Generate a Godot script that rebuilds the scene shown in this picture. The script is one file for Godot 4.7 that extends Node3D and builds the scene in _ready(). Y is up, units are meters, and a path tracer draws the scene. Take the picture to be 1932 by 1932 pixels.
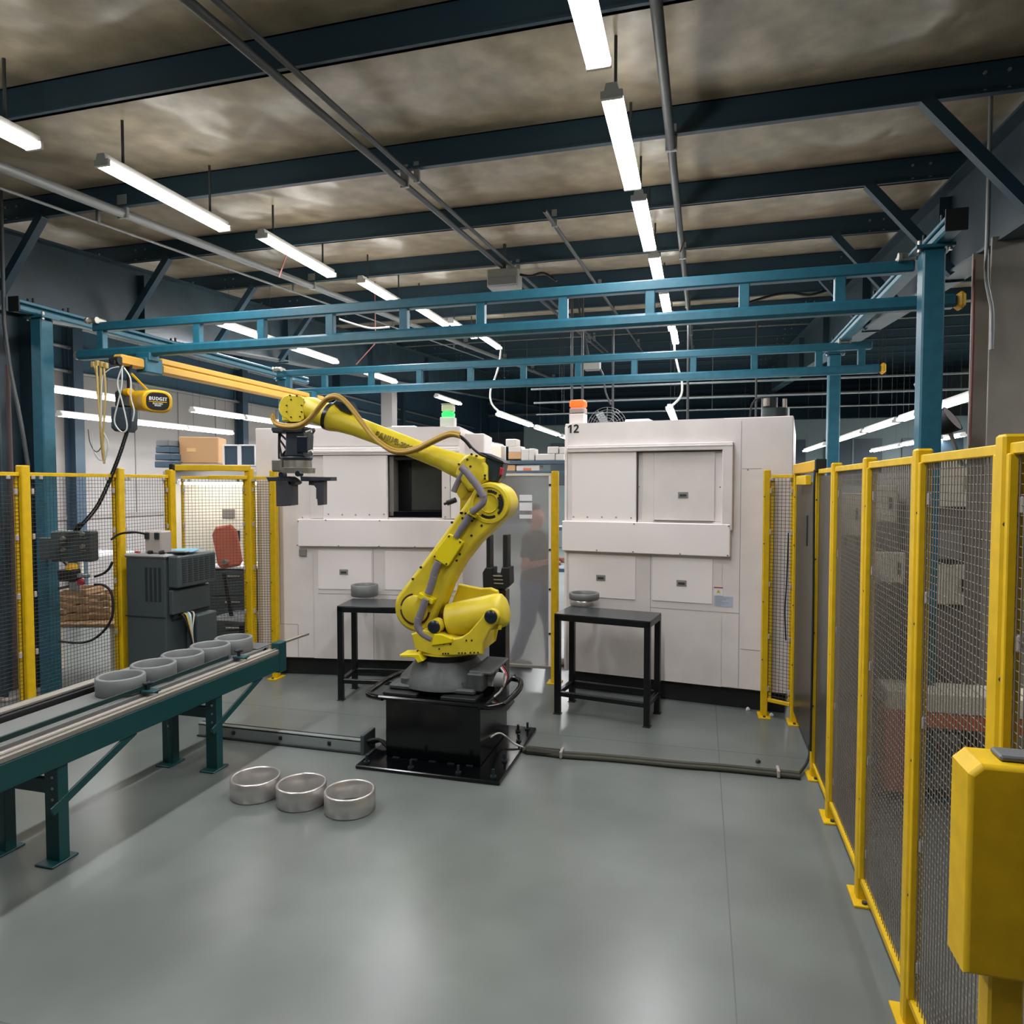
extends Node3D

# ---------------------------------------------------------------- mesh builder
class G:
	var v := PackedVector3Array()
	var n := PackedVector3Array()
	var world := false
	func tri(a: Vector3, b: Vector3, c: Vector3, na: Vector3, nb: Vector3, nc: Vector3) -> void:
		if (b - a).cross(c - a).dot(na + nb + nc) > 0.0:
			v.append(a); v.append(c); v.append(b)
			n.append(na); n.append(nc); n.append(nb)
		else:
			v.append(a); v.append(b); v.append(c)
			n.append(na); n.append(nb); n.append(nc)
	func flat(a: Vector3, b: Vector3, c: Vector3, nn: Vector3) -> void:
		tri(a, b, c, nn, nn, nn)
	func quad(a: Vector3, b: Vector3, c: Vector3, d: Vector3, nn: Vector3) -> void:
		tri(a, b, c, nn, nn, nn)
		tri(a, c, d, nn, nn, nn)
	func squad(a: Vector3, b: Vector3, c: Vector3, d: Vector3, na: Vector3, nb: Vector3, nc: Vector3, nd: Vector3) -> void:
		tri(a, b, c, na, nb, nc)
		tri(a, c, d, na, nc, nd)
	# a box with chamfered edges; c is its centre
	func box(c: Vector3, s: Vector3, bev := 0.0, B := Basis.IDENTITY) -> G:
		var h := s * 0.5
		var r: float = minf(bev, minf(h.x, minf(h.y, h.z)) * 0.95)
		for ax in 3:
			for sg in [-1.0, 1.0]:
				var nn := Vector3.ZERO
				nn[ax] = sg
				var u := (ax + 1) % 3
				var w := (ax + 2) % 3
				var q := []
				for k in [[-1, -1], [1, -1], [1, 1], [-1, 1]]:
					var p := Vector3.ZERO
					p[ax] = sg * h[ax]
					p[u] = k[0] * (h[u] - r)
					p[w] = k[1] * (h[w] - r)
					q.append(c + B * p)
				quad(q[0], q[1], q[2], q[3], B * nn)
		if r > 0.0:
			for ax in 3:
				var u := (ax + 1) % 3
				var w := (ax + 2) % 3
				for su in [-1.0, 1.0]:
					for sw in [-1.0, 1.0]:
						var nn := Vector3.ZERO
						nn[u] = su; nn[w] = sw
						nn = nn.normalized()
						var q := []
						for k in [[-1, 0], [1, 0], [1, 1], [-1, 1]]:
							var p := Vector3.ZERO
							p[ax] = k[0] * (h[ax] - r)
							p[u] = su * (h[u] - (r if k[1] == 0 else 0.0))
							p[w] = sw * (h[w] - (0.0 if k[1] == 0 else r))
							q.append(c + B * p)
						quad(q[0], q[1], q[2], q[3], B * nn)
			for sx in [-1.0, 1.0]:
				for sy in [-1.0, 1.0]:
					for sz in [-1.0, 1.0]:
						var S3 := Vector3(sx, sy, sz)
						flat(c + B * (S3 * (h - Vector3(0, r, r))), c + B * (S3 * (h - Vector3(r, 0, r))), c + B * (S3 * (h - Vector3(r, r, 0))), B * S3.normalized())
		return self
	# a box from corner to corner
	func bx(a: Vector3, b: Vector3, bev := 0.0) -> G:
		return box((a + b) * 0.5, (b - a).abs(), bev)
	# a rectangular bar from a to b, w across and h along "up"
	func bar(a: Vector3, b: Vector3, w: float, h: float, bev := 0.0, up := Vector3.UP) -> G:
		var y := (b - a).normalized()
		if absf(y.dot(up)) > 0.99:
			up = Vector3.BACK
		var x := up.cross(y).normalized()
		var z := y.cross(x).normalized()
		return box((a + b) * 0.5, Vector3(w, a.distance_to(b), h), bev, Basis(x, y, -z if x.cross(y).dot(z) < 0 else z))
	func cyl(a: Vector3, b: Vector3, r0: float, r1 := -1.0, seg := 16, caps := true) -> G:
		if r1 < 0.0:
			r1 = r0
		var d := (b - a).normalized()
		var u := d.cross(Vector3.UP if absf(d.y) < 0.9 else Vector3.RIGHT).normalized()
		var w := d.cross(u)
		var sl := (r0 - r1) / maxf(a.distance_to(b), 1e-5)
		for i in seg:
			var t0 := TAU * i / seg
			var t1 := TAU * (i + 1) / seg
			var e0 := u * cos(t0) + w * sin(t0)
			var e1 := u * cos(t1) + w * sin(t1)
			var n0 := (e0 + d * sl).normalized()
			var n1 := (e1 + d * sl).normalized()
			squad(a + e0 * r0, a + e1 * r0, b + e1 * r1, b + e0 * r1, n0, n1, n1, n0)
			if caps:
				flat(a, a + e0 * r0, a + e1 * r0, -d)
				flat(b, b + e0 * r1, b + e1 * r1, d)
		return self
	func tube(p: Array, r: float, seg := 8) -> G:
		var u := Vector3.ZERO
		var rings := []
		for i in p.size():
			var d: Vector3 = (p[mini(i + 1, p.size() - 1)] - p[maxi(i - 1, 0)]).normalized()
			if i == 0:
				u = d.cross(Vector3.UP if absf(d.y) < 0.9 else Vector3.RIGHT).normalized()
			else:
				u = (u - d * u.dot(d)).normalized()
			var w := d.cross(u)
			var row := []
			for k in seg:
				row.append(u * cos(TAU * k / seg) + w * sin(TAU * k / seg))
			rings.append(row)
		for i in p.size() - 1:
			for k in seg:
				var m := (k + 1) % seg
				squad(p[i] + rings[i][k] * r, p[i] + rings[i][m] * r, p[i + 1] + rings[i + 1][m] * r, p[i + 1] + rings[i + 1][k] * r, rings[i][k], rings[i][m], rings[i + 1][m], rings[i + 1][k])
		for e in [0, p.size() - 1]:
			var d: Vector3 = (p[0] - p[1]).normalized() if e == 0 else (p[-1] - p[-2]).normalized()
			for k in seg:
				flat(p[e], p[e] + rings[e][k] * r, p[e] + rings[e][(k + 1) % seg] * r, d)
		return self
	# a polygon in X's xy plane, extruded from z0 to z1, its edges chamfered
	func prism(poly: Array, z0: float, z1: float, bev := 0.0, X := Transform3D.IDENTITY) -> G:
		var P := PackedVector2Array(poly)
		if Geometry2D.is_polygon_clockwise(P):
			P.reverse()
		var m := P.size()
		var en := []
		for i in m:
			var e := (P[(i + 1) % m] - P[i]).normalized()
			en.append(Vector2(e.y, -e.x))
		var ins := PackedVector2Array()
		for i in m:
			var a: Vector2 = en[(i + m - 1) % m]
			var b: Vector2 = en[i]
			ins.append(P[i] - (a + b) / maxf(1.0 + a.dot(b), 0.3) * bev)
		var zl := minf(z0, z1)
		var zh := maxf(z0, z1)
		var B := X.basis
		var ids := Geometry2D.triangulate_polygon(ins)
		for t in range(0, ids.size(), 3):
			for zz in [zl, zh]:
				var q := []
				for k in 3:
					q.append(X * Vector3(ins[ids[t + k]].x, ins[ids[t + k]].y, zz))
				flat(q[0], q[1], q[2], B * Vector3(0, 0, -1 if zz == zl else 1))
		for i in m:
			var j := (i + 1) % m
			var a: Vector2 = en[(i + m - 1) % m]
			var b: Vector2 = en[i]
			var c: Vector2 = en[j]
			var ni := (a + b).normalized() if a.dot(b) > 0.75 else b
			var nj := (b + c).normalized() if b.dot(c) > 0.75 else b
			var n0 := B * Vector3(ni.x, ni.y, 0)
			var n1 := B * Vector3(nj.x, nj.y, 0)
			squad(X * Vector3(P[i].x, P[i].y, zl + bev), X * Vector3(P[j].x, P[j].y, zl + bev), X * Vector3(P[j].x, P[j].y, zh - bev), X * Vector3(P[i].x, P[i].y, zh - bev), n0, n1, n1, n0)
			if bev > 0.0:
				for s in [-1.0, 1.0]:
					var zz := zl if s < 0 else zh
					var k := B * Vector3(0, 0, s)
					squad(X * Vector3(P[i].x, P[i].y, zz - s * bev), X * Vector3(P[j].x, P[j].y, zz - s * bev), X * Vector3(ins[j].x, ins[j].y, zz), X * Vector3(ins[i].x, ins[i].y, zz), (n0 + k * 0.4).normalized(), (n1 + k * 0.4).normalized(), (n1 * 0.4 + k).normalized(), (n0 * 0.4 + k).normalized())
		return self
	# a profile of (radius, height) turned about X's y axis; outside is on the right when it climbs
	func lathe(prof: Array, X := Transform3D.IDENTITY, seg := 32) -> G:
		var m := prof.size() - 1
		var sn := []
		for i in m:
			var d: Vector2 = prof[i + 1] - prof[i]
			sn.append(Vector2(d.y, -d.x).normalized())
		for i in m:
			var na: Vector2 = sn[i]
			var nb: Vector2 = sn[i]
			if i > 0 and sn[i - 1].dot(na) > 0.7:
				na = (sn[i - 1] + sn[i]).normalized()
			if i < m - 1 and sn[i + 1].dot(nb) > 0.7:
				nb = (sn[i] + sn[i + 1]).normalized()
			for k in seg:
				var t0 := TAU * k / seg
				var t1 := TAU * (k + 1) / seg
				var q := []
				for e in [[prof[i], na, t0], [prof[i], na, t1], [prof[i + 1], nb, t1], [prof[i + 1], nb, t0]]:
					q.append(X * Vector3(e[0].x * cos(e[2]), e[0].y, e[0].x * sin(e[2])))
					q.append((X.basis * Vector3(e[1].x * cos(e[2]), e[1].y, e[1].x * sin(e[2]))).normalized())
				squad(q[0], q[2], q[4], q[6], q[1], q[3], q[5], q[7])
		return self
	func mesh(inv := Transform3D.IDENTITY) -> ArrayMesh:
		var a := []
		a.resize(Mesh.ARRAY_MAX)
		if inv != Transform3D.IDENTITY:
			v = inv * v
			for i in n.size():
				n[i] = inv.basis * n[i]
		a[Mesh.ARRAY_VERTEX] = v
		a[Mesh.ARRAY_NORMAL] = n
		var am := ArrayMesh.new()
		am.add_surface_from_arrays(Mesh.PRIMITIVE_TRIANGLES, a)
		return am

var M := {}
var used := {}
var rng := RandomNumberGenerator.new()

func numbered(where: Node, called: String) -> String:
	var key := str(where.get_instance_id()) + called
	used[key] = used.get(key, -1) + 1
	return called if used[key] == 0 else "%s_%03d" % [called, used[key]]

func tag(o: Node, label := "", category := "", group := "", kind := "") -> Node:
	for p in [["label", label], ["category", category], ["group", group], ["kind", kind]]:
		if p[1] != "":
			o.set_meta(p[0], p[1])
	return o

func thing(called: String, label: String, category: String, at := Vector3.ZERO, turn := 0.0, group := "") -> Node3D:
	var o := Node3D.new()
	o.name = numbered(self, called)
	add_child(o, true)
	o.position = at
	o.rotation.y = turn
	tag(o, label, category, group)
	return o

# a part: geometry in the thing's own coordinates
func part(where: Node, called: String, g: G, m: Material, kind := "") -> MeshInstance3D:
	var o := MeshInstance3D.new()
	o.name = numbered(where, called)
	o.mesh = g.mesh()
	o.mesh.surface_set_material(0, m)
	where.add_child(o, true)
	if kind != "":
		o.set_meta("kind", kind)
	return o

# a part: geometry given where it stands in the place
func wpart(where: Node3D, called: String, g: G, m: Material, kind := "") -> MeshInstance3D:
	var x := Transform3D.IDENTITY
	var o: Node = where
	while o != self:
		x = o.transform * x
		o = o.get_parent()
	var inv := x.affine_inverse()
	g.v = inv * g.v
	for i in g.n.size():
		g.n[i] = inv.basis * g.n[i]
	return part(where, called, g, m, kind)

func struct(called: String, g: G, m: Material, label := "") -> MeshInstance3D:
	var o := part(self, called, g, m, "structure")
	if label != "":
		o.set_meta("label", label)
	return o

func copy(o: Node3D, at: Vector3, turn: float, label: String) -> Node3D:
	var c: Node3D = o.duplicate()
	var base: String = o.name
	base = base.trim_suffix("_" + base.get_slice("_", base.get_slice_count("_") - 1)) if base.right(3).is_valid_int() else base
	c.name = numbered(self, base)
	add_child(c, true)
	c.position = at
	c.rotation.y = turn
	c.set_meta("label", label)
	return c

func smooth(p: Array, k := 6) -> Array:
	var out := []
	for i in p.size() - 1:
		var a = p[maxi(i - 1, 0)]
		var b = p[i]
		var c = p[i + 1]
		var d = p[mini(i + 2, p.size() - 1)]
		for s in k:
			out.append(b.cubic_interpolate(c, a, d, float(s) / k))
	out.append(p[-1])
	return out

func words(where: Node3D, called: String, said: String, height: float, m: Material, X: Transform3D, deep := 0.003, bold := true) -> MeshInstance3D:
	var t := TextMesh.new()
	var f := SystemFont.new()
	f.font_names = PackedStringArray(["Droid Sans"])
	f.font_weight = 700 if bold else 400
	t.font = f
	t.text = said
	t.font_size = 64
	t.pixel_size = height / 46.0
	t.depth = deep
	t.curve_step = 2.0
	t.material = m
	var o := MeshInstance3D.new()
	o.name = numbered(where, called)
	o.mesh = t
	o.transform = X
	where.add_child(o, true)
	return o

func rgb(hex: String) -> Color:
	return Color.html(hex)

func mt(called: String, hex: String, rough := 0.6, metal := 0.0) -> StandardMaterial3D:
	var m := StandardMaterial3D.new()
	m.albedo_color = rgb(hex)
	m.roughness = rough
	m.metallic = metal
	m.metallic_specular = 0.5
	M[called] = m
	return m

# grain and wear: a soft noise that multiplies the colour
func worn(m: StandardMaterial3D, freq: float, lo: float, scale := 1.0, seed := 1, octaves := 4, tint := Color(1, 1, 1)) -> void:
	var nz := FastNoiseLite.new()
	nz.seed = seed
	nz.frequency = freq
	nz.fractal_octaves = octaves
	var t := NoiseTexture2D.new()
	t.width = 512
	t.height = 512
	t.seamless = true
	t.noise = nz
	var r := Gradient.new()
	r.set_color(0, Color(lo * tint.r, lo * tint.g, lo * tint.b))
	r.set_color(1, Color(1, 1, 1))
	t.color_ramp = r
	m.albedo_texture = t
	m.uv1_triplanar = true
	m.uv1_world_triplanar = true
	m.uv1_scale = Vector3.ONE * scale

func bumpy(m: StandardMaterial3D, freq: float, strength: float, scale := 1.0, seed := 3) -> void:
	var nz := FastNoiseLite.new()
	nz.seed = seed
	nz.frequency = freq
	var t := NoiseTexture2D.new()
	t.width = 512
	t.height = 512
	t.seamless = true
	t.as_normal_map = true
	t.bump_strength = strength
	t.noise = nz
	m.normal_enabled = true
	m.normal_texture = t
	m.uv1_triplanar = true
	m.uv1_world_triplanar = true
	m.uv1_scale = Vector3.ONE * scale

func glow(called: String, hex: String, energy: float) -> StandardMaterial3D:
	var m := mt(called, hex, 0.5)
	m.emission_enabled = true
	m.emission = rgb(hex)
	m.emission_energy_multiplier = energy
	return m

func materials() -> void:
	worn(mt("floor", "747a77", 0.28), 0.006, 0.86, 0.35, 5)
	mt("insulation", "ab9d85", 0.3)
	worn(M.insulation, 0.012, 0.74, 0.6, 9)
	mt("deck", "8a8578", 0.8)
	mt("purlin", "26404f", 0.5)
	mt("rafter", "2c4450", 0.45)
	worn(M.rafter, 0.008, 0.7, 0.5, 12)
	mt("column", "9c958b", 0.6)
	worn(M.column, 0.01, 0.9, 0.5, 13)
	mt("wall_white", "9a9694", 0.6)
	mt("wall_navy", "37566a", 0.7)
	mt("wall_grey", "5a686a", 0.7)
	mt("crane_blue", "216478", 0.45)
	worn(M.crane_blue, 0.02, 0.88, 1.0, 14)
	mt("hoist_yellow", "d9a600", 0.45)
	mt("rail_yellow", "c79a3c", 0.5)
	mt("fence_yellow", "e2b800", 0.5)
	worn(M.fence_yellow, 0.02, 0.9, 1.0, 15)
	mt("wire", "7d756b", 0.45)
	mt("wire_dark", "383532", 0.5)
	mt("black", "0b0d10", 0.35)
	mt("matt_black", "121416", 0.6)
	mt("gloss_black", "06080a", 0.16)
	mt("robot", "dcc52e", 0.42)
	worn(M.robot, 0.015, 0.93, 1.0, 17)
	mt("robot_plate", "e4d000", 0.5)
	mt("robot_dark", "4a3a10", 0.5)
	mt("ring_dark", "3a2016", 0.5)
	mt("cast_grey", "4a4e4d", 0.55)
	worn(M.cast_grey, 0.03, 0.75, 1.0, 18)
	mt("sleeve", "857e87", 0.8)
	worn(M.sleeve, 0.08, 0.8, 3.0, 19)
	mt("hose_yellow", "b59243", 0.6)
	mt("cap_navy", "16202a", 0.3)
	mt("motor_dark", "1e2a2c", 0.4)
	mt("tool_dark", "2a3138", 0.45)
	mt("tool_grey", "3a3b41", 0.5)
	mt("tool_metal", "8d8a80", 0.35, 0.6)
	mt("red", "a8222e", 0.5)
	mt("white_paint", "e9e1de", 0.42)
	mt("window_navy", "1e2f39", 0.4)
	mt("print_brown", "7d6c12", 0.5)
	worn(M.white_paint, 0.008, 0.955, 0.7, 21)
	mt("white_door", "f6eeec", 0.38)
	mt("seam", "8f8985", 0.7)
	mt("handle_grey", "8b8a88", 0.4)
	mt("window_frame", "77736e", 0.5)
	mt("interior", "1c2022", 0.35)
	mt("interior_panel", "50524d", 0.35, 0.2)
	mt("label_white", "e6e6ea", 0.5)
	mt("label_blue", "b8bfd0", 0.5)
	mt("label_red", "a33a35", 0.5)
	mt("label_yellow", "d8b021", 0.5)
	mt("table_top", "3f4648", 0.3)
	worn(M.table_top, 0.03, 0.7, 1.0, 23)
	mt("ring_grey", "787b7b", 0.5, 0.2)
	mt("ring_steel", "cdc9c5", 0.3, 0.75)
	mt("conveyor_green", "0a4042", 0.4)
	mt("rail_dark", "10302f", 0.4)
	mt("belt", "6a6c69", 0.6)
	mt("aluminium", "a39e95", 0.35, 0.6)
	mt("tray", "8f9794", 0.4, 0.3)
	mt("rubber", "26261f", 0.7)
	mt("hose_floor", "3b3c2f", 0.7)
	mt("control_grey", "3d4749", 0.5)
	mt("control_light", "8e8f8b", 0.5)
	mt("vent_dark", "1a2324", 0.6)
	mt("beige_box", "a69d96", 0.6)
	mt("cardboard", "b08a62", 0.8)
	mt("tape", "c9a76a", 0.6)
	mt("wood", "bd9a72", 0.8)
	worn(M.wood, 0.02, 0.75, 1.5, 25)
	mt("paper_blue", "6fa7bd", 0.7)
	mt("chair_orange", "c0664e", 0.75)
	mt("grey_plastic", "5b5f62", 0.5)
	mt("sheet_metal", "8b8d8c", 0.3, 0.5)
	mt("dark_sheet", "38393a", 0.32)
	mt("blue_steel", "34495a", 0.5)
	mt("conduit", "8e9192", 0.4, 0.3)
	mt("pipe_dark", "3a3d3e", 0.5)
	mt("red_cord", "84504a", 0.6)
	mt("carton_white", "b9b4ae", 0.7)
	mt("pale_pipe", "868f92", 0.5)
	mt("joint", "5c6260", 0.5)
	mt("rust", "4a3a36", 0.6)
	mt("lamp_body", "d8d8d6", 0.5)
	mt("beige_paint", "d8d0be", 0.5)
	mt("grey_machine", "77716a", 0.5)
	mt("orange", "cc6a42", 0.5)
	mt("skin", "cf9078", 0.6)
	mt("shirt", "0e0f12", 0.8)
	mt("jeans", "174a8a", 0.8)
	mt("shoe", "a9a5a0", 0.7)
	mt("hair", "2a211c", 0.7)
	mt("eye", "e8e6e2", 0.3)
	mt("lip", "9c5f54", 0.6)
	mt("cable_white", "b9bbb6", 0.5)
	mt("cable_yellow", "cfa53a", 0.5)
	mt("cable_tan", "a08a4e", 0.6)
	mt("chain", "33363a", 0.35, 0.7)
	mt("bag", "2b3942", 0.7)
	glow("tube", "fffdf6", 13.0)
	glow("lamp_green", "2cf060", 1.1)
	glow("lamp_red", "ff4a18", 1.8)
	var p := mt("clear_plastic", "d2d0ce", 0.2)
	p.transparency = BaseMaterial3D.TRANSPARENCY_ALPHA
	p.albedo_color.a = 0.27
	p.refraction_enabled = true
	p.refraction_scale = 0.02
	var q := mt("fan_guard", "8d9092", 0.4, 0.5)
	q.roughness = 0.4

const LAMP := 2.6
const ORD := ["first", "second", "third", "fourth", "fifth", "sixth", "seventh", "eighth", "ninth", "tenth"]

func roof_y(s: float) -> float:
	return 4.25 + 0.0683 * s

func _ready() -> void:
	rng.seed = 7
	var cam := Camera3D.new()
	cam.name = "camera"
	cam.position = Vector3(0, 2, 0)
	cam.rotation = Vector3(-0.03921, 0.26728, 0)
	cam.fov = 73.23
	cam.near = 0.05
	cam.far = 200
	add_child(cam)
	cam.current = true
	var we := WorldEnvironment.new()
	we.name = "world_environment"
	var env := Environment.new()
	env.background_mode = Environment.BG_COLOR
	env.background_color = Color(0.02, 0.025, 0.03)
	env.tonemap_mode = Environment.TONE_MAPPER_LINEAR
	env.tonemap_exposure = 1.36
	env.sdfgi_enabled = true
	env.ssao_enabled = true
	env.ssil_enabled = true
	we.environment = env
	add_child(we)
	materials()
	lamps()
	building()
	crane()
	robot()
	machines()
	tables()
	partition()
	conveyor()
	fences()
	floor_things()
	controller()
	left_background()
	right_background()
	far_background()
	overhead()

# ---------------------------------------------------------------- lamps
func strip_lamp(x: float, y: float, s: float, length: float, label: String, group: String, power := 1.0) -> void:
	var t := thing("strip_light", label, "lamp", Vector3(x, y, -s - length * 0.5), 0.0, group)
	var g := G.new()
	g.prism([Vector2(-0.03, 0.03), Vector2(0.03, 0.03), Vector2(0.04, -0.012), Vector2(-0.04, -0.012)], -length * 0.5, length * 0.5)
	part(t, "housing", g, M.lamp_body)
	for k in [-0.037, 0.037]:
		var u := G.new()
		u.cyl(Vector3(k, -0.032, -length * 0.5 + 0.03), Vector3(k, -0.032, length * 0.5 - 0.03), 0.022, -1.0, 8)
		part(t, "tube", u, M.tube)
	for e in [-1.0, 1.0]:
		var c := G.new()
		c.box(Vector3(0, -0.03, e * (length * 0.5 - 0.012)), Vector3(0.12, 0.045, 0.024), 0.004)
		part(t, "end_socket", c, M.lamp_body)
	for e in [-0.35, 0.35]:
		var w := G.new()
		var top: float = roof_y(s + length * (0.5 - e)) + 0.03 - y
		w.cyl(Vector3(0, 0.02, e * length), Vector3(0, top, e * length), 0.0022 if top > 0.6 else 0.01, -1.0, 5)
		part(t, "hanging_wire" if top > 0.6 else "stem", w, M.pipe_dark)
	var a := AreaLight3D.new()
	a.name = "glow"
	a.area_size = Vector2(0.12, length - 0.06)
	a.light_color = rgb("fbfbff")
	a.light_energy = LAMP * power * length / 1.24
	a.shadow_enabled = true
	if "area_range" in a:
		a.set("area_range", 40.0)
	if "area_attenuation" in a:
		a.set("area_attenuation", 2.0)
	a.position = Vector3(0, -0.062, 0)
	a.rotation.x = -PI / 2
	t.add_child(a, true)

func lamps() -> void:
	var k := 0
	for s in [0.3, 2.05, 3.75, 5.47, 7.35, 8.9, 10.32, 11.85]:
		strip_lamp(-3.84, 3.9 + 0.0683 * s, s, 1.24, "%s strip light from the camera in the roof row above the robot's gripper" % ORD[k], "row of strip lights above the robot's gripper")
		k += 1
	k = 0
	for s in [0.4, 2.1, 3.75, 5.4, 7.16, 9.0, 10.5, 12.15]:
		strip_lamp(-0.48, 3.85 + 0.0683 * s, s, 1.2, "%s strip light from the camera in the roof row above the numbered machine" % ORD[k], "row of strip lights above the right machine")
		k += 1
	k = 0
	for p in [[7.35, 1.24], [8.95, 1.24], [11.2, 1.24], [14.6, 1.6]]:
		strip_lamp(-5.77, 4.03, p[0], p[1], "%s thin strip light from the front in the row beside the left crane runway" % ORD[k], "strip lights beside the left crane runway")
		k += 1
	k = 0
	for s in [5.1, 6.4, 9.0, 10.28, 11.6]:
		strip_lamp(-7.59, 3.18, s, 1.22, "%s low strip light from the front in the upper row before the white wall" % ORD[k], "upper row of low strip lights at the left wall", 0.4)
		k += 1
	k = 0
	for s in [6.05, 7.7, 8.97, 10.2]:
		strip_lamp(-8.72, 3.02, s, 1.22, "%s low strip light from the front in the lower row before the white wall" % ORD[k], "lower row of low strip lights at the left wall", 0.45)
		k += 1
	k = 0
	for p in [[11.2, 2.3], [13.95, 2.3], [16.6, 2.44]]:
		strip_lamp(-3.3, 3.22, p[0], p[1], "%s long strip light from the front in the row over the rack's boxes" % ORD[k], "strip lights between the machines")
		k += 1
	strip_lamp(-0.48, 3.22, 10.95, 2.44, "long strip light hung low on a white cord behind the numbered machine", "")
	k = 0
	for p in [[7.65, 1.25], [9.5, 0.8], [10.5, 1.8], [12.5, 2.44], [16.1, 3.0]]:
		strip_lamp(2.57, 2.9, p[0], p[1], "%s strip light from the grey column in the bright right-hand row" % ORD[k], "upper row of strip lights at the right")
		k += 1
	k = 0
	for p in [[13.4, 2.2], [15.8, 2.44]]:
		strip_lamp(3.95, 2.84, p[0], p[1], "%s strip light of the fainter lower row left of the right blue column" % ORD[k], "lower row of strip lights at the right")
		k += 1
	k = 0
	for p in [Vector3(5.209, 3.095, -18.072), Vector3(5.787, 3.202, -19.273), Vector3(6.341, 3.273, -20.465), Vector3(4.772, 2.969, -14.835)]:
		strip_lamp(p.x, p.y, -p.z, 1.2, "%s small distant strip light between the right blue column and the frame column" % ORD[k], "distant strip lights at the right")
		k += 1
	strip_lamp(5.4, 3.0, 9.0, 1.24, "strip light at the right edge of the view behind the frame column", "")
	k = 0
	for p in [[-5.77, 17.5], [-5.6, 26.2], [-0.48, 14.5], [-0.48, 17.6], [1.0, 17.0], [1.2, 26.2], [-3.3, 26.2], [6.2, 13.0], [6.2, 17.5]]:
		strip_lamp(p[0], 3.2 if p[0] < 6.0 else 4.2, p[1], 2.44, "%s long strip light of the scattered ones at the hall's dim far end" % ORD[k], "strip lights at the far end of the hall", 1.6)
		k += 1
	k = 0
	for p in [[-7.59, 14.5], [-8.72, 13.0], [-8.72, 17.5], [-7.59, 19.0]]:
		strip_lamp(p[0], 3.1, p[1], 2.44, "%s long strip light further back along the white left wall" % ORD[k], "strip lights further back at the left wall", 0.5)
		k += 1
	# the rows go on over the camera's side of the hall
	k = 0
	for s in [1.0, 4.0, 7.0]:
		strip_lamp(4.2, 3.9 + 0.0683 * s, s, 1.24, "%s strip light under the roof of the aisle right of the fence" % ORD[k], "strip lights above the right aisle")
		k += 1
	k = 0
	for s in [1.0, 4.0]:
		strip_lamp(-7.5, 3.9 + 0.0683 * s, s, 1.24, "%s strip light under the roof of the aisle left of the fence" % ORD[k], "strip lights above the left aisle")
		k += 1

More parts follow.
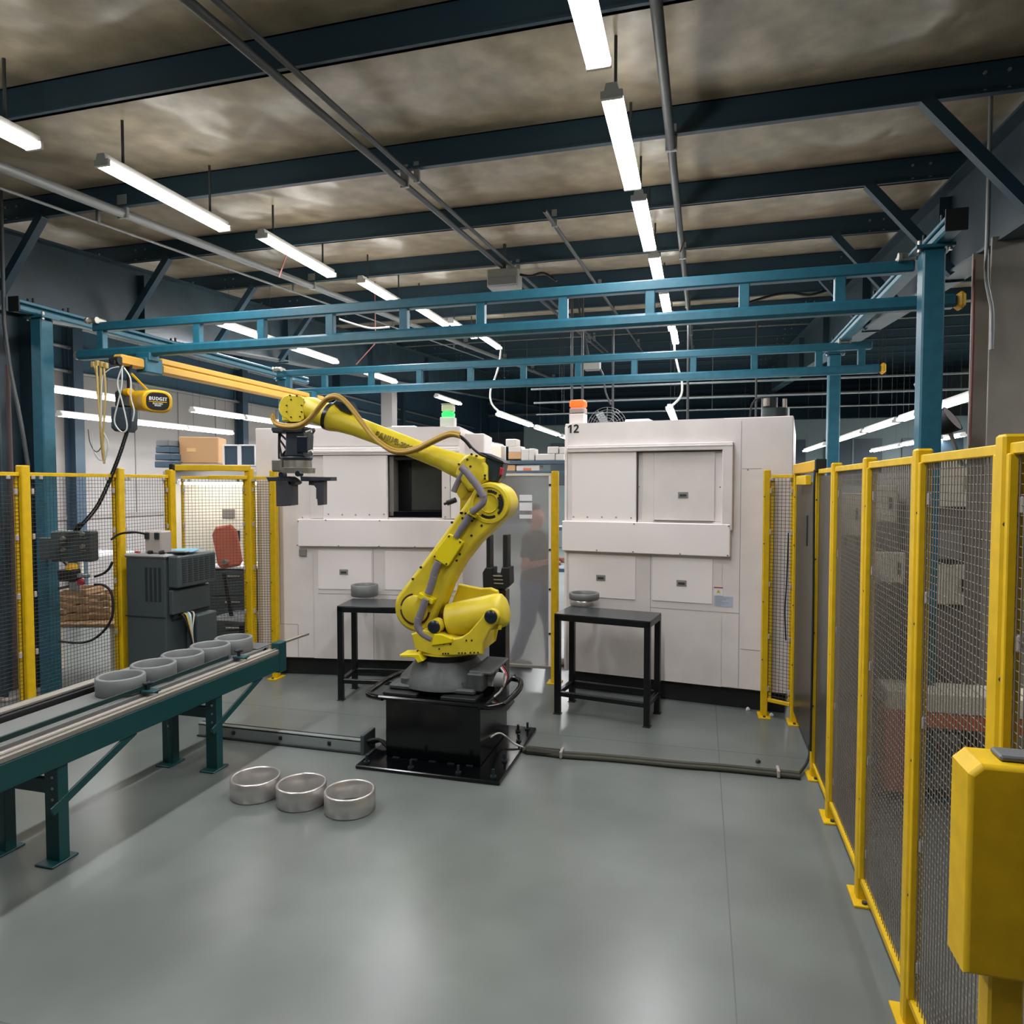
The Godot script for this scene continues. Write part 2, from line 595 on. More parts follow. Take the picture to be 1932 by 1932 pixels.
# ---------------------------------------------------------------- building
func building() -> void:
	var g := G.new()
	g.bx(Vector3(-10.4, -0.2, -33), Vector3(9.0, 0, 6))
	var fl := struct("floor", g, M.floor, "grey-green sealed concrete floor of the robot cell")
	for z in [-1.9, -5.35, -8.8]:
		g = G.new()
		g.bx(Vector3(-10.0, -0.01, z - 0.003), Vector3(8.6, 0.0006, z + 0.003))
		part(fl, "floor_joint", g, M.joint)
	for x in [-4.4, 0.15]:
		g = G.new()
		g.bx(Vector3(x - 0.003, -0.01, -12), Vector3(x + 0.003, 0.0006, 5))
		part(fl, "floor_joint", g, M.joint)
	g = G.new()
	g.bx(Vector3(-10.4, 0, -33), Vector3(-10.1, 3.9, 6))
	var wl := struct("wall_left", g, M.wall_white, "white panelled side wall left of the fence")
	g = G.new()
	g.bx(Vector3(-10.4, 3.9, -33), Vector3(-10.1, 8, 6))
	part(wl, "upper_cladding", g, M.wall_navy)
	g = G.new()
	g.bx(Vector3(-10.1, 1.42, -20), Vector3(-10.07, 1.5, 3), 0.005)
	part(wl, "dado_rail", g, M.seam)
	g = G.new()
	for i in 20:
		g.bx(Vector3(-10.1, 1.5, -19.3 + i * 1.1), Vector3(-10.085, 3.9, -19.28 + i * 1.1))
	part(wl, "panel_seam", g, M.seam, "stuff")
	for y in [3.86, 4.25, 4.6]:
		g = G.new()
		g.cyl(Vector3(-10.02, y, -30), Vector3(-10.02, y, 5), 0.03, -1.0, 8)
		part(wl, "wall_pipe", g, M.conduit)
	g = G.new()
	g.bx(Vector3(-10.4, 0, -33), Vector3(9, 9, -32.7))
	var wb := struct("wall_back", g, M.wall_navy, "dark blue end wall far behind the machines")
	g = G.new()
	g.bx(Vector3(-10.1, 0, -32.7), Vector3(9, 4.6, -32.6))
	part(wb, "lower_cladding", g, M.wall_grey)
	for y in [5.35, 5.95]:
		g = G.new()
		g.bx(Vector3(-10.1, y, -32.7), Vector3(9, y + 0.1, -32.5))
		part(wb, "girt", g, M.conduit)
	g = G.new()
	g.bx(Vector3(8.7, 0, -33), Vector3(9.0, 9, 6))
	struct("wall_right", g, M.wall_grey, "grey side wall behind the right aisle")
	g = G.new()
	g.bx(Vector3(-10.4, 0, 5.7), Vector3(9, 8, 6))
	struct("wall_front", g, M.wall_grey, "grey wall behind the camera")
	# roof: deck, a sheet of insulation in every bay, purlins under it
	g = G.new()
	g.quad(Vector3(-10.4, roof_y(-6) + 0.12, 6), Vector3(9, roof_y(-6) + 0.12, 6), Vector3(9, roof_y(33) + 0.12, -33), Vector3(-10.4, roof_y(33) + 0.12, -33), Vector3.DOWN)
	g.quad(Vector3(-10.4, roof_y(-6) + 0.3, 6), Vector3(9, roof_y(-6) + 0.3, 6), Vector3(9, roof_y(33) + 0.3, -33), Vector3(-10.4, roof_y(33) + 0.3, -33), Vector3.UP)
	var deck := struct("ceiling", g, M.deck, "sloping roof with dull beige insulation between dark blue purlins")
	var nz := FastNoiseLite.new()
	nz.seed = 4
	nz.frequency = 0.9
	var n2 := FastNoiseLite.new()
	n2.seed = 11
	n2.frequency = 5.0
	for i in 26:
		var s0 := -5.56 + i * 1.5
		var near := i < 14
		g = G.new()
		var nx := 190 if near else 24
		var ns := 12 if near else 4
		var P := []
		for a in nx + 1:
			var row := []
			for b in ns + 1:
				var x := -10.1 + 18.8 * a / nx
				var t := float(b) / ns
				var s := s0 + 0.02 + 1.46 * t
				var sag := 4.0 * t * (1.0 - t)
				var y := roof_y(s) - 0.05 * sag
				if near:
					y += sag * (0.045 * nz.get_noise_2d(x, s) + 0.02 * n2.get_noise_2d(x * 2.4, s * 0.5) * clampf(0.6 + nz.get_noise_2d(x * 0.7 + 30, s) * 2.0, 0.1, 1.2))
				row.append(Vector3(x, y, -s))
			P.append(row)
		var N := []
		for a in nx + 1:
			var row := []
			for b in ns + 1:
				var du: Vector3 = P[mini(a + 1, nx)][b] - P[maxi(a - 1, 0)][b]
				var dv: Vector3 = P[a][mini(b + 1, ns)] - P[a][maxi(b - 1, 0)]
				var q := du.cross(dv).normalized()
				row.append(-q if q.y > 0 else q)
			N.append(row)
		for a in nx:
			for b in ns:
				g.squad(P[a][b], P[a + 1][b], P[a + 1][b + 1], P[a][b + 1], N[a][b], N[a + 1][b], N[a + 1][b + 1], N[a][b + 1])
		part(deck, "insulation_sheet", g, M.insulation)
	for i in 26:
		var s := -5.56 + i * 1.5
		var y := roof_y(s)
		g = G.new()
		g.bx(Vector3(-10.1, y - 0.2, -s - 0.012), Vector3(8.7, y + 0.01, -s + 0.012))
		g.bx(Vector3(-10.1, y - 0.2, -s - 0.012), Vector3(8.7, y - 0.185, -s + 0.035))
		g.bx(Vector3(-10.1, y - 0.005, -s - 0.08), Vector3(8.7, y + 0.01, -s + 0.012))
		part(deck, "purlin", g, M.purlin)
	# the two rigid frames that carry the roof along the hall
	for x in [-6.37, 2.03]:
		var a := Vector3(x, roof_y(-5.5) - 0.2, 5.5)
		var b := Vector3(x, roof_y(32) - 0.2, -32)
		g = G.new()
		g.bar(a + Vector3(0, -0.38, 0), b + Vector3(0, -0.38, 0), 0.016, 0.76)
		g.bar(a + Vector3(0, -0.01, 0), b + Vector3(0, -0.01, 0), 0.22, 0.02)
		g.bar(a + Vector3(0, -0.76, 0), b + Vector3(0, -0.76, 0), 0.22, 0.02)
		var rf := part(self, "rafter", g, M.rafter, "structure")
		tag(rf, "deep dark steel rafter left of the blue crane" if x < 0 else "deep dark steel rafter at the right above the fence")
		g = G.new()
		for i in 12:
			var s := -2.0 + i * 2.9
			g.box(Vector3(x, roof_y(s) - 0.63, -s), Vector3(0.2, 0.72, 0.012))
		part(rf, "stiffener", g, M.rafter)
		g = G.new()
		for i in 18:
			var s := -5.56 + 1.5 * (i + 4)
			for e in [-1.0, 1.0]:
				for q in [0.25, 0.38]:
					for h in [0.07, 0.18]:
						g.cyl(Vector3(x + e * q, roof_y(s) - h, -s + 0.012), Vector3(x + e * q, roof_y(s) - h, -s + 0.022), 0.012, -1.0, 6)
		part(rf, "bolt_heads", g, M.conduit, "stuff")
		for i in [6, 7, 8, 9, 10]:
			var s: float = -5.56 + 1.5 * i
			var e := 1.0 if x < 0 else -1.0
			g = G.new()
			g.bar(Vector3(x + e * 0.08, roof_y(s) - 0.98, -s + 0.05), Vector3(x + e * 0.72, roof_y(s) - 0.2, -s + 0.05), 0.07, 0.07)
			part(rf, "flange_brace", g, M.purlin)
	# columns of the frames
	for p in [Vector3(2.06, 0, -5.62), Vector3(-6.37, 0, -5.05)]:
		var top: float = roof_y(-p.z) - 0.95
		g = G.new()
		g.box(Vector3(0, top / 2, 0.17), Vector3(0.34, top, 0.02), 0.003)
		g.box(Vector3(0, top / 2, -0.17), Vector3(0.34, top, 0.02), 0.003)
		g.box(Vector3(0, top / 2, 0), Vector3(0.02, top, 0.34))
		var c := part(self, "column", g, M.column if p.x > 0 else M.rafter, "structure")
		c.position = p
		tag(c, "wide grey frame column behind the right fence" if p.x > 0 else "dark frame column at the left edge behind the fence")
		g = G.new()
		g.box(Vector3(0, 0.012, 0), Vector3(0.5, 0.024, 0.5), 0.004)
		part(c, "foot_plate", g, M.column)
	for s in [4.8, 9.1, 13.4, 17.7, 22.0]:
		g = G.new()
		var top := roof_y(s) - 0.3
		g.box(Vector3(0, top / 2, 0), Vector3(0.2, top, 0.015))
		g.box(Vector3(0.1, top / 2, 0), Vector3(0.015, top, 0.18))
		g.box(Vector3(-0.1, top / 2, 0), Vector3(0.015, top, 0.18))
		var c := part(self, "wall_column", g, M.blue_steel, "structure")
		c.position = Vector3(-9.97, 0, -s)

# ---------------------------------------------------------------- blue crane
func crane() -> void:
	var g: G
	for p in [[Vector3(-5.71, 0, -4.9), "front blue crane column standing outside the left mesh fence"], [Vector3(1.395, 0, -4.97), "front blue crane column outside the right mesh fence"],
			[Vector3(-5.69, 0, -8.6), "rear blue crane column standing behind the robot's wrist"], [Vector3(1.45, 0, -8.6), "rear blue crane column beside the white machine's top right corner"]]:
		var t := thing("crane_column", p[1], "column", p[0], 0.0, "blue crane columns")
		g = G.new()
		g.box(Vector3(0, 1.74, 0), Vector3(0.127, 3.48, 0.127), 0.01)
		part(t, "tube_post", g, M.crane_blue)
		g = G.new()
		g.box(Vector3(0, 0.01, 0), Vector3(0.3, 0.02, 0.3), 0.003)
		part(t, "base_plate", g, M.crane_blue)
		g = G.new()
		g.box(Vector3(0, 3.49, 0), Vector3(0.22, 0.02, 0.18), 0.003)
		part(t, "cap_plate", g, M.crane_blue)
		g = G.new()
		for e in [-0.085, 0.085]:
			g.cyl(Vector3(e, 3.46, 0.06), Vector3(e, 3.53, 0.06), 0.014, -1.0, 6)
		part(t, "bolt", g, M.aluminium)
	for x in [-5.71, 1.43]:
		var t := thing("runway_beam", "blue crane runway beam on the columns left of the robot" if x < 0 else "blue crane runway beam on the columns right of the robot", "beam", Vector3(x, 3.5, -6.9), 0.0, "blue crane runway beams")
		g = G.new()
		var z0 := 2.25
		g.bx(Vector3(-0.045, 0.07, -2.3), Vector3(0.045, 0.1, z0), 0.006)
		g.bx(Vector3(-0.012, 0.05, -2.3), Vector3(0.012, 0.08, z0))
		part(t, "top_flange", g, M.crane_blue)
		g = G.new()
		g.bx(Vector3(-0.05, 0.0, -2.3), Vector3(0.05, 0.055, z0), 0.012)
		part(t, "track", g, M.crane_blue)
		g = G.new()
		g.bx(Vector3(-0.06, -0.01, z0), Vector3(0.06, 0.12, z0 + 0.012), 0.002)
		part(t, "end_plate", g, M.matt_black)
		g = G.new()
		for z in [z0 - 0.15, z0 - 0.5, 0.4, -1.5]:
			for e in [-0.03, 0.03]:
				g.cyl(Vector3(e, 0.1, z), Vector3(e, 0.14, z), 0.012, -1.0, 6)
		part(t, "bolt", g, M.matt_black)
	# two bridges hang under the runways
	truss(-5.18, -5.6, 1.6, -5.41, 1.35, [-5.331, -4.284, -3.634, -2.98, -2.317, -1.667, -1.015, -0.37, 0.282, 0.9], "front blue ladder-type crane bridge spanning above the robot")
	truss(-7.95, -5.5, 1.78, -5.35, 1.7, [-5.19, -4.667, -4.01, -3.356, -2.694, -2.034, -1.382, -0.739, -0.094, 0.545, 1.19, 1.6], "rear blue ladder-type crane bridge above the white machines")
	# yellow hoist rail hung under both bridges
	var t := thing("hoist_rail", "long yellow enclosed hoist rail slung under the blue crane bridges", "rail", Vector3(-4.83, 3.08, -6.4))
	g = G.new()
	g.bx(Vector3(-0.055, -0.055, -1.75), Vector3(0.055, 0.02, 1.1), 0.012)
	part(t, "track", g, M.rail_yellow)
	g = G.new()
	g.bx(Vector3(-0.04, 0.025, -1.75), Vector3(0.04, 0.085, 1.1), 0.012)
	part(t, "top_tube", g, M.rail_yellow)
	g = G.new()
	g.bx(Vector3(-0.02, 0.018, -1.74), Vector3(0.02, 0.03, 1.09))
	part(t, "joint_web", g, M.pipe_dark)
	g = G.new()
	g.bx(Vector3(-0.06, -0.075, 1.1), Vector3(0.06, 0.06, 1.3), 0.01)
	part(t, "splice_clamp", g, M.crane_blue)
	g = G.new()
	g.bx(Vector3(-0.05, -0.05, 1.3), Vector3(0.05, 0.04, 1.56), 0.015)
	part(t, "end_piece", g, M.rail_yellow)
	g = G.new()
	g.cyl(Vector3(-0.045, -0.02, 1.57), Vector3(0.045, -0.02, 1.57), 0.035, -1.0, 12)
	g.box(Vector3(-0.0, -0.04, 1.57), Vector3(0.05, 0.04, 0.08), 0.006)
	part(t, "end_stop", g, M.matt_black)
	for z in [1.22, -1.45]:
		g = G.new()
		g.box(Vector3(0, 0.07, z), Vector3(0.16, 0.08, 0.12), 0.01)
		part(t, "hanger", g, M.crane_blue)
	hoist()

func truss(z: float, x0: float, x1: float, tx0: float, tx1: float, xs: Array, label: String) -> void:
	var t := thing("crane_bridge", label, "beam", Vector3(0, 3.16, z), 0.0, "blue crane bridges")
	var g := G.new()
	g.bx(Vector3(tx0, 0.25, -0.04), Vector3(tx1, 0.33, 0.04), 0.01)
	part(t, "top_chord", g, M.crane_blue)
	g = G.new()
	g.bx(Vector3(x0, 0.0, -0.05), Vector3(x1, 0.09, 0.05), 0.02)
	part(t, "bottom_track", g, M.crane_blue)
	for x in xs:
		g = G.new()
		g.bx(Vector3(x - 0.035, 0.085, -0.03), Vector3(x + 0.035, 0.255, 0.03), 0.005)
		part(t, "strut", g, M.crane_blue)
	g = G.new()
	g.bx(Vector3(x1, -0.01, -0.055), Vector3(x1 + 0.05, 0.1, 0.055), 0.02)
	part(t, "yellow_end_cap", g, M.hoist_yellow)
	g = G.new()
	g.cyl(Vector3(x0 - 0.03, 0.045, 0), Vector3(x0, 0.045, 0), 0.04, -1.0, 12)
	part(t, "end_stop", g, M.aluminium)
	for x in [-5.71 if z > -6 else -5.5, 1.43]:
		if x < tx0:
			x = tx0 + 0.03
		if x > tx1:
			x = tx1 - 0.05
		g = G.new()
		g.box(Vector3(x, 0.345, 0), Vector3(0.1, 0.05, 0.12), 0.01)
		for e in [-0.05, 0.05]:
			g.cyl(Vector3(x + e - 0.01, 0.34, 0.06), Vector3(x + e + 0.01, 0.34, 0.06), 0.03, -1.0, 12)
		part(t, "end_truck", g, M.aluminium)

func hoist() -> void:
	var c := Vector3(-4.72, 2.72, -4.93)
	var t := thing("chain_hoist", "yellow electric chain hoist with black chain bag under the yellow rail", "hoist", c, 0.0)
	var g := G.new()
	# drum body lies along x, its rounded end with the nameplate looks right
	var a := Vector3(-0.03, 0.02, -0.1)
	var b := Vector3(0.32, -0.02, 0.11)
	var ax := (b - a).normalized()
	var B := Basis(Vector3.UP.cross(ax).normalized(), ax.cross(Vector3.UP.cross(ax).normalized()), ax)
	var oval := []
	for i in 24:
		var w := TAU * i / 24.0
		oval.append(Vector2(signf(cos(w)) * pow(absf(cos(w)), 0.7) * 0.12, signf(sin(w)) * pow(absf(sin(w)), 0.7) * 0.096))
	var inn := []
	for p in oval:
		inn.append(p * 0.93)
	var X := Transform3D(B, a)
	var L := a.distance_to(b)
	g.prism(inn, 0.0, L - 0.07, 0.008, X)
	part(t, "motor_body", g, M.hoist_yellow)
	g = G.new()
	g.prism(oval, L - 0.075, L, 0.016, X)
	part(t, "end_cover", g, M.hoist_yellow)
	var pl := []
	for p in oval:
		pl.append(p * 0.76)
	g = G.new()
	g.prism(pl, L, L + 0.004, 0.0, X)
	var np := part(t, "nameplate", g, M.matt_black)
	var W := Transform3D(B, a + ax * (L + 0.004))
	words(np, "brand_lettering", "BUDGIT", 0.028, M.label_white, W * Transform3D(Basis.IDENTITY, Vector3(0, 0.022, 0)), 0.003)
	g = G.new()
	g.prism([Vector2(-0.07, -0.006), Vector2(0.07, -0.006), Vector2(0.07, 0.0), Vector2(-0.07, 0.0)], L + 0.004, L + 0.007, 0.0, X)
	part(np, "yellow_stripe", g, M.hoist_yellow)
	words(np, "small_lettering", "ELECTRIC", 0.013, M.label_white, W * Transform3D(Basis.IDENTITY, Vector3(0, -0.018, 0)), 0.003)
	words(np, "small_lettering", "HOIST", 0.013, M.label_white, W * Transform3D(Basis.IDENTITY, Vector3(0, -0.034, 0)), 0.003)
	g = G.new()
	g.box(Vector3(-0.19, 0.03, -0.06), Vector3(0.1, 0.15, 0.14), 0.02)
	part(t, "gear_case", g, M.matt_black)
	g = G.new()
	g.cyl(Vector3(-0.14, 0.09, -0.03), Vector3(-0.08, 0.09, -0.02), 0.035, -1.0, 12)
	part(t, "yellow_brake_housing", g, M.hoist_yellow)
	g = G.new()
	g.bar(Vector3(-0.12, 0.09, -0.04), Vector3(-0.1, 0.33, -0.02), 0.03, 0.02, 0.004)
	g.tube(smooth([Vector3(-0.1, 0.27, -0.02), Vector3(-0.13, 0.32, -0.02), Vector3(-0.1, 0.35, -0.02), Vector3(-0.07, 0.32, -0.02), Vector3(-0.09, 0.28, -0.02)], 5), 0.012, 8)
	part(t, "suspension_hook", g, M.matt_black)
	g = G.new()
	g.bar(Vector3(-0.03, 0.24, 0.02), Vector3(0.16, 0.09, 0.05), 0.01, 0.016)
	part(t, "yellow_stay", g, M.hoist_yellow)
	g = G.new()
	var bag := [Vector2(-0.085, -0.02), Vector2(0.085, -0.02), Vector2(0.08, -0.2), Vector2(0.05, -0.235), Vector2(-0.06, -0.23), Vector2(-0.088, -0.2)]
	g.prism(bag, -0.08, 0.08, 0.02, Transform3D(Basis(Vector3.UP, 0.35), Vector3(-0.19, -0.02, -0.06)))
	part(t, "chain_bag", g, M.bag)
	# load chain: real links, drawn aside to the lifting fixture
	g = G.new()
	var p0 := Vector3(-0.15, -0.23, -0.05)
	var p1 := Vector3(-5.258, 1.628, -4.823) - c
	var pts := smooth([p0, p0.lerp(p1, 0.33) + Vector3(0.05, -0.01, 0), p0.lerp(p1, 0.7) + Vector3(0.05, -0.05, 0), p1], 22)
	for i in pts.size() - 1:
		var d: Vector3 = (pts[i + 1] - pts[i]).normalized()
		var sd := d.cross(Vector3.BACK if i % 2 == 0 else Vector3(1, 0.2, 0.4)).normalized()
		for e in [-1.0, 1.0]:
			g.cyl(pts[i] + sd * e * 0.01 - d * 0.006, pts[i + 1] + sd * e * 0.01 + d * 0.006, 0.008, -1.0, 5, false)
	part(t, "load_chain", g, M.chain, "stuff")
	# festoon of tan and white cables hanging from the rail's near end
	var f := thing("festoon_cables", "bundle of tan and white cables looped from the end of the yellow rail", "cable", Vector3(-4.798, 2.994, -4.693))
	var loops := [["tan_cable", M.cable_tan, [Vector3(-4.832, 2.986, -4.631), Vector3(-4.812, 2.679, -4.624), Vector3(-4.77, 2.285, -4.62), Vector3(-4.76, 2.175, -4.618)], 0.009],
		["tan_cable", M.cable_tan, [Vector3(-4.84, 2.994, -4.681), Vector3(-4.838, 2.773, -4.673), Vector3(-4.83, 2.42, -4.661), Vector3(-4.807, 2.208, -4.659)], 0.012],
		["tan_cable", M.cable_tan, [Vector3(-4.773, 2.964, -4.647), Vector3(-4.758, 2.767, -4.643), Vector3(-4.768, 2.504, -4.629), Vector3(-4.778, 2.263, -4.617)], 0.008],
		["tan_cable", M.cable_tan, [Vector3(-4.866, 2.989, -4.643), Vector3(-4.839, 2.857, -4.645), Vector3(-4.82, 2.594, -4.64), Vector3(-4.8, 2.33, -4.634)], 0.008],
		["white_cable", M.cable_white, [Vector3(-4.654, 2.977, -4.68), Vector3(-4.735, 2.951, -4.657), Vector3(-4.788, 2.854, -4.638), Vector3(-4.785, 2.504, -4.625), Vector3(-4.733, 2.35, -4.633), Vector3(-4.748, 2.232, -4.624), Vector3(-4.79, 2.206, -4.611), Vector3(-4.846, 2.276, -4.599)], 0.005],
		["white_cable", M.cable_white, [Vector3(-4.621, 2.986, -4.689), Vector3(-4.662, 2.846, -4.672), Vector3(-4.622, 2.679, -4.677), Vector3(-4.582, 2.482, -4.679), Vector3(-4.623, 2.438, -4.666), Vector3(-4.684, 2.526, -4.653), Vector3(-4.652, 2.701, -4.669), Vector3(-4.628, 2.832, -4.681), Vector3(-4.629, 2.977, -4.687)], 0.006],
		["white_cable", M.cable_white, [Vector3(-4.572, 2.96, -4.65), Vector3(-4.52, 2.869, -4.66), Vector3(-4.515, 2.717, -4.656), Vector3(-4.488, 2.608, -4.658), Vector3(-4.5, 2.521, -4.652)], 0.006],
		["dark_cable", M.pipe_dark, [Vector3(-4.98, 2.468, -4.674), Vector3(-4.962, 2.357, -4.674), Vector3(-4.918, 2.281, -4.683), Vector3(-4.875, 2.312, -4.696), Vector3(-4.851, 2.424, -4.707)], 0.004],
		["white_cable", M.cable_white, [Vector3(-4.95, 2.446, -4.681), Vector3(-4.931, 2.29, -4.68), Vector3(-4.883, 2.21, -4.69), Vector3(-4.832, 2.236, -4.705), Vector3(-4.816, 2.379, -4.715)], 0.004]]
	for l in loops:
		g = G.new()
		g.tube(smooth(l[2], 8), l[3], 7)
		wpart(f, l[0], g, l[1])
	g = G.new()
	for e in [Vector3(-4.9, 3.003, -4.665), Vector3(-4.866, 3.012, -4.675), Vector3(-4.832, 3.003, -4.684), Vector3(-4.798, 2.994, -4.693)]:
		g.box(e, Vector3(0.035, 0.05, 0.03), 0.006)
	wpart(f, "cable_trolley", g, M.cable_tan)

# ---------------------------------------------------------------- robot
func ngon(c: Vector2, r: float, k := 40) -> Array:
	var o := []
	for i in k:
		o.append(c + Vector2(cos(TAU * i / k), sin(TAU * i / k)) * r)
	return o

# outline of a link between two round ends, waisted in the middle
func link(a: Vector2, ra: float, b: Vector2, rb: float, waist: float) -> Array:
	var d := (b - a).normalized()
	var s := Vector2(-d.y, d.x)
	var o := []
	var ang := d.angle()
	for i in 19:
		var t := ang + PI * 0.5 + PI * i / 18.0
		o.append(a + Vector2(cos(t), sin(t)) * ra)
	for f in [0.3, 0.5, 0.7]:
		o.append(a.lerp(b, f) - s * (lerpf(ra, rb, f) - waist * sin(PI * f)))
	for i in 19:
		var t := ang - PI * 0.5 + PI * i / 18.0
		o.append(b + Vector2(cos(t), sin(t)) * rb)
	for f in [0.7, 0.5, 0.3]:
		o.append(a.lerp(b, f) + s * (lerpf(ra, rb, f) - waist * 0.12 * sin(PI * f)))
	return o

func dots(where: Node3D, called: String, c: Vector2, r: float, z: float, a0: float, a1: float, k: int, rad: float, m: Material) -> void:
	var g := G.new()
	for i in k:
		var t := lerpf(a0, a1, float(i) / maxf(k - 1, 1))
		var p := c + Vector2(cos(t), sin(t)) * r
		g.cyl(Vector3(p.x, p.y, z), Vector3(p.x, p.y, z + 0.008), rad, -1.0, 8)
	wpart(where, called, g, m, "stuff")

func strap(path: Array, z0: float, z1: float, w: float, g: G) -> void:
	var pts := smooth(path, 6)
	for i in pts.size():
		pts[i] = Vector3(pts[i].x, pts[i].y, lerpf(z0, z1, 0.0))
	g.tube(pts, w, 12)

func robot() -> void:
	var g: G
	var R: Material = M.robot
	# steel riser bolted to the floor
	var ped := thing("robot_pedestal", "black steel riser box on a wide floor plate under the yellow robot", "pedestal", Vector3(-1.83, 0, -4.86))
	g = G.new()
	g.bx(Vector3(-0.5, 0, -0.53), Vector3(0.56, 0.028, 0.54), 0.006)
	part(ped, "floor_plate", g, M.gloss_black)
	g = G.new()
	g.bx(Vector3(-0.36, 0.028, -0.36), Vector3(0.36, 0.46, 0.34), 0.008)
	part(ped, "riser_box", g, M.gloss_black)
	g = G.new()
	g.bx(Vector3(-0.4, 0.46, -0.42), Vector3(0.42, 0.49, 0.4), 0.01)
	part(ped, "top_plate", g, M.gloss_black)
	for e in [-1.0, 1.0]:
		g = G.new()
		g.tube(smooth([Vector3(e * 0.36, 0.47, -0.36), Vector3(e * 0.48, 0.47, -0.3), Vector3(e * 0.53, 0.47, -0.1), Vector3(e * 0.53, 0.47, 0.15), Vector3(e * 0.5, 0.47, 0.33), Vector3(e * 0.36, 0.47, 0.38)], 8), 0.022, 10)
		part(ped, "guard_loop", g, M.gloss_black)
	for q in [[-0.36, 0.2], [0.08, 0.28]]:
		g = G.new()
		g.bx(Vector3(q[0], 0.49, 0.2), Vector3(q[0] + 0.26, 0.515, 0.38), 0.004)
		part(ped, "shim_plate", g, M.matt_black)
	g = G.new()
	for q in [[-0.44, 0.48], [-0.1, 0.48], [0.25, 0.48], [0.5, 0.48], [0.5, 0.2], [0.5, -0.2], [0.5, -0.47], [0.44, -0.4], [-0.44, 0.1], [-0.44, -0.4]]:
		g.cyl(Vector3(q[0], 0.028, q[1]), Vector3(q[0], 0.04, q[1]), 0.022, -1.0, 6)
		g.cyl(Vector3(q[0], 0.04, q[1]), Vector3(q[0], 0.085, q[1]), 0.01, -1.0, 8)
	part(ped, "anchor_bolts", g, M.motor_dark, "stuff")
	g = G.new()
	for i in 5:
		g.bx(Vector3(-0.3 + i * 0.14, 0.028, 0.338), Vector3(-0.25 + i * 0.14, 0.034, 0.352))
	part(ped, "weld_beads", g, M.motor_dark, "stuff")
	# the arm itself
	var r := thing("industrial_robot", "large yellow six-axis robot arm reaching left over the conveyor", "robot", Vector3(-1.83, 0.5, -4.86))
	g = G.new()
	var c := Vector3(-1.83, 0.515, -4.86)
	g.box(c + Vector3(-0.02, 0.02, 0), Vector3(0.66, 0.04, 0.62), 0.012)
	var X := Transform3D(Basis.IDENTITY, c + Vector3(-0.01, 0.02, 0))
	g.lathe([Vector2(0.36, 0.0), Vector2(0.35, 0.03), Vector2(0.29, 0.09), Vector2(0.245, 0.14), Vector2(0.225, 0.17), Vector2(0.0, 0.17)], X, 40)
	for k in 4:
		var a := PI / 4 + k * PI / 2
		g.cyl(c + Vector3(cos(a) * 0.33, 0.02, sin(a) * 0.33), c + Vector3(cos(a) * 0.33, 0.075, sin(a) * 0.33), 0.05, 0.045, 14)
	var base := wpart(r, "cast_base", g, M.cast_grey)
	g = G.new()
	g.bx(c + Vector3(0.24, 0.02, 0.08), c + Vector3(0.36, 0.15, 0.28), 0.01)
	g.bx(c + Vector3(0.24, 0.13, -0.2), c + Vector3(0.42, 0.16, 0.24), 0.01)
	wpart(base, "connector_panel", g, M.cast_grey)
	g = G.new()
	g.cyl(c + Vector3(0.39, 0.07, 0.1), c + Vector3(0.47, 0.07, 0.1), 0.055, 0.05, 16)
	g.bx(c + Vector3(0.35, 0.03, 0.04), c + Vector3(0.4, 0.11, 0.16), 0.006)
	wpart(base, "grey_plug", g, M.control_light)
	for q in [[M.red, 0.0], [M.cable_white, 0.03], [M.matt_black, -0.04]]:
		g = G.new()
		g.tube(smooth([c + Vector3(0.42, 0.14, 0.0 + q[1]), c + Vector3(0.47, 0.08, 0.04 + q[1]), c + Vector3(0.45, 0.0, 0.1 + q[1]), c + Vector3(0.4, -0.05, 0.16 + q[1]), c + Vector3(0.41, -0.1, 0.1 + q[1])], 6), 0.008, 7)
		wpart(base, "cable", g, q[0])
	# turret
	g = G.new()
	g.cyl(Vector3(-1.83, 0.68, -4.86), Vector3(-1.83, 0.76, -4.86), 0.2, -1.0, 36)
	wpart(r, "slew_ring", g, M.matt_black)
	g = G.new()
	g.prism([Vector2(-2.031, 0.913), Vector2(-2.007, 0.817), Vector2(-1.97, 0.788), Vector2(-1.838, 0.76), Vector2(-1.481, 0.795), Vector2(-1.477, 0.885), Vector2(-1.428, 0.971), Vector2(-1.373, 1.038), Vector2(-1.373, 1.102), Vector2(-1.42, 1.126), Vector2(-1.467, 1.097), Vector2(-1.499, 1.05), Vector2(-1.586, 0.95), Vector2(-1.642, 0.913), Vector2(-1.699, 0.898), Vector2(-1.739, 0.896), Vector2(-1.804, 0.926), Vector2(-1.927, 0.95)], -4.66, -4.62, 0.01)
	var tur := wpart(r, "turret", g, R)
	g = G.new()
	g.prism([Vector2(-2.031, 0.913), Vector2(-2.007, 0.817), Vector2(-1.97, 0.788), Vector2(-1.838, 0.76), Vector2(-1.523, 0.791), Vector2(-1.523, 0.905), Vector2(-1.699, 0.894), Vector2(-1.927, 0.95)], -5.06, -4.66, 0.01)
	g.cyl(Vector3(-1.83, 0.757, -4.86), Vector3(-1.83, 0.8, -4.86), 0.24, 0.235, 36)
	wpart(tur, "turret_core", g, R)
	g = G.new()
	g.prism([Vector2(-1.927, 0.943), Vector2(-1.819, 1.226), Vector2(-1.633, 1.199), Vector2(-1.558, 1.206), Vector2(-1.502, 1.186), Vector2(-1.463, 1.033), Vector2(-1.503, 0.883), Vector2(-1.523, 0.791), Vector2(-1.838, 0.762)], -5.1, -5.05, 0.01)
	wpart(tur, "far_cheek", g, R)
	g = G.new()
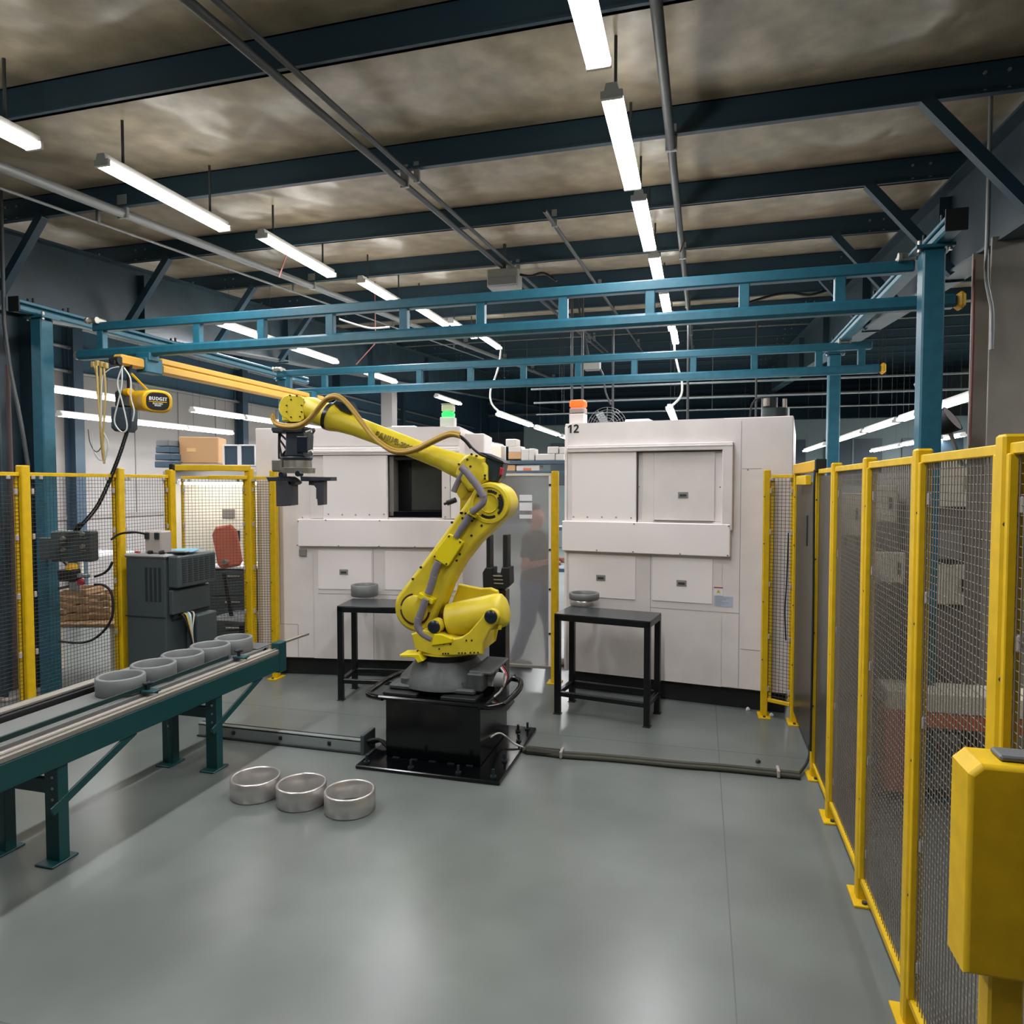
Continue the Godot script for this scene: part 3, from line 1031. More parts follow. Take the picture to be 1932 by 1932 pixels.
	g.prism([Vector2(-1.845, 0.926), Vector2(-1.784, 0.926), Vector2(-1.705, 0.9), Vector2(-1.711, 0.869), Vector2(-1.862, 0.84)], -4.63, -4.605, 0.005)
	wpart(tur, "cover_plate", g, M.robot_plate)
	g = G.new()
	g.prism([Vector2(-2.112, 0.76), Vector2(-1.961, 0.773), Vector2(-1.928, 0.725), Vector2(-1.97, 0.707), Vector2(-1.995, 0.744), Vector2(-2.112, 0.744)], -4.75, -4.6, 0.004)
	wpart(tur, "stop_bracket", g, M.robot_plate)
	g = G.new()
	for q in [Vector2(-1.772, 0.855), Vector2(-1.723, 0.858), Vector2(-1.602, 0.892), Vector2(-1.562, 0.895), Vector2(-1.78, 0.785), Vector2(-1.76, 0.787), Vector2(-1.74, 0.788), Vector2(-1.659, 0.797), Vector2(-1.635, 0.799), Vector2(-1.611, 0.8), Vector2(-1.571, 0.806), Vector2(-1.543, 0.808), Vector2(-1.515, 0.81), Vector2(-1.978, 0.792), Vector2(-1.809, 0.818)]:
		g.cyl(Vector3(q.x, q.y, -4.625), Vector3(q.x, q.y, -4.612), 0.006, -1.0, 6)
	wpart(tur, "bolt_heads", g, M.matt_black, "stuff")
	# counterbalance cylinder
	var p0 := Vector3(-1.794, 0.989, -4.8)
	var p1 := Vector3(-1.31, 1.109, -4.8)
	var dv := (p1 - p0).normalized()
	g = G.new()
	g.lathe([Vector2(0.0, 0.0), Vector2(0.118, 0.0), Vector2(0.125, 0.006), Vector2(0.128, 0.1), Vector2(0.128, 0.38), Vector2(0.118, 0.43), Vector2(0.09, 0.45), Vector2(0.0, 0.452)], Transform3D(Basis(dv.cross(Vector3.BACK).normalized(), dv, dv.cross(Vector3.BACK).cross(dv).normalized()), p0), 40)
	var cb := wpart(r, "counterbalance_cylinder", g, R)
	g = G.new()
	g.cyl(p0 - dv * 0.09, p0, 0.06, 0.075, 18)
	g.cyl(p0 - dv * 0.01, p0 + dv * 0.002, 0.105, -1.0, 30)
	wpart(cb, "dark_piston_end", g, M.ring_dark)
	g = G.new()
	g.bx(p0 + Vector3(-0.06, -0.02, 0.02), p0 + Vector3(-0.01, 0.02, 0.08), 0.006)
	wpart(cb, "steel_clevis", g, M.aluminium)
	for q in [[Vector2(-1.417, 1.071), -4.62, -4.61, 0.047], [Vector2(-1.851, 0.974), -4.66, -4.62, 0.047]]:
		g = G.new()
		g.cyl(Vector3(q[0].x, q[0].y, q[1] - 0.05), Vector3(q[0].x, q[0].y, q[2] - 0.004), q[3] + 0.006, -1.0, 30)
		wpart(cb, "trunnion_boss", g, R)
		g = G.new()
		g.lathe([Vector2(0.0, 0.014), Vector2(q[3] * 0.8, 0.013), Vector2(q[3], 0.004), Vector2(q[3], 0.0)], Transform3D(Basis(Vector3.RIGHT, Vector3.BACK, Vector3.DOWN), Vector3(q[0].x, q[0].y, q[2])), 30)
		wpart(cb, "black_trunnion_cap", g, M.cap_navy)
	g = G.new()
	g.cyl(Vector3(-1.387, 0.998, -4.72), Vector3(-1.391, 0.964, -4.72), 0.02, -1.0, 12)
	wpart(cb, "grease_boss", g, R)
	# lower arm
	var a := Vector2(-2.036, 1.078)
	var b := Vector2(-1.461, 1.868)
	g = G.new()
	g.prism(link(a, 0.178, b, 0.152, 0.085), -4.93, -4.72, 0.03)
	var lo := wpart(r, "lower_arm", g, R)
	g = G.new()
	g.lathe([Vector2(0.0, 0.0), Vector2(0.098, 0.0), Vector2(0.105, -0.006), Vector2(0.105, -0.03)].map(func(q): return Vector2(q.x, q.y + 0.024)), Transform3D(Basis(Vector3.RIGHT, Vector3.BACK, Vector3.DOWN), Vector3(a.x, a.y, -4.724)), 40)
	wpart(lo, "shoulder_cover", g, R)
	g = G.new()
	# a dark slotted ring round the shoulder
	for q in [[0.35, 1.35], [1.75, 2.95], [3.2, 4.55], [4.9, 6.1]]:
		for i in 12:
			var t0 := lerpf(q[0], q[1], i / 12.0)
			var t1 := lerpf(q[0], q[1], (i + 1) / 12.0)
			g.bar(Vector3(a.x + cos(t0) * 0.112, a.y + sin(t0) * 0.112, -4.716), Vector3(a.x + cos(t1) * 0.112, a.y + sin(t1) * 0.112, -4.712), 0.014, 0.016, 0.0, Vector3.BACK)
	wpart(lo, "dark_bolt_ring", g, M.ring_dark)
	g = G.new()
	g.lathe([Vector2(0.0, 0.004), Vector2(0.062, 0.004), Vector2(0.066, 0.012), Vector2(0.07, 0.0), Vector2(0.112, -0.002), Vector2(0.118, 0.014), Vector2(0.142, 0.012), Vector2(0.148, 0.0)], Transform3D(Basis(Vector3.RIGHT, Vector3.BACK, Vector3.DOWN), Vector3(b.x, b.y, -4.722)), 48)
	wpart(lo, "elbow_cover", g, R)
	dots(lo, "elbow_bolts", b, 0.098, -4.722, -0.75, 0.62, 9, 0.0105, M.matt_black)
	dots(lo, "elbow_bolts", b, 0.08, -4.718, -0.4, 0.5, 6, 0.008, M.matt_black)
	dots(lo, "elbow_bolts", b, 0.1, -4.722, -2.1, -1.2, 7, 0.0105, M.matt_black)
	dots(lo, "elbow_bolts", b, 0.088, -4.722, 1.0, 1.6, 4, 0.0105, M.matt_black)
	g = G.new()
	for q in [Vector2(-1.668, 1.797), Vector2(-1.746, 1.727), Vector2(-1.519, 1.708), Vector2(-1.596, 1.634), Vector2(-1.992, 1.391), Vector2(-2.056, 1.302), Vector2(-1.676, 1.797), Vector2(-1.64, 1.794), Vector2(-1.543, 1.92), Vector2(-1.71, 1.45), Vector2(-1.685, 1.497), Vector2(-1.591, 1.741), Vector2(-1.575, 1.76), Vector2(-1.563, 1.779), Vector2(-1.664, 1.759)]:
		g.cyl(Vector3(q.x, q.y, -4.725), Vector3(q.x, q.y, -4.714), 0.009, -1.0, 8)
	wpart(lo, "arm_bolts", g, M.matt_black, "stuff")
	g = G.new()
	g.prism([Vector2(-1.757, 1.643), Vector2(-1.747, 1.647), Vector2(-1.649, 1.6), Vector2(-1.643, 1.584), Vector2(-1.758, 1.416), Vector2(-1.772, 1.412), Vector2(-1.879, 1.471), Vector2(-1.883, 1.486)], -4.7, -4.672, 0.004)
	var cv := wpart(lo, "cable_cover_plate", g, M.robot_plate)
	g = G.new()
	for q in [Vector2(-1.751, 1.629), Vector2(-1.666, 1.589), Vector2(-1.772, 1.428), Vector2(-1.862, 1.48)]:
		g.cyl(Vector3(q.x, q.y, -4.675), Vector3(q.x, q.y, -4.666), 0.007, -1.0, 8)
	wpart(cv, "screws", g, M.matt_black, "stuff")
	for q in [[Vector2(-1.592, 1.817), Vector2(-1.532, 1.788), Vector2(-1.548, 1.765), Vector2(-1.608, 1.794)], [Vector2(-1.98, 1.212), Vector2(-1.863, 1.166), Vector2(-1.884, 1.13), Vector2(-2.001, 1.176)]]:
		g = G.new()
		g.prism(q, -4.72, -4.655, 0.005)
		wpart(lo, "hose_clamp", g, M.robot_plate)
	# grey braided sleeve along the arm
	for q in [[[Vector3(-1.653, 2.129, -4.66), Vector3(-1.605, 2.083, -4.66), Vector3(-1.561, 2.026, -4.66)], 0.027], [[Vector3(-1.562, 2.041, -4.64), Vector3(-1.511, 1.974, -4.64), Vector3(-1.476, 1.914, -4.64)], 0.028], [[Vector3(-1.48, 1.929, -4.64), Vector3(-1.484, 1.877, -4.64), Vector3(-1.535, 1.831, -4.64), Vector3(-1.571, 1.808, -4.64)], 0.026], [[Vector3(-1.597, 1.784, -4.68), Vector3(-1.629, 1.73, -4.68), Vector3(-1.665, 1.68, -4.68)], 0.027], [[Vector3(-1.661, 1.687, -4.68), Vector3(-1.682, 1.653, -4.68), Vector3(-1.702, 1.621, -4.68)], 0.024],
			[[Vector3(-1.833, 1.441, -4.68), Vector3(-1.863, 1.378, -4.68), Vector3(-1.879, 1.323, -4.68)], 0.028], [[Vector3(-1.871, 1.336, -4.67), Vector3(-1.888, 1.274, -4.67), Vector3(-1.913, 1.206, -4.67)], 0.029], [[Vector3(-1.922, 1.17, -4.65), Vector3(-1.956, 1.083, -4.65), Vector3(-1.981, 1.019, -4.65)], 0.028], [[Vector3(-1.977, 1.033, -4.64), Vector3(-1.985, 0.974, -4.64), Vector3(-1.956, 0.925, -4.64), Vector3(-1.911, 0.897, -4.64), Vector3(-1.87, 0.88, -4.64)], 0.028],
			[[Vector3(-1.679, 2.097, -4.78), Vector3(-1.712, 2.035, -4.78)], 0.024], [[Vector3(-1.712, 2.039, -4.78), Vector3(-1.737, 1.988, -4.78), Vector3(-1.754, 1.949, -4.78)], 0.022]]:
		g = G.new()
		g.tube(smooth(q[0], 5), q[1], 12)
		wpart(r, "grey_braided_sleeve", g, M.sleeve)
	# far side of elbow
	g = G.new()
	g.prism([Vector2(-1.791, 2.107), Vector2(-1.793, 1.802), Vector2(-1.755, 1.838), Vector2(-1.576, 1.941), Vector2(-1.596, 2.098)], -5.06, -5.02, 0.008)
	g.prism([Vector2(-1.729, 2.039), Vector2(-1.662, 1.941), Vector2(-1.729, 1.886), Vector2(-1.763, 1.941)], -4.99, -4.86, 0.006)
	wpart(lo, "far_elbow_plate", g, R)
	g = G.new()
	g.cyl(Vector3(-1.813, 1.866, -4.8), Vector3(-1.745, 1.89, -4.8), 0.02, -1.0, 10)
	g.cyl(Vector3(-1.837, 1.858, -4.8), Vector3(-1.813, 1.866, -4.8), 0.01, -1.0, 8)
	wpart(lo, "limit_stop", g, M.matt_black)
	# elbow casting and forearm
	g = G.new()
	g.prism([Vector2(-1.676, 2.204), Vector2(-1.627, 2.227), Vector2(-1.591, 2.222), Vector2(-1.511, 2.199), Vector2(-1.515, 2.164), Vector2(-1.493, 2.137), Vector2(-1.493, 2.034), Vector2(-1.527, 2.011), Vector2(-1.543, 1.977), Vector2(-1.592, 1.958), Vector2(-1.636, 1.958), Vector2(-1.701, 2.027), Vector2(-1.738, 2.074), Vector2(-1.726, 2.155)], -4.98, -4.76, 0.02)
	g.cyl(Vector3(b.x, b.y, -5.0), Vector3(b.x, b.y, -4.93), 0.14, -1.0, 32)
	var el := wpart(r, "elbow_casting", g, R)
	g = G.new()
	for q in [Vector2(-1.639, 2.185), Vector2(-1.615, 2.135), Vector2(-1.705, 2.151), Vector2(-1.692, 2.124), Vector2(-1.506, 2.069), Vector2(-1.506, 2.046), Vector2(-1.607, 2.223), Vector2(-1.57, 2.211)]:
		g.cyl(Vector3(q.x, q.y, -4.765), Vector3(q.x, q.y, -4.752), 0.008, -1.0, 8)
	wpart(el, "bolt_heads", g, M.matt_black, "stuff")
	g = G.new()
	g.prism([Vector2(-1.535, 2.202), Vector2(-1.519, 2.225), Vector2(-1.389, 2.178), Vector2(-1.381, 2.158), Vector2(-1.405, 2.046), Vector2(-1.454, 2.016), Vector2(-1.511, 2.039), Vector2(-1.523, 2.136)], -4.95, -4.8, 0.012)
	var mo := wpart(r, "wrist_motor_pack", g, M.motor_dark)
	g = G.new()
	g.prism([Vector2(-1.572, 2.242), Vector2(-1.523, 2.233), Vector2(-1.381, 2.174), Vector2(-1.369, 2.158), Vector2(-1.389, 2.158), Vector2(-1.535, 2.21)], -4.97, -4.79, 0.003)
	wpart(mo, "connector_tray", g, M.matt_black)
	g = G.new()
	g.prism([Vector2(-1.4, 2.13), Vector2(-1.38, 2.122), Vector2(-1.388, 2.076), Vector2(-1.408, 2.065)], -4.84, -4.78, 0.006)
	wpart(mo, "red_connector", g, M.red)
	g = G.new()
	g.tube(smooth([Vector3(-1.398, 2.073, -4.8), Vector3(-1.414, 2.046, -4.8), Vector3(-1.426, 2.027, -4.8)], 4), 0.009, 8)
	wpart(mo, "black_lead", g, M.matt_black)
	var f0 := Vector3(-1.686, 2.122, -4.87)
	var f1 := Vector3(-2.801, 2.532, -4.87)
	var fd := (f1 - f0).normalized()
	var FL := f0.distance_to(f1)
	var FX := Transform3D(Basis(fd.cross(Vector3.BACK).normalized(), fd, fd.cross(Vector3.BACK).cross(fd).normalized()), f0)
	g = G.new()
	g.lathe([Vector2(0.1, 0.0), Vector2(0.09, 0.1), Vector2(0.076, 0.22), Vector2(0.072, 0.4), Vector2(0.074, FL * 0.62), Vector2(0.078, FL * 0.82), Vector2(0.09, FL * 0.92), Vector2(0.108, FL * 0.98), Vector2(0.11, FL), Vector2(0.0, FL)], FX, 36)
	var fo := wpart(r, "forearm", g, R)
	g = G.new()
	g.lathe([Vector2(0.112, FL - 0.006), Vector2(0.112, FL + 0.028), Vector2(0.1, FL + 0.034), Vector2(0.0, FL + 0.034)], FX, 36)
	wpart(fo, "black_joint_ring", g, M.cap_navy)
	g = G.new()
	g.prism([Vector2(-2.763, 2.635), Vector2(-2.725, 2.667), Vector2(-2.629, 2.651), Vector2(-2.589, 2.572), Vector2(-2.607, 2.54), Vector2(-2.699, 2.571)], -4.94, -4.8, 0.02)
	wpart(fo, "wrist_motor", g, M.cap_navy)
	var wx := Transform3D(Basis(-fd, Vector3.BACK.cross(-fd), Vector3.BACK), Vector3.ZERO)
	var ir := (r.transform).affine_inverse()
	for q in [["FANUC", Vector3(-2.299, 2.357, -4.797), 0.042], ["R-2000iA", Vector3(-2.135, 2.29, -4.797), 0.036]]:
		words(fo, "brand_lettering" if q[0] == "FANUC" else "model_lettering", q[0], q[2], M.print_brown, ir * Transform3D(wx.basis * Basis(Vector3.RIGHT, -0.18), q[1]), 0.012)
	# wrist
	var wc := Vector3(-3.128, 2.612, -4.87)
	g = G.new()
	g.lathe([Vector2(0.04, -0.06), Vector2(0.085, 0.0), Vector2(0.1, 0.06), Vector2(0.095, 0.16), Vector2(0.1, 0.22), Vector2(0.0, 0.222)], Transform3D(FX.basis * Basis(Vector3.RIGHT, PI), f1 + fd * 0.03 + fd * 0.22), 30)
	g.bar(f1 + fd * 0.02, wc + Vector3(0.05, 0, 0), 0.13, 0.12, 0.03, Vector3.UP)
	var wr := wpart(r, "wrist", g, R)
	g = G.new()
	g.lathe([Vector2(0.0, -0.09), Vector2(0.085, -0.09), Vector2(0.1, -0.07), Vector2(0.1, 0.07), Vector2(0.088, 0.085), Vector2(0.0, 0.085)], Transform3D(Basis(Vector3.RIGHT, Vector3.BACK, Vector3.DOWN), wc), 36)
	g.bx(wc + Vector3(-0.075, -0.115, -0.08), wc + Vector3(0.075, 0.02, 0.08), 0.015)
	wpart(wr, "wrist_housing", g, R)
	g = G.new()
	g.prism([Vector2(-3.136, 2.676), Vector2(-3.107, 2.7), Vector2(-3.018, 2.697), Vector2(-2.99, 2.672), Vector2(-2.992, 2.516), Vector2(-3.021, 2.492), Vector2(-3.11, 2.494), Vector2(-3.138, 2.519)], -4.79, -4.772, 0.004)
	wpart(wr, "wrist_face_plate", g, M.robot)
	g = G.new()
	for q in [Vector2(-3.107, 2.7), Vector2(-3.046, 2.694), Vector2(-3.098, 2.667), Vector2(-3.137, 2.623), Vector2(-3.137, 2.573), Vector2(-3.005, 2.619), Vector2(-3.006, 2.569), Vector2(-3.1, 2.531), Vector2(-3.02, 2.533)]:
		g.cyl(Vector3(q.x, q.y, -4.776), Vector3(q.x, q.y, -4.764), 0.006, -1.0, 8)
	wpart(wr, "face_bolts", g, M.matt_black, "stuff")
	g = G.new()
	g.cyl(wc + Vector3(0, -0.112, 0), wc + Vector3(0, -0.15, 0), 0.06, -1.0, 28)
	wpart(wr, "tool_flange", g, M.sleeve)
	# dress pack: yellow hoses looped over the forearm
	var hp := [Vector3(-3.214, 2.537, -4.68), Vector3(-3.191, 2.48, -4.68), Vector3(-3.126, 2.454, -4.68), Vector3(-3.029, 2.447, -4.68), Vector3(-2.946, 2.466, -4.68), Vector3(-2.872, 2.52, -4.68), Vector3(-2.807, 2.591, -4.68), Vector3(-2.744, 2.649, -4.68), Vector3(-2.672, 2.666, -4.68), Vector3(-2.606, 2.64, -4.68), Vector3(-2.532, 2.567, -4.68), Vector3(-2.454, 2.47, -4.68), Vector3(-2.368, 2.366, -4.68), Vector3(-2.282, 2.294, -4.68), Vector3(-2.197, 2.25, -4.68), Vector3(-2.104, 2.241, -4.68), Vector3(-2.007, 2.263, -4.68), Vector3(-1.912, 2.304, -4.68), Vector3(-1.821, 2.344, -4.68), Vector3(-1.74, 2.366, -4.68), Vector3(-1.675, 2.353, -4.68)]
	for q in [[Vector3.ZERO, 0.012], [Vector3(0.002, 0.016, -0.016), 0.011], [Vector3(0.004, -0.012, -0.02), 0.01]]:
		g = G.new()
		g.tube(smooth(hp.map(func(w): return w + q[0]), 5), q[1], 9)
		wpart(r, "yellow_hose", g, M.hose_yellow)
	for q in [[[Vector3(-1.723, 2.359, -4.7), Vector3(-1.674, 2.351, -4.7), Vector3(-1.626, 2.316, -4.7), Vector3(-1.578, 2.262, -4.7), Vector3(-1.522, 2.219, -4.7), Vector3(-1.475, 2.2, -4.7)], 0.009], [[Vector3(-1.895, 2.298, -4.72), Vector3(-1.812, 2.335, -4.72), Vector3(-1.722, 2.357, -4.72), Vector3(-1.657, 2.325, -4.72), Vector3(-1.601, 2.263, -4.72)], 0.007]]:
		g = G.new()
		g.tube(smooth(q[0], 6), q[1], 8)
		wpart(r, "black_cable", g, M.matt_black)
	gripper()

func gripper() -> void:
	var c := Vector3(-3.128, 2.461, -4.87)
	var t := thing("gripper", "dark two-jaw gripper with steel chuck hanging from the robot's wrist", "gripper", c)
	var g := G.new()
	g.prism([Vector2(-3.287, 2.464), Vector2(-3.004, 2.458), Vector2(-2.994, 2.437), Vector2(-3.014, 2.408), Vector2(-3.278, 2.413), Vector2(-3.293, 2.439)], -4.96, -4.78, 0.01)
	wpart(t, "mounting_plate", g, M.tool_dark)
	g = G.new()
	g.cyl(Vector3(-3.127, 2.503, -4.87), Vector3(-3.128, 2.452, -4.87), 0.07, -1.0, 24)
	wpart(t, "adapter_disc", g, M.motor_dark)
	g = G.new()
	g.prism([Vector2(-3.167, 2.415), Vector2(-3.009, 2.412), Vector2(-3.005, 2.383), Vector2(-3.016, 2.24), Vector2(-3.002, 2.223), Vector2(-3.184, 2.225), Vector2(-3.174, 2.25)], -4.95, -4.79, 0.012)
	var mb := wpart(t, "rotary_motor", g, M.tool_dark)
	g = G.new()
	g.prism([Vector2(-3.057, 2.382), Vector2(-2.963, 2.38), Vector2(-2.965, 2.252), Vector2(-3.059, 2.253)], -4.8, -4.775, 0.006)
	wpart(mb, "motor_cover", g, M.cap_navy)
	for q in [Vector3(-2.961, 2.414, -4.8), Vector3(-2.954, 2.257, -4.8)]:
		g = G.new()
		g.cyl(q - Vector3(0.02, 0.005, 0), q + Vector3(0.02, 0.008, 0), 0.018, 0.014, 12)
		wpart(mb, "steel_fitting", g, M.aluminium)
	g = G.new()
	var u := Vector3(-3.117, 2.224, -4.87)
	g.lathe([Vector2(0.0, 0.0), Vector2(0.12, 0.0), Vector2(0.125, -0.01), Vector2(0.11, -0.035), Vector2(0.0, -0.035)].map(func(q): return Vector2(q.x, q.y)), Transform3D(Basis.IDENTITY, u), 30)
	wpart(t, "dark_collar", g, M.tool_dark)
	g = G.new()
	g.lathe([Vector2(0.0, -0.13), Vector2(0.14, -0.13), Vector2(0.142, -0.09), Vector2(0.118, -0.085), Vector2(0.115, -0.03), Vector2(0.0, -0.03)], Transform3D(Basis.IDENTITY, u), 32)
	var ch := wpart(t, "steel_chuck", g, M.tool_metal)
	g = G.new()
	g.bx(u + Vector3(-0.15, -0.12, 0.02), u + Vector3(-0.06, -0.02, 0.13), 0.012)
	wpart(ch, "valve_block", g, M.tool_metal)
	for q in [Vector3(-3.13, 2.078, -4.72), Vector3(-2.985, 2.086, -4.72)]:
		g = G.new()
		g.cyl(q, q + Vector3(0, 0, 0.05), 0.022, -1.0, 12)
		wpart(ch, "dark_port", g, M.cap_navy)
	for q in [[Vector3(-3.26, 2.437, -4.85), Vector3(-3.267, 2.276, -4.85), Vector3(-3.26, 2.106, -4.85), Vector3(-3.241, 2.055, -4.85)], [Vector3(-3.232, 2.401, -4.83), Vector3(-3.161, 2.337, -4.83), Vector3(-3.147, 2.307, -4.83), Vector3(-3.21, 2.253, -4.83), Vector3(-3.235, 2.19, -4.83)], [Vector3(-3.249, 2.36, -4.84), Vector3(-3.192, 2.283, -4.84), Vector3(-3.203, 2.241, -4.84), Vector3(-3.252, 2.208, -4.84), Vector3(-3.258, 2.127, -4.84)], [Vector3(-3.24, 2.436, -4.85), Vector3(-3.261, 2.34, -4.85), Vector3(-3.243, 2.225, -4.85), Vector3(-3.264, 2.149, -4.85)]]:
		g = G.new()
		g.tube(smooth(q, 6), 0.008, 6)
		wpart(t, "black_air_hose", g, M.matt_black)
	g = G.new()
	g.prism([Vector2(-3.353, 2.064), Vector2(-3.144, 2.068), Vector2(-3.116, 2.051), Vector2(-3.078, 2.021), Vector2(-3.097, 2.004), Vector2(-3.141, 1.996), Vector2(-3.155, 2.03), Vector2(-3.329, 2.03)], -4.89, -4.79, 0.005)
	wpart(t, "jaw_slide", g, M.tool_dark)
	g = G.new()
	g.prism([Vector2(-3.261, 2.034), Vector2(-3.117, 2.033), Vector2(-3.118, 1.841), Vector2(-3.187, 1.832), Vector2(-3.259, 1.831)], -4.89, -4.79, 0.006)
	wpart(t, "broad_jaw", g, M.tool_grey)
	g = G.new()
	g.prism([Vector2(-3.039, 2.067), Vector2(-2.772, 2.062), Vector2(-2.772, 2.033), Vector2(-3.035, 2.029)], -4.89, -4.79, 0.004)
	wpart(t, "jaw_slide", g, M.tool_dark)
	g = G.new()
	g.prism([Vector2(-2.978, 2.033), Vector2(-2.845, 2.033), Vector2(-2.847, 1.846), Vector2(-2.901, 1.84), Vector2(-2.905, 1.888), Vector2(-2.914, 1.892), Vector2(-2.913, 1.975), Vector2(-2.932, 1.996), Vector2(-2.979, 2)], -4.87, -4.81, 0.005)
	wpart(t, "narrow_jaw", g, M.tool_grey)

# ---------------------------------------------------------------- machine tools
func slab(where: Node, called: String, a: Vector2, b: Vector2, z0: float, z1: float, m: Material, bev := 0.004) -> MeshInstance3D:
	var g := G.new()
	g.bx(Vector3(minf(a.x, b.x), minf(a.y, b.y), z0), Vector3(maxf(a.x, b.x), maxf(a.y, b.y), z1), bev)
	return part(where, called, g, m)

func screws(where: Node, pts: Array, z: float, r := 0.008) -> void:
	var g := G.new()
	for p in pts:
		g.cyl(Vector3(p.x, p.y, z - 0.002), Vector3(p.x, p.y, z + 0.004), r, -1.0, 6)
	part(where, "screws", g, M.seam, "stuff")

func pull(where: Node, c: Vector2, z: float) -> void:
	var g := G.new()
	g.bx(Vector3(c.x - 0.045, c.y - 0.028, z), Vector3(c.x + 0.045, c.y + 0.028, z + 0.006), 0.003)
	var h := part(where, "recessed_handle", g, M.handle_grey)
	g = G.new()
	g.bx(Vector3(c.x - 0.03, c.y - 0.014, z + 0.004), Vector3(c.x + 0.03, c.y + 0.008, z + 0.009), 0.002)
	part(h, "grip_slot", g, M.pipe_dark)

func signal_tower(label: String, at: Vector3, turn: float, lit: String) -> void:
	var t := thing("signal_tower", label, "signal lamp", at, turn)
	var g := G.new()
	g.box(Vector3(0, 0.05, 0), Vector3(0.15, 0.1, 0.12), 0.006)
	part(t, "foot", g, M.white_paint)
	g = G.new()
	if lit == "green":
		g.box(Vector3(0, 0.125, 0), Vector3(0.125, 0.05, 0.1), 0.012)
		part(t, "green_lens", g, M.lamp_green)
		g = G.new()
		g.box(Vector3(0, 0.19, 0), Vector3(0.125, 0.075, 0.1), 0.012)
		part(t, "unlit_lens", g, M.beige_paint)
	else:
		g.box(Vector3(0, 0.13, 0), Vector3(0.15, 0.06, 0.12), 0.012)
		part(t, "unlit_lens", g, M.beige_box)
		g = G.new()
		g.box(Vector3(0, 0.195, 0), Vector3(0.15, 0.065, 0.12), 0.014)
		part(t, "red_lens", g, M.lamp_red)
	g = G.new()
	g.box(Vector3(0, 0.232, 0), Vector3(0.13, 0.008, 0.1), 0.003)
	part(t, "cap", g, M.beige_paint)
	var o := OmniLight3D.new()
	o.name = "glow"
	o.light_color = rgb("30ff70") if lit == "green" else rgb("ff4018")
	o.light_energy = 0.002
	o.light_size = 0.03
	o.omni_range = 20.0
	o.omni_attenuation = 2.0
	o.shadow_enabled = true
	o.position = Vector3(0, 0.13 if lit == "green" else 0.2, 0.09)
	t.add_child(o, true)

# the common body: a tall white sheet metal cabinet on a recessed black plinth
func machine_body(t: Node3D, x0: float, x1: float, wx0: float, wx1: float, wy0: float, wy1: float, deep: float) -> void:
	var g := G.new()
	var y0 := 0.19
	var y1 := 2.59
	g.bx(Vector3(x0, y0, -deep), Vector3(x1, y1, -0.4), 0.008)
	g.bx(Vector3(x0, y0, -0.41), Vector3(wx0, y1, 0), 0.006)
	g.bx(Vector3(wx1, y0, -0.41), Vector3(x1, y1, 0), 0.006)
	g.bx(Vector3(wx0 - 0.01, y0, -0.41), Vector3(wx1 + 0.01, wy0, 0), 0.0)
	g.bx(Vector3(wx0 - 0.01, wy1, -0.41), Vector3(wx1 + 0.01, y1, 0), 0.0)
	part(t, "cabinet", g, M.white_paint)
	g = G.new()
	g.bx(Vector3(x0 + 0.04, 0.0, -deep + 0.05), Vector3(x1 - 0.04, y0 + 0.005, -0.07), 0.004)
	part(t, "plinth", g, M.matt_black)

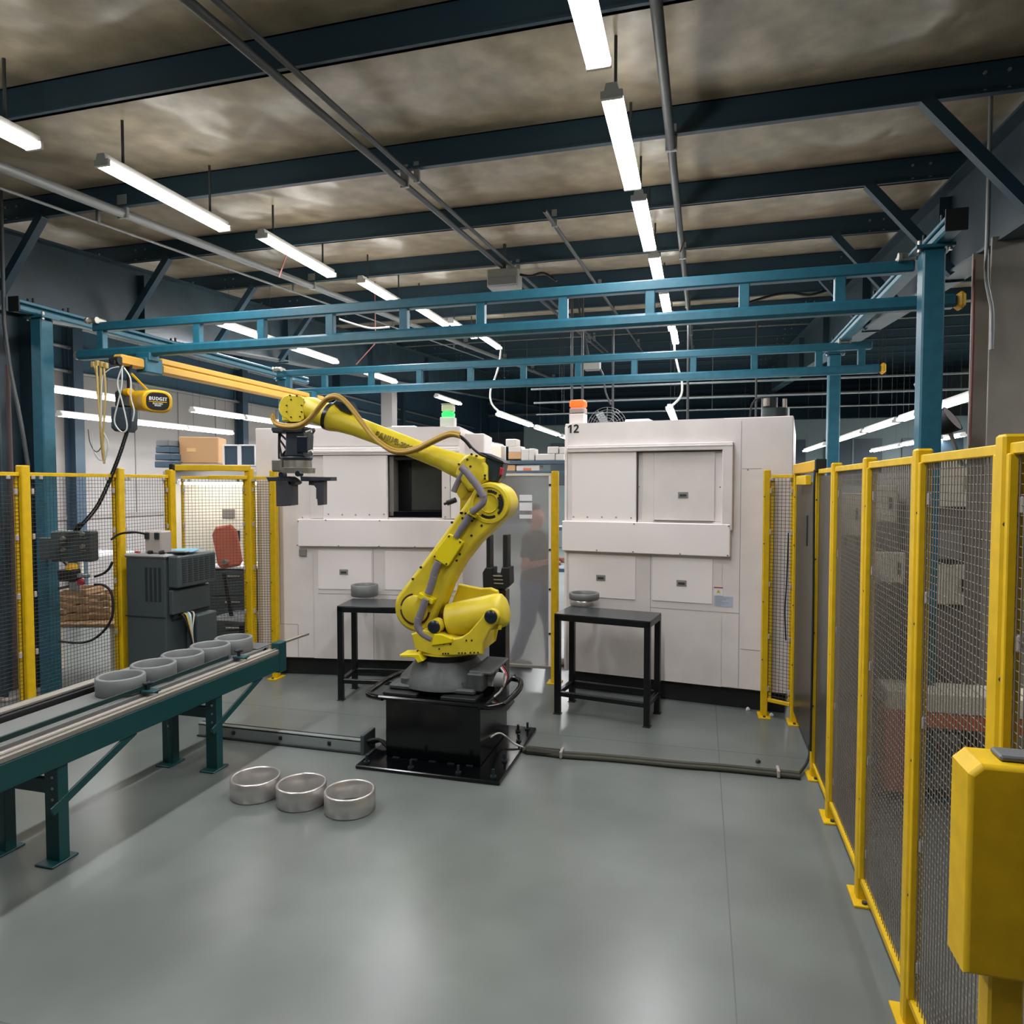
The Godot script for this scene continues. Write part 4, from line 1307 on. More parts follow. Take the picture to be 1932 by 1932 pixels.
func machines() -> void:
	# left machine
	var t := thing("lathe_cabinet", "left white machine tool with a sliding door half open on a dark window", "machine", Vector3(-3.65, 0, -6.38), deg_to_rad(9.0))
	var w := [Vector2(-0.226, 2.312), Vector2(1.154, 1.666)]
	machine_body(t, -0.845, 1.316, w[0].x, w[1].x, w[1].y, w[0].y, 2.3)
	var q := [Vector2(-0.378, 1.647), Vector2(1.316, 1.366)]
	slab(t, "splash_band", q[0], q[1], 0.0, 0.05, M.white_door, 0.006)
	q = [Vector2(-0.294, 2.378), Vector2(1.308, 2.305)]
	slab(t, "door_header", q[0], q[1], 0.0, 0.045, M.white_paint, 0.006)
	q = [Vector2(-0.249, 2.356), Vector2(1.319, 2.331)]
	slab(t, "header_lip", q[0], q[1], 0.045, 0.055, M.white_door, 0.003)
	q = [Vector2(-0.255, 2.301), Vector2(-0.109, 1.654)]
	slab(t, "door_post", q[0], q[1], -0.08, 0.015, M.white_paint)
	q = [Vector2(-0.113, 2.306), Vector2(0.568, 1.636)]
	var d := slab(t, "sliding_door", q[0], q[1], -0.02, 0.03, M.white_door, 0.008)
	screws(d, [Vector2(-0.051, 1.699), Vector2(0.096, 1.694), Vector2(0.237, 1.694), Vector2(0.383, 1.695), Vector2(0.535, 1.701)], 0.032)
	q = [Vector2(0.572, 2.303), Vector2(1.137, 1.666)]
	var z := -0.05
	slab(t, "dark_window", q[0] + Vector2(0.02, -0.02), q[1] + Vector2(0, 0.02), -0.34, -0.3, M.interior, 0.0)
	q = [Vector2(0.738, 2.264), Vector2(1.115, 1.726)]
	slab(t, "interior_panel", q[0], q[1], -0.3, -0.27, M.interior_panel, 0.01)
	q = [Vector2(0.578, 2.297), Vector2(0.624, 1.68)]
	slab(t, "window_channel", q[0], q[1], -0.2, -0.02, M.window_frame)
	q = [Vector2(0.572, 2.308), Vector2(1.145, 2.257)]
	slab(t, "window_top_rail", q[0], q[1], -0.3, -0.04, M.interior)
	q = [Vector2(0.574, 1.729), Vector2(1.132, 1.672)]
	slab(t, "window_sill", q[0], q[1], -0.3, -0.02, M.gloss_black)
	q = [Vector2(1.134, 2.295), Vector2(1.219, 1.661)]
	slab(t, "door_post", q[0], q[1], -0.02, 0.02, M.white_paint)
	q = [Vector2(1.227, 2.375), Vector2(1.317, 1.662)]
	slab(t, "edge_strip", q[0], q[1], 0.0, 0.03, M.white_door)
	screws(t, [Vector2(-0.372, 1.625), Vector2(-0.381, 1.377), Vector2(0.059, 1.375), Vector2(0.487, 1.374), Vector2(0.86, 1.372), Vector2(1.177, 2.145), Vector2(1.177, 1.973), Vector2(1.175, 1.677), Vector2(-0.32, 1.664), Vector2(-0.075, 1.638), Vector2(0.495, 1.636)], 0.051)
	for k in [[[Vector2(-0.181, 1.323), Vector2(0.394, 0.918)], Vector2(0.096, 1.1)], [[Vector2(0.532, 1.32), Vector2(1.282, 0.922)], Vector2(0.942, 1.096)]]:
		var p := slab(t, "access_panel", k[0][0], k[0][1], 0.0, 0.008, M.white_door, 0.003)
		pull(p, k[1], 0.008)
	for k in [[0.407, 0.19, 1.35], [-0.409, 0.19, 0.54], [-0.6, 0.54, 2.58]]:
		slab(t, "panel_seam", Vector2(k[0], k[1]), Vector2(k[0] + 0.004, k[2]), -0.001, 0.0015, M.seam, 0.0)
	for k in [[-0.629, -0.409, 0.54], [-0.186, 1.3, 0.869], [-0.25, 1.3, 2.395]]:
		slab(t, "panel_seam", Vector2(k[0], k[2]), Vector2(k[1], k[2] + 0.004), -0.001, 0.0015, M.seam, 0.0)
	q = [Vector2(-0.381, 1.332), Vector2(-0.302, 1.261)]
	slab(t, "lock_plate", q[0], q[1], 0.0, 0.02, M.handle_grey)
	var g := G.new()
	g.bx(Vector3(1.2, 2.2, -0.9), Vector3(1.52, 2.54, -0.3), 0.01)
	part(t, "side_box", g, M.white_paint)
	g = G.new()
	g.bx(Vector3(0.55, 2.59, -0.6), Vector3(0.8, 2.62, -0.2), 0.006)
	part(t, "roof_lid", g, M.white_door)
	var s := t.transform * Vector3(1.18, 2.59, -0.1)
	signal_tower("signal tower glowing green on top of the left white machine", s, t.rotation.y, "green")
	# right machine
	t = thing("lathe_cabinet", "right white machine tool marked 12 with closed doors and access panels", "machine", Vector3(-0.324, 0, -6.46), deg_to_rad(-7.5))
	w = [Vector2(-0.88, 2.342), Vector2(0.513, 1.67)]
	machine_body(t, -0.955, 1.09, w[0].x, w[1].x, w[1].y, w[0].y, 2.3)
	q = [Vector2(-0.969, 1.65), Vector2(0.588, 1.39)]
	slab(t, "splash_band", Vector2(-0.965, 1.655), Vector2(0.59, 1.366), 0.0, 0.06, M.white_door, 0.006)
	slab(t, "frame_side", Vector2(0.515, 1.6), Vector2(0.605, 2.378), 0.0, 0.055, M.white_paint, 0.006)
	slab(t, "frame_top", Vector2(-0.918, 2.31), Vector2(0.605, 2.378), 0.0, 0.054, M.white_paint, 0.006)
	slab(t, "frame_lip", Vector2(-0.918, 2.345), Vector2(0.605, 2.36), 0.054, 0.06, M.white_door, 0.002)
	q = [Vector2(-0.918, 2.368), Vector2(-0.872, 1.641)]
	slab(t, "frame_side", q[0], q[1], 0.0, 0.03, M.white_paint)
	q = [Vector2(-0.88, 2.311), Vector2(-0.252, 1.64)]
	d = slab(t, "left_door", q[0], q[1], -0.04, 0.03, M.white_door, 0.008)
	screws(d, [Vector2(-0.856, 1.693), Vector2(-0.718, 1.693), Vector2(-0.577, 1.696), Vector2(-0.439, 1.696), Vector2(-0.297, 1.693)], 0.031)
	q = [Vector2(-0.252, 2.31), Vector2(-0.198, 1.656)]
	slab(t, "door_gap", q[0], q[1], -0.1, -0.02, M.white_paint)
	q = [Vector2(-0.252, 2.31), Vector2(-0.241, 1.655)]
	slab(t, "door_edge_seal", q[0], q[1], -0.05, 0.01, M.pipe_dark, 0.0)
	q = [Vector2(-0.202, 2.309), Vector2(-0.094, 1.658)]
	slab(t, "door_post", q[0], q[1], -0.05, 0.0, M.white_paint)
	q = [Vector2(-0.095, 2.317), Vector2(0.449, 1.674)]
	d = slab(t, "right_door", q[0], q[1], -0.05, 0.004, M.white_paint, 0.006)
	pull(d, Vector2(0.172, 1.909), 0.004)
	q = [Vector2(0.446, 2.306), Vector2(0.517, 1.671)]
	slab(t, "door_post", q[0], q[1], -0.05, -0.01, M.white_paint)
	q = [Vector2(-0.885, 2.342), Vector2(0.505, 2.3)]
	slab(t, "door_track", q[0], q[1], -0.05, 0.02, M.pipe_dark, 0.0)
	q = [Vector2(-0.099, 1.667), Vector2(0.44, 1.667)]
	slab(t, "door_track", q[0], q[1], -0.03, 0.012, M.pipe_dark, 0.0)
	screws(t, [Vector2(-0.964, 1.634), Vector2(-0.262, 1.639), Vector2(0.576, 1.639), Vector2(0.57, 1.38), Vector2(0.159, 1.378), Vector2(-0.27, 1.381), Vector2(-0.617, 1.383), Vector2(-0.22, 1.985), Vector2(0.5, 1.981), Vector2(0.73, 2.13)], 0.061)
	for k in [[[Vector2(-0.909, 1.337), Vector2(-0.257, 0.924)], Vector2(-0.59, 1.116)], [[Vector2(-0.102, 1.338), Vector2(0.439, 0.931)], Vector2(0.166, 1.107)]]:
		var p := slab(t, "access_panel", k[0][0], k[0][1], 0.0, 0.008, M.white_door, 0.003)
		pull(p, k[1], 0.008)
	for k in [[-0.12, 0.27, 1.367], [0.667, 0.2, 2.56]]:
		slab(t, "panel_seam", Vector2(k[0], k[1]), Vector2(k[0] + 0.004, k[2]), -0.001, 0.0015, M.seam, 0.0)
	for k in [[0.677, 0.84, 2.14], [0.444, 0.667, 0.862], [0.679, 0.847, 0.546], [-0.117, 0.444, 0.862]]:
		slab(t, "panel_seam", Vector2(k[0], k[2]), Vector2(k[1], k[2] + 0.004), -0.001, 0.0015, M.seam, 0.0)
	# warning label and the machine number
	q = [Vector2(0.451, 1.089), Vector2(0.529, 1.013)]
	var lb := slab(t, "warning_label", q[0], q[1], 0.0, 0.003, M.label_white, 0.0)
	q = [Vector2(0.451, 1.089), Vector2(0.528, 1.079)]
	slab(lb, "red_header", q[0], q[1], 0.003, 0.005, M.label_red, 0.0)
	g = G.new()
	var c := Vector2(0.49, 1.051)
	g.prism([c + Vector2(-0.017, -0.014), c + Vector2(0.017, -0.014), c + Vector2(0, 0.016)], 0.003, 0.005)
	part(lb, "triangle", g, M.label_yellow)
	q = [Vector2(0.452, 1.008), Vector2(0.616, 0.914)]
	lb = slab(t, "instruction_sheet", q[0], q[1], 0.0, 0.0025, M.label_blue, 0.0)
	g = G.new()
	for i in 7:
		g.bx(Vector3(q[0].x + 0.012, q[1].y + 0.012 + i * 0.013, 0.0025), Vector3(q[0].x + 0.06 + 0.09 * fmod(i * 0.37, 1.0), q[1].y + 0.015 + i * 0.013, 0.0035))
	part(lb, "print_lines", g, M.handle_grey, "stuff")
	var n := Vector2(-0.873, 2.538)
	words(t, "machine_number", "12", 0.078, M.matt_black, Transform3D(Basis.IDENTITY, Vector3(n.x, n.y, 0.002)), 0.004)
	slab(t, "edge_strip", Vector2(-0.955, 0.2), Vector2(-0.93, 2.56), 0.0, 0.012, M.white_door, 0.003)
	g = G.new()
	g.bx(Vector3(-0.42, 2.59, -0.5), Vector3(-0.18, 2.63, -0.2), 0.01)
	part(t, "roof_lid", g, M.white_door)
	s = t.transform * Vector3(-0.86, 2.59, -0.12)
	signal_tower("signal tower glowing red on top of the machine marked 12", s, t.rotation.y, "red")
	# coolant pump on its roof
	var pm := thing("coolant_pump", "dark motor pump with a coiled hose on the right machine's roof corner", "pump", t.transform * Vector3(0.93, 2.59, -0.35), t.rotation.y)
	g = G.new()
	g.cyl(Vector3(0, 0, 0), Vector3(0, 0.1, 0), 0.12, -1.0, 20)
	g.cyl(Vector3(-0.05, 0.1, 0), Vector3(-0.05, 0.2, 0), 0.07, -1.0, 18)
	part(pm, "motor", g, M.motor_dark)
	g = G.new()
	g.cyl(Vector3(-0.07, 0.12, 0.06), Vector3(-0.07, 0.19, 0.06), 0.03, -1.0, 12)
	g.cyl(Vector3(0.08, 0.0, 0.06), Vector3(0.08, 0.18, 0.06), 0.02, -1.0, 10)
	part(pm, "steel_valve", g, M.aluminium)
	g = G.new()
	g.tube(smooth([Vector3(-0.07, 0.18, 0.06), Vector3(-0.14, 0.2, 0.05), Vector3(-0.2, 0.14, 0.03), Vector3(-0.22, 0.0, 0.0)], 6), 0.008, 6)
	part(pm, "hose", g, M.matt_black)

# ---------------------------------------------------------------- work tables
func work_table(label: String, at: Vector3, turn: float, wide: float, deep: float, high: float) -> Node3D:
	var t := thing("work_table", label, "table", at, turn, "black steel tables before the machines")
	var g := G.new()
	g.bx(Vector3(0, high - 0.006, -deep), Vector3(wide, high, 0), 0.002)
	part(t, "tabletop", g, M.table_top)
	g = G.new()
	g.bx(Vector3(0, high - 0.06, -0.05), Vector3(wide, high - 0.006, 0), 0.004)
	g.bx(Vector3(0, high - 0.06, -deep), Vector3(wide, high - 0.006, -deep + 0.05), 0.004)
	g.bx(Vector3(0, high - 0.06, -deep), Vector3(0.05, high - 0.006, 0), 0.004)
	g.bx(Vector3(wide - 0.05, high - 0.06, -deep), Vector3(wide, high - 0.006, 0), 0.004)
	part(t, "apron", g, M.black)
	for x in [0.025, wide - 0.025]:
		for z in [-0.025, -deep + 0.025]:
			g = G.new()
			g.bx(Vector3(x - 0.025, 0.006, z - 0.025), Vector3(x + 0.025, high - 0.05, z + 0.025), 0.004)
			var l := part(t, "leg", g, M.black)
			g = G.new()
			g.bx(Vector3(x - 0.032, 0, z - 0.032), Vector3(x + 0.032, 0.008, z + 0.032), 0.002)
			part(l, "foot_plate", g, M.black)
	for e in [[Vector3(0.05, 0.18, -0.025), Vector3(wide - 0.05, 0.18, -0.025)], [Vector3(0.05, 0.18, -deep + 0.025), Vector3(wide - 0.05, 0.18, -deep + 0.025)], [Vector3(0.025, 0.18, -0.05), Vector3(0.025, 0.18, -deep + 0.05)], [Vector3(wide - 0.025, 0.18, -0.05), Vector3(wide - 0.025, 0.18, -deep + 0.05)]]:
		g = G.new()
		g.bar(e[0], e[1], 0.04, 0.04, 0.004)
		part(t, "stretcher", g, M.black)
	return t

func ring(t: Node3D, called: String, ro: float, ri: float, h: float, m: Material, y0 := 0.0) -> MeshInstance3D:
	var g := G.new()
	var c := 0.006
	g.lathe([Vector2(ri, y0 + c), Vector2(ri + c, y0), Vector2(ro - c, y0), Vector2(ro, y0 + c), Vector2(ro, y0 + h - c), Vector2(ro - c, y0 + h), Vector2(ri + c, y0 + h), Vector2(ri, y0 + h - c), Vector2(ri, y0 + c)], Transform3D.IDENTITY, 48)
	return part(t, called, g, m)

func tables() -> void:
	var a := work_table("right black steel work table holding a stepped ring in front of the machine marked 12", Vector3(-1.218, 0, -5.835), deg_to_rad(-9.5), 0.84, 0.42, 0.885)
	var b := work_table("left black steel work table half hidden behind the robot's shoulder", Vector3(-3.229, 0, -5.668), deg_to_rad(8.5), 0.84, 0.42, 0.885)
	var p := Vector3(-1.037, 0.885, -6.331)
	var t := thing("machined_ring", "steel ring with a bright machined lower half on the right black table", "ring", p)
	ring(t, "unmachined_rim", 0.14, 0.115, 0.06, M.ring_grey, 0.055)
	ring(t, "bright_machined_band", 0.132, 0.1, 0.056, M.ring_steel)
	p = Vector3(-3.254, 0.885, -6.265)
	t = thing("ring_blank", "grey unmachined ring on the left black table behind the robot", "ring", p)
	ring(t, "ring_body", 0.135, 0.11, 0.115, M.ring_grey)

# ---------------------------------------------------------------- partition, fork stand, person
func partition() -> void:
	var t := thing("clear_partition", "cloudy clear plastic partition between the two white machines", "partition", Vector3(-1.95, 0, -6.75), deg_to_rad(2.0))
	var g := G.new()
	g.bx(Vector3(-0.52, 0.16, -0.004), Vector3(0.51, 2.1, 0.004))
	part(t, "pane", g, M.clear_plastic)
	for x in [-0.555, 0.545]:
		g = G.new()
		g.bx(Vector3(x - 0.035, 0.01, -0.035), Vector3(x + 0.035, 2.14, 0.035), 0.008)
		var p := part(t, "yellow_post", g, M.fence_yellow)
		g = G.new()
		g.bx(Vector3(x - 0.07, 0, -0.08), Vector3(x + 0.07, 0.012, 0.08), 0.002)
		part(p, "foot_plate", g, M.fence_yellow)
	for x in [-0.51, 0.495]:
		g = G.new()
		g.bx(Vector3(x - 0.014, 0.16, -0.01), Vector3(x + 0.014, 2.1, 0.012), 0.002)
		part(t, "pale_edge_strip", g, M.white_door)
		g = G.new()
		for y in [0.5, 0.95, 1.35, 2.0]:
			g.cyl(Vector3(x, y, 0.01), Vector3(x, y, 0.025), 0.012, -1.0, 8)
		part(t, "black_knobs", g, M.matt_black, "stuff")
	g = G.new()
	g.bx(Vector3(-0.52, 2.09, -0.012), Vector3(0.51, 2.115, 0.012), 0.003)
	part(t, "top_rail", g, M.beige_paint)
	g = G.new()
	g.bx(Vector3(-0.52, 0.14, -0.02), Vector3(0.51, 0.17, 0.02), 0.003)
	part(t, "bottom_rail", g, M.aluminium)
	g = G.new()
	g.bx(Vector3(0.18, 1.84, 0.004), Vector3(0.31, 1.9, 0.007))
	g.bx(Vector3(0.18, 1.74, 0.004), Vector3(0.31, 1.82, 0.007))
	g.bx(Vector3(0.18, 1.66, 0.004), Vector3(0.31, 1.7, 0.007))
	part(t, "paper_notices", g, M.label_white)
	# fork stand
	var c := Vector3(-1.732, 0.404, -5.894)
	t = thing("fork_stand", "black pedestal with a two-pronged fork head behind the robot", "stand", Vector3(c.x, 0, c.z))
	var w := [Vector3(-1.844, 1.556, -5.92), Vector3(-1.809, 1.236, -5.92), Vector3(-1.69, 1.559, -5.92), Vector3(-1.648, 1.241, -5.92), Vector3(-1.874, 1.248, -5.92), Vector3(-1.621, 1.075, -5.92), Vector3(-1.819, 1.067, -5.92), Vector3(-1.665, 0.45, -5.92)]
	var o := Vector3(c.x, 0, -5.92)
	for k in [0, 2]:
		g = G.new()
		g.bx(Vector3(w[k].x, w[k + 1].y, -5.98), Vector3(w[k + 1].x, w[k].y, -5.86), 0.006)
		wpart(t, "prong", g, M.matt_black)
	g = G.new()
	g.prism([Vector2(-1.874, 1.219), Vector2(-1.844, 1.264), Vector2(-1.779, 1.261), Vector2(-1.779, 1.203), Vector2(-1.71, 1.206), Vector2(-1.695, 1.268), Vector2(-1.626, 1.27), Vector2(-1.621, 1.123), Vector2(-1.665, 1.078), Vector2(-1.839, 1.071), Vector2(-1.87, 1.085)], -6.0, -5.84, 0.008)
	var hd := wpart(t, "fork_head", g, M.matt_black)
	g = G.new()
	for y in [1087, 1094, 1101]:
		g.box(Vector3(-1.729, 1.192, -5.835) + Vector3(0.004 * (y - 1087) / 7.0, -(y - 1087) * 0.0047, 0), Vector3(0.085, 0.012, 0.012), 0.003)
	wpart(hd, "steel_pins", g, M.aluminium)
	g = G.new()
	g.bx(Vector3(w[6].x, 0.02, -6.0), Vector3(w[7].x, w[6].y, -5.86), 0.006)
	wpart(t, "mast", g, M.black)
	g = G.new()
	g.bx(Vector3(w[6].x - 0.03, 0, -6.06), Vector3(w[7].x + 0.03, 0.02, -5.8), 0.004)
	wpart(t, "base_plate", g, M.black)
	person()

# bones joined by a smooth minimum and meshed as surface nets
func body_mesh(bones: Array, cell: float, k: float) -> G:
	var lo := Vector3(1e9, 1e9, 1e9)
	var hi := -lo
	for b in bones:
		var r: float = maxf(b[2], b[3]) + cell * 3.0
		for p in [b[0], b[1]]:
			lo = lo.min(p - Vector3.ONE * r)
			hi = hi.max(p + Vector3.ONE * r)
	var nx := int((hi.x - lo.x) / cell) + 2
	var ny := int((hi.y - lo.y) / cell) + 2
	var nz := int((hi.z - lo.z) / cell) + 2
	var f := PackedFloat32Array()
	f.resize(nx * ny * nz)
	f.fill(1.0)
	for b in bones:
		var A: Vector3 = b[0]
		var Bv: Vector3 = b[1]
		var ra: float = b[2]
		var rb: float = b[3]
		var d := Bv - A
		var dd := maxf(d.dot(d), 1e-9)
		var r := maxf(ra, rb) + k + cell * 2.0
		var l := (A.min(Bv) - Vector3.ONE * r - lo) / cell
		var h := (A.max(Bv) + Vector3.ONE * r - lo) / cell
		for z in range(maxi(0, int(l.z)), mini(nz, int(h.z) + 1)):
			for y in range(maxi(0, int(l.y)), mini(ny, int(h.y) + 1)):
				var row := (z * ny + y) * nx
				for x in range(maxi(0, int(l.x)), mini(nx, int(h.x) + 1)):
					var p := lo + Vector3(x, y, z) * cell
					var t := clampf((p - A).dot(d) / dd, 0.0, 1.0)
					var v := p.distance_to(A + d * t) - lerpf(ra, rb, t)
					var u := f[row + x]
					var m := maxf(k - absf(u - v), 0.0) / k
					f[row + x] = minf(u, v) - m * m * k * 0.25
	var idx := {}
	var pts := PackedVector3Array()
	var nor := PackedVector3Array()
	var st := [1, nx, nx * ny]
	for z in nz - 1:
		for y in ny - 1:
			for x in nx - 1:
				var i := (z * ny + y) * nx + x
				var s0 := f[i] < 0.0
				var mix := false
				for o in [1, nx, nx + 1, nx * ny, nx * ny + 1, nx * ny + nx, nx * ny + nx + 1]:
					if (f[i + o] < 0.0) != s0:
						mix = true
						break
				if not mix:
					continue
				var sum := Vector3.ZERO
				var cnt := 0
				for e in 3:
					var u := (e + 1) % 3
					var w := (e + 2) % 3
					for q in 4:
						var off := Vector3.ZERO
						off[u] = q & 1
						off[w] = q >> 1
						var j: int = i + (q & 1) * st[u] + (q >> 1) * st[w]
						var a := f[j]
						var b2: float = f[j + st[e]]
						if (a < 0.0) != (b2 < 0.0):
							off[e] = a / (a - b2)
							sum += off
							cnt += 1
				pts.append(lo + (Vector3(x, y, z) + sum / cnt) * cell)
				nor.append(Vector3(f[i + 1] - f[i], f[i + nx] - f[i], f[i + nx * ny] - f[i]).normalized())
				idx[i] = pts.size() - 1
	var g := G.new()
	for i in idx:
		for e in 3:
			var a := f[i]
			var b2: float = f[i + st[e]]
			if (a < 0.0) == (b2 < 0.0):
				continue
			var u: int = st[(e + 1) % 3]
			var w: int = st[(e + 2) % 3]
			if not (idx.has(i - u) and idx.has(i - w) and idx.has(i - u - w)):
				continue
			var q := [idx[i], idx[i - u], idx[i - u - w], idx[i - w]]
			g.squad(pts[q[0]], pts[q[1]], pts[q[2]], pts[q[3]], nor[q[0]], nor[q[1]], nor[q[2]], nor[q[3]])
	return g

func person() -> void:
	# stands behind the partition, turned right towards the machine, forearm raised to it
	var t := thing("person", "person in a dark short-sleeved shirt and blue jeans seen blurred through the partition", "person", Vector3(-1.76, 0, -7.4), deg_to_rad(78.0))
	# own axes: faces +z, +x is the left hand side
	var hip := 0.92
	var sh := 1.42
	var arms := [[Vector3(0, 1.48, -0.01), Vector3(0, 1.58, 0.01), 0.055, 0.052], [Vector3(0.2, 1.3, -0.01), Vector3(0.25, 1.13, -0.03), 0.043, 0.04], [Vector3(0.25, 1.13, -0.03), Vector3(0.2, 1.16, 0.2), 0.04, 0.028],
		[Vector3(-0.2, 1.3, -0.01), Vector3(-0.26, 1.13, 0.0), 0.043, 0.04], [Vector3(-0.26, 1.13, 0.0), Vector3(-0.2, 1.18, 0.23), 0.04, 0.028],
		[Vector3(0, 1.66, 0.0), Vector3(0, 1.7, -0.01), 0.078, 0.082], [Vector3(0, 1.6, 0.035), Vector3(0, 1.66, 0.02), 0.05, 0.068], [Vector3(0, 1.56, 0.055), Vector3(0, 1.58, 0.05), 0.03, 0.035],
		[Vector3(0, 1.655, 0.09), Vector3(0, 1.625, 0.103), 0.009, 0.014], [Vector3(0.078, 1.65, -0.005), Vector3(0.078, 1.62, 0.0), 0.014, 0.01], [Vector3(-0.078, 1.65, -0.005), Vector3(-0.078, 1.62, 0.0), 0.014, 0.01],
		[Vector3(0.16, 1.4, 0), Vector3(0.2, 1.3, -0.01), 0.05, 0.045], [Vector3(-0.16, 1.4, 0), Vector3(-0.2, 1.3, -0.01), 0.05, 0.045], [Vector3(-0.15, 1.42, 0), Vector3(0.15, 1.42, 0), 0.06, 0.06], [Vector3(0, 1.42, 0), Vector3(0, 1.0, 0), 0.1, 0.11],
		[Vector3(0.09, 0.92, 0), Vector3(0.1, 0.5, 0.13), 0.085, 0.06], [Vector3(0.1, 0.5, 0.13), Vector3(0.11, 0.1, 0.15), 0.056, 0.04], [Vector3(-0.09, 0.92, 0), Vector3(-0.1, 0.5, -0.04), 0.085, 0.06], [Vector3(-0.1, 0.5, -0.04), Vector3(-0.12, 0.1, -0.18), 0.056, 0.04],
		[Vector3(0.11, 0.06, 0.14), Vector3(0.12, 0.04, 0.29), 0.035, 0.028], [Vector3(-0.12, 0.06, -0.18), Vector3(-0.13, 0.04, -0.03), 0.035, 0.028]]
	for e in [-1.0, 1.0]:
		var wr := Vector3(0.2, 1.16, 0.2) if e > 0 else Vector3(-0.2, 1.18, 0.23)
		var pm := wr + Vector3(-0.01 * e, 0.005, 0.08)
		arms.append([wr, pm, 0.026, 0.034])
		for k in 4:
			var kn := pm + Vector3((k - 1.5) * 0.02, 0.004, 0.02)
			var tip := kn + Vector3((k - 1.5) * 0.004, -0.012, [0.032, 0.038, 0.036, 0.026][k])
			arms.append([kn, tip, 0.009, 0.009])
			arms.append([tip, tip + Vector3(0, -0.024, 0.014), 0.009, 0.007])
		arms.append([wr + Vector3(-0.02 * e, 0.0, 0.03), wr + Vector3(-0.055 * e, -0.01, 0.075), 0.012, 0.01])
	part(t, "body", body_mesh(arms, 0.0115, 0.025), M.skin)
	var shirt := [[Vector3(0, 1.4, 0.0), Vector3(0, 1.12, 0.01), 0.125, 0.135], [Vector3(0, 1.12, 0.01), Vector3(0, 0.9, 0.0), 0.135, 0.14], [Vector3(-0.15, 1.41, 0), Vector3(0.15, 1.41, 0), 0.08, 0.08],
		[Vector3(-0.09, 1.3, 0.02), Vector3(0.09, 1.3, 0.02), 0.115, 0.115], [Vector3(-0.07, 1.0, 0.0), Vector3(0.07, 1.0, 0.0), 0.13, 0.13],
		[Vector3(0.16, 1.4, 0), Vector3(0.215, 1.25, -0.015), 0.07, 0.062], [Vector3(-0.16, 1.4, 0), Vector3(-0.22, 1.25, -0.01), 0.07, 0.062]]
	part(t, "shirt", body_mesh(shirt, 0.02, 0.04), M.shirt)
	var jeans := [[Vector3(-0.07, 0.93, -0.01), Vector3(0.07, 0.93, -0.01), 0.13, 0.13], [Vector3(0.085, 0.88, -0.01), Vector3(0.1, 0.5, 0.13), 0.115, 0.085], [Vector3(0.1, 0.5, 0.13), Vector3(0.11, 0.1, 0.15), 0.08, 0.068],
		[Vector3(-0.085, 0.88, -0.01), Vector3(-0.1, 0.5, -0.04), 0.115, 0.085], [Vector3(-0.1, 0.5, -0.04), Vector3(-0.12, 0.1, -0.18), 0.08, 0.068]]
	part(t, "jeans", body_mesh(jeans, 0.02, 0.03), M.jeans)
	for s in [[Vector3(0.11, 0.05, 0.12), Vector3(0.125, 0.035, 0.32)], [Vector3(-0.12, 0.05, -0.21), Vector3(-0.135, 0.035, 0.0)]]:
		part(t, "shoe", body_mesh([[s[0], s[0].lerp(s[1], 0.5), 0.05, 0.046], [s[0].lerp(s[1], 0.5), s[1], 0.046, 0.035]], 0.012, 0.02), M.shoe)
	part(t, "hair", body_mesh([[Vector3(0, 1.69, -0.035), Vector3(0, 1.73, -0.01), 0.083, 0.078], [Vector3(0, 1.62, -0.05), Vector3(0, 1.68, -0.045), 0.055, 0.075]], 0.012, 0.02), M.hair)
	for e in [-1.0, 1.0]:
		var g := G.new()
		g.lathe([Vector2(0, -0.009), Vector2(0.008, -0.005), Vector2(0.01, 0), Vector2(0.008, 0.005), Vector2(0, 0.009)], Transform3D(Basis.IDENTITY, Vector3(e * 0.031, 1.658, 0.079)), 10)
		part(t, "eye", g, M.eye)
	var g := G.new()
	g.box(Vector3(0, 1.588, 0.088), Vector3(0.045, 0.01, 0.01), 0.004)
	part(t, "mouth", g, M.lip)

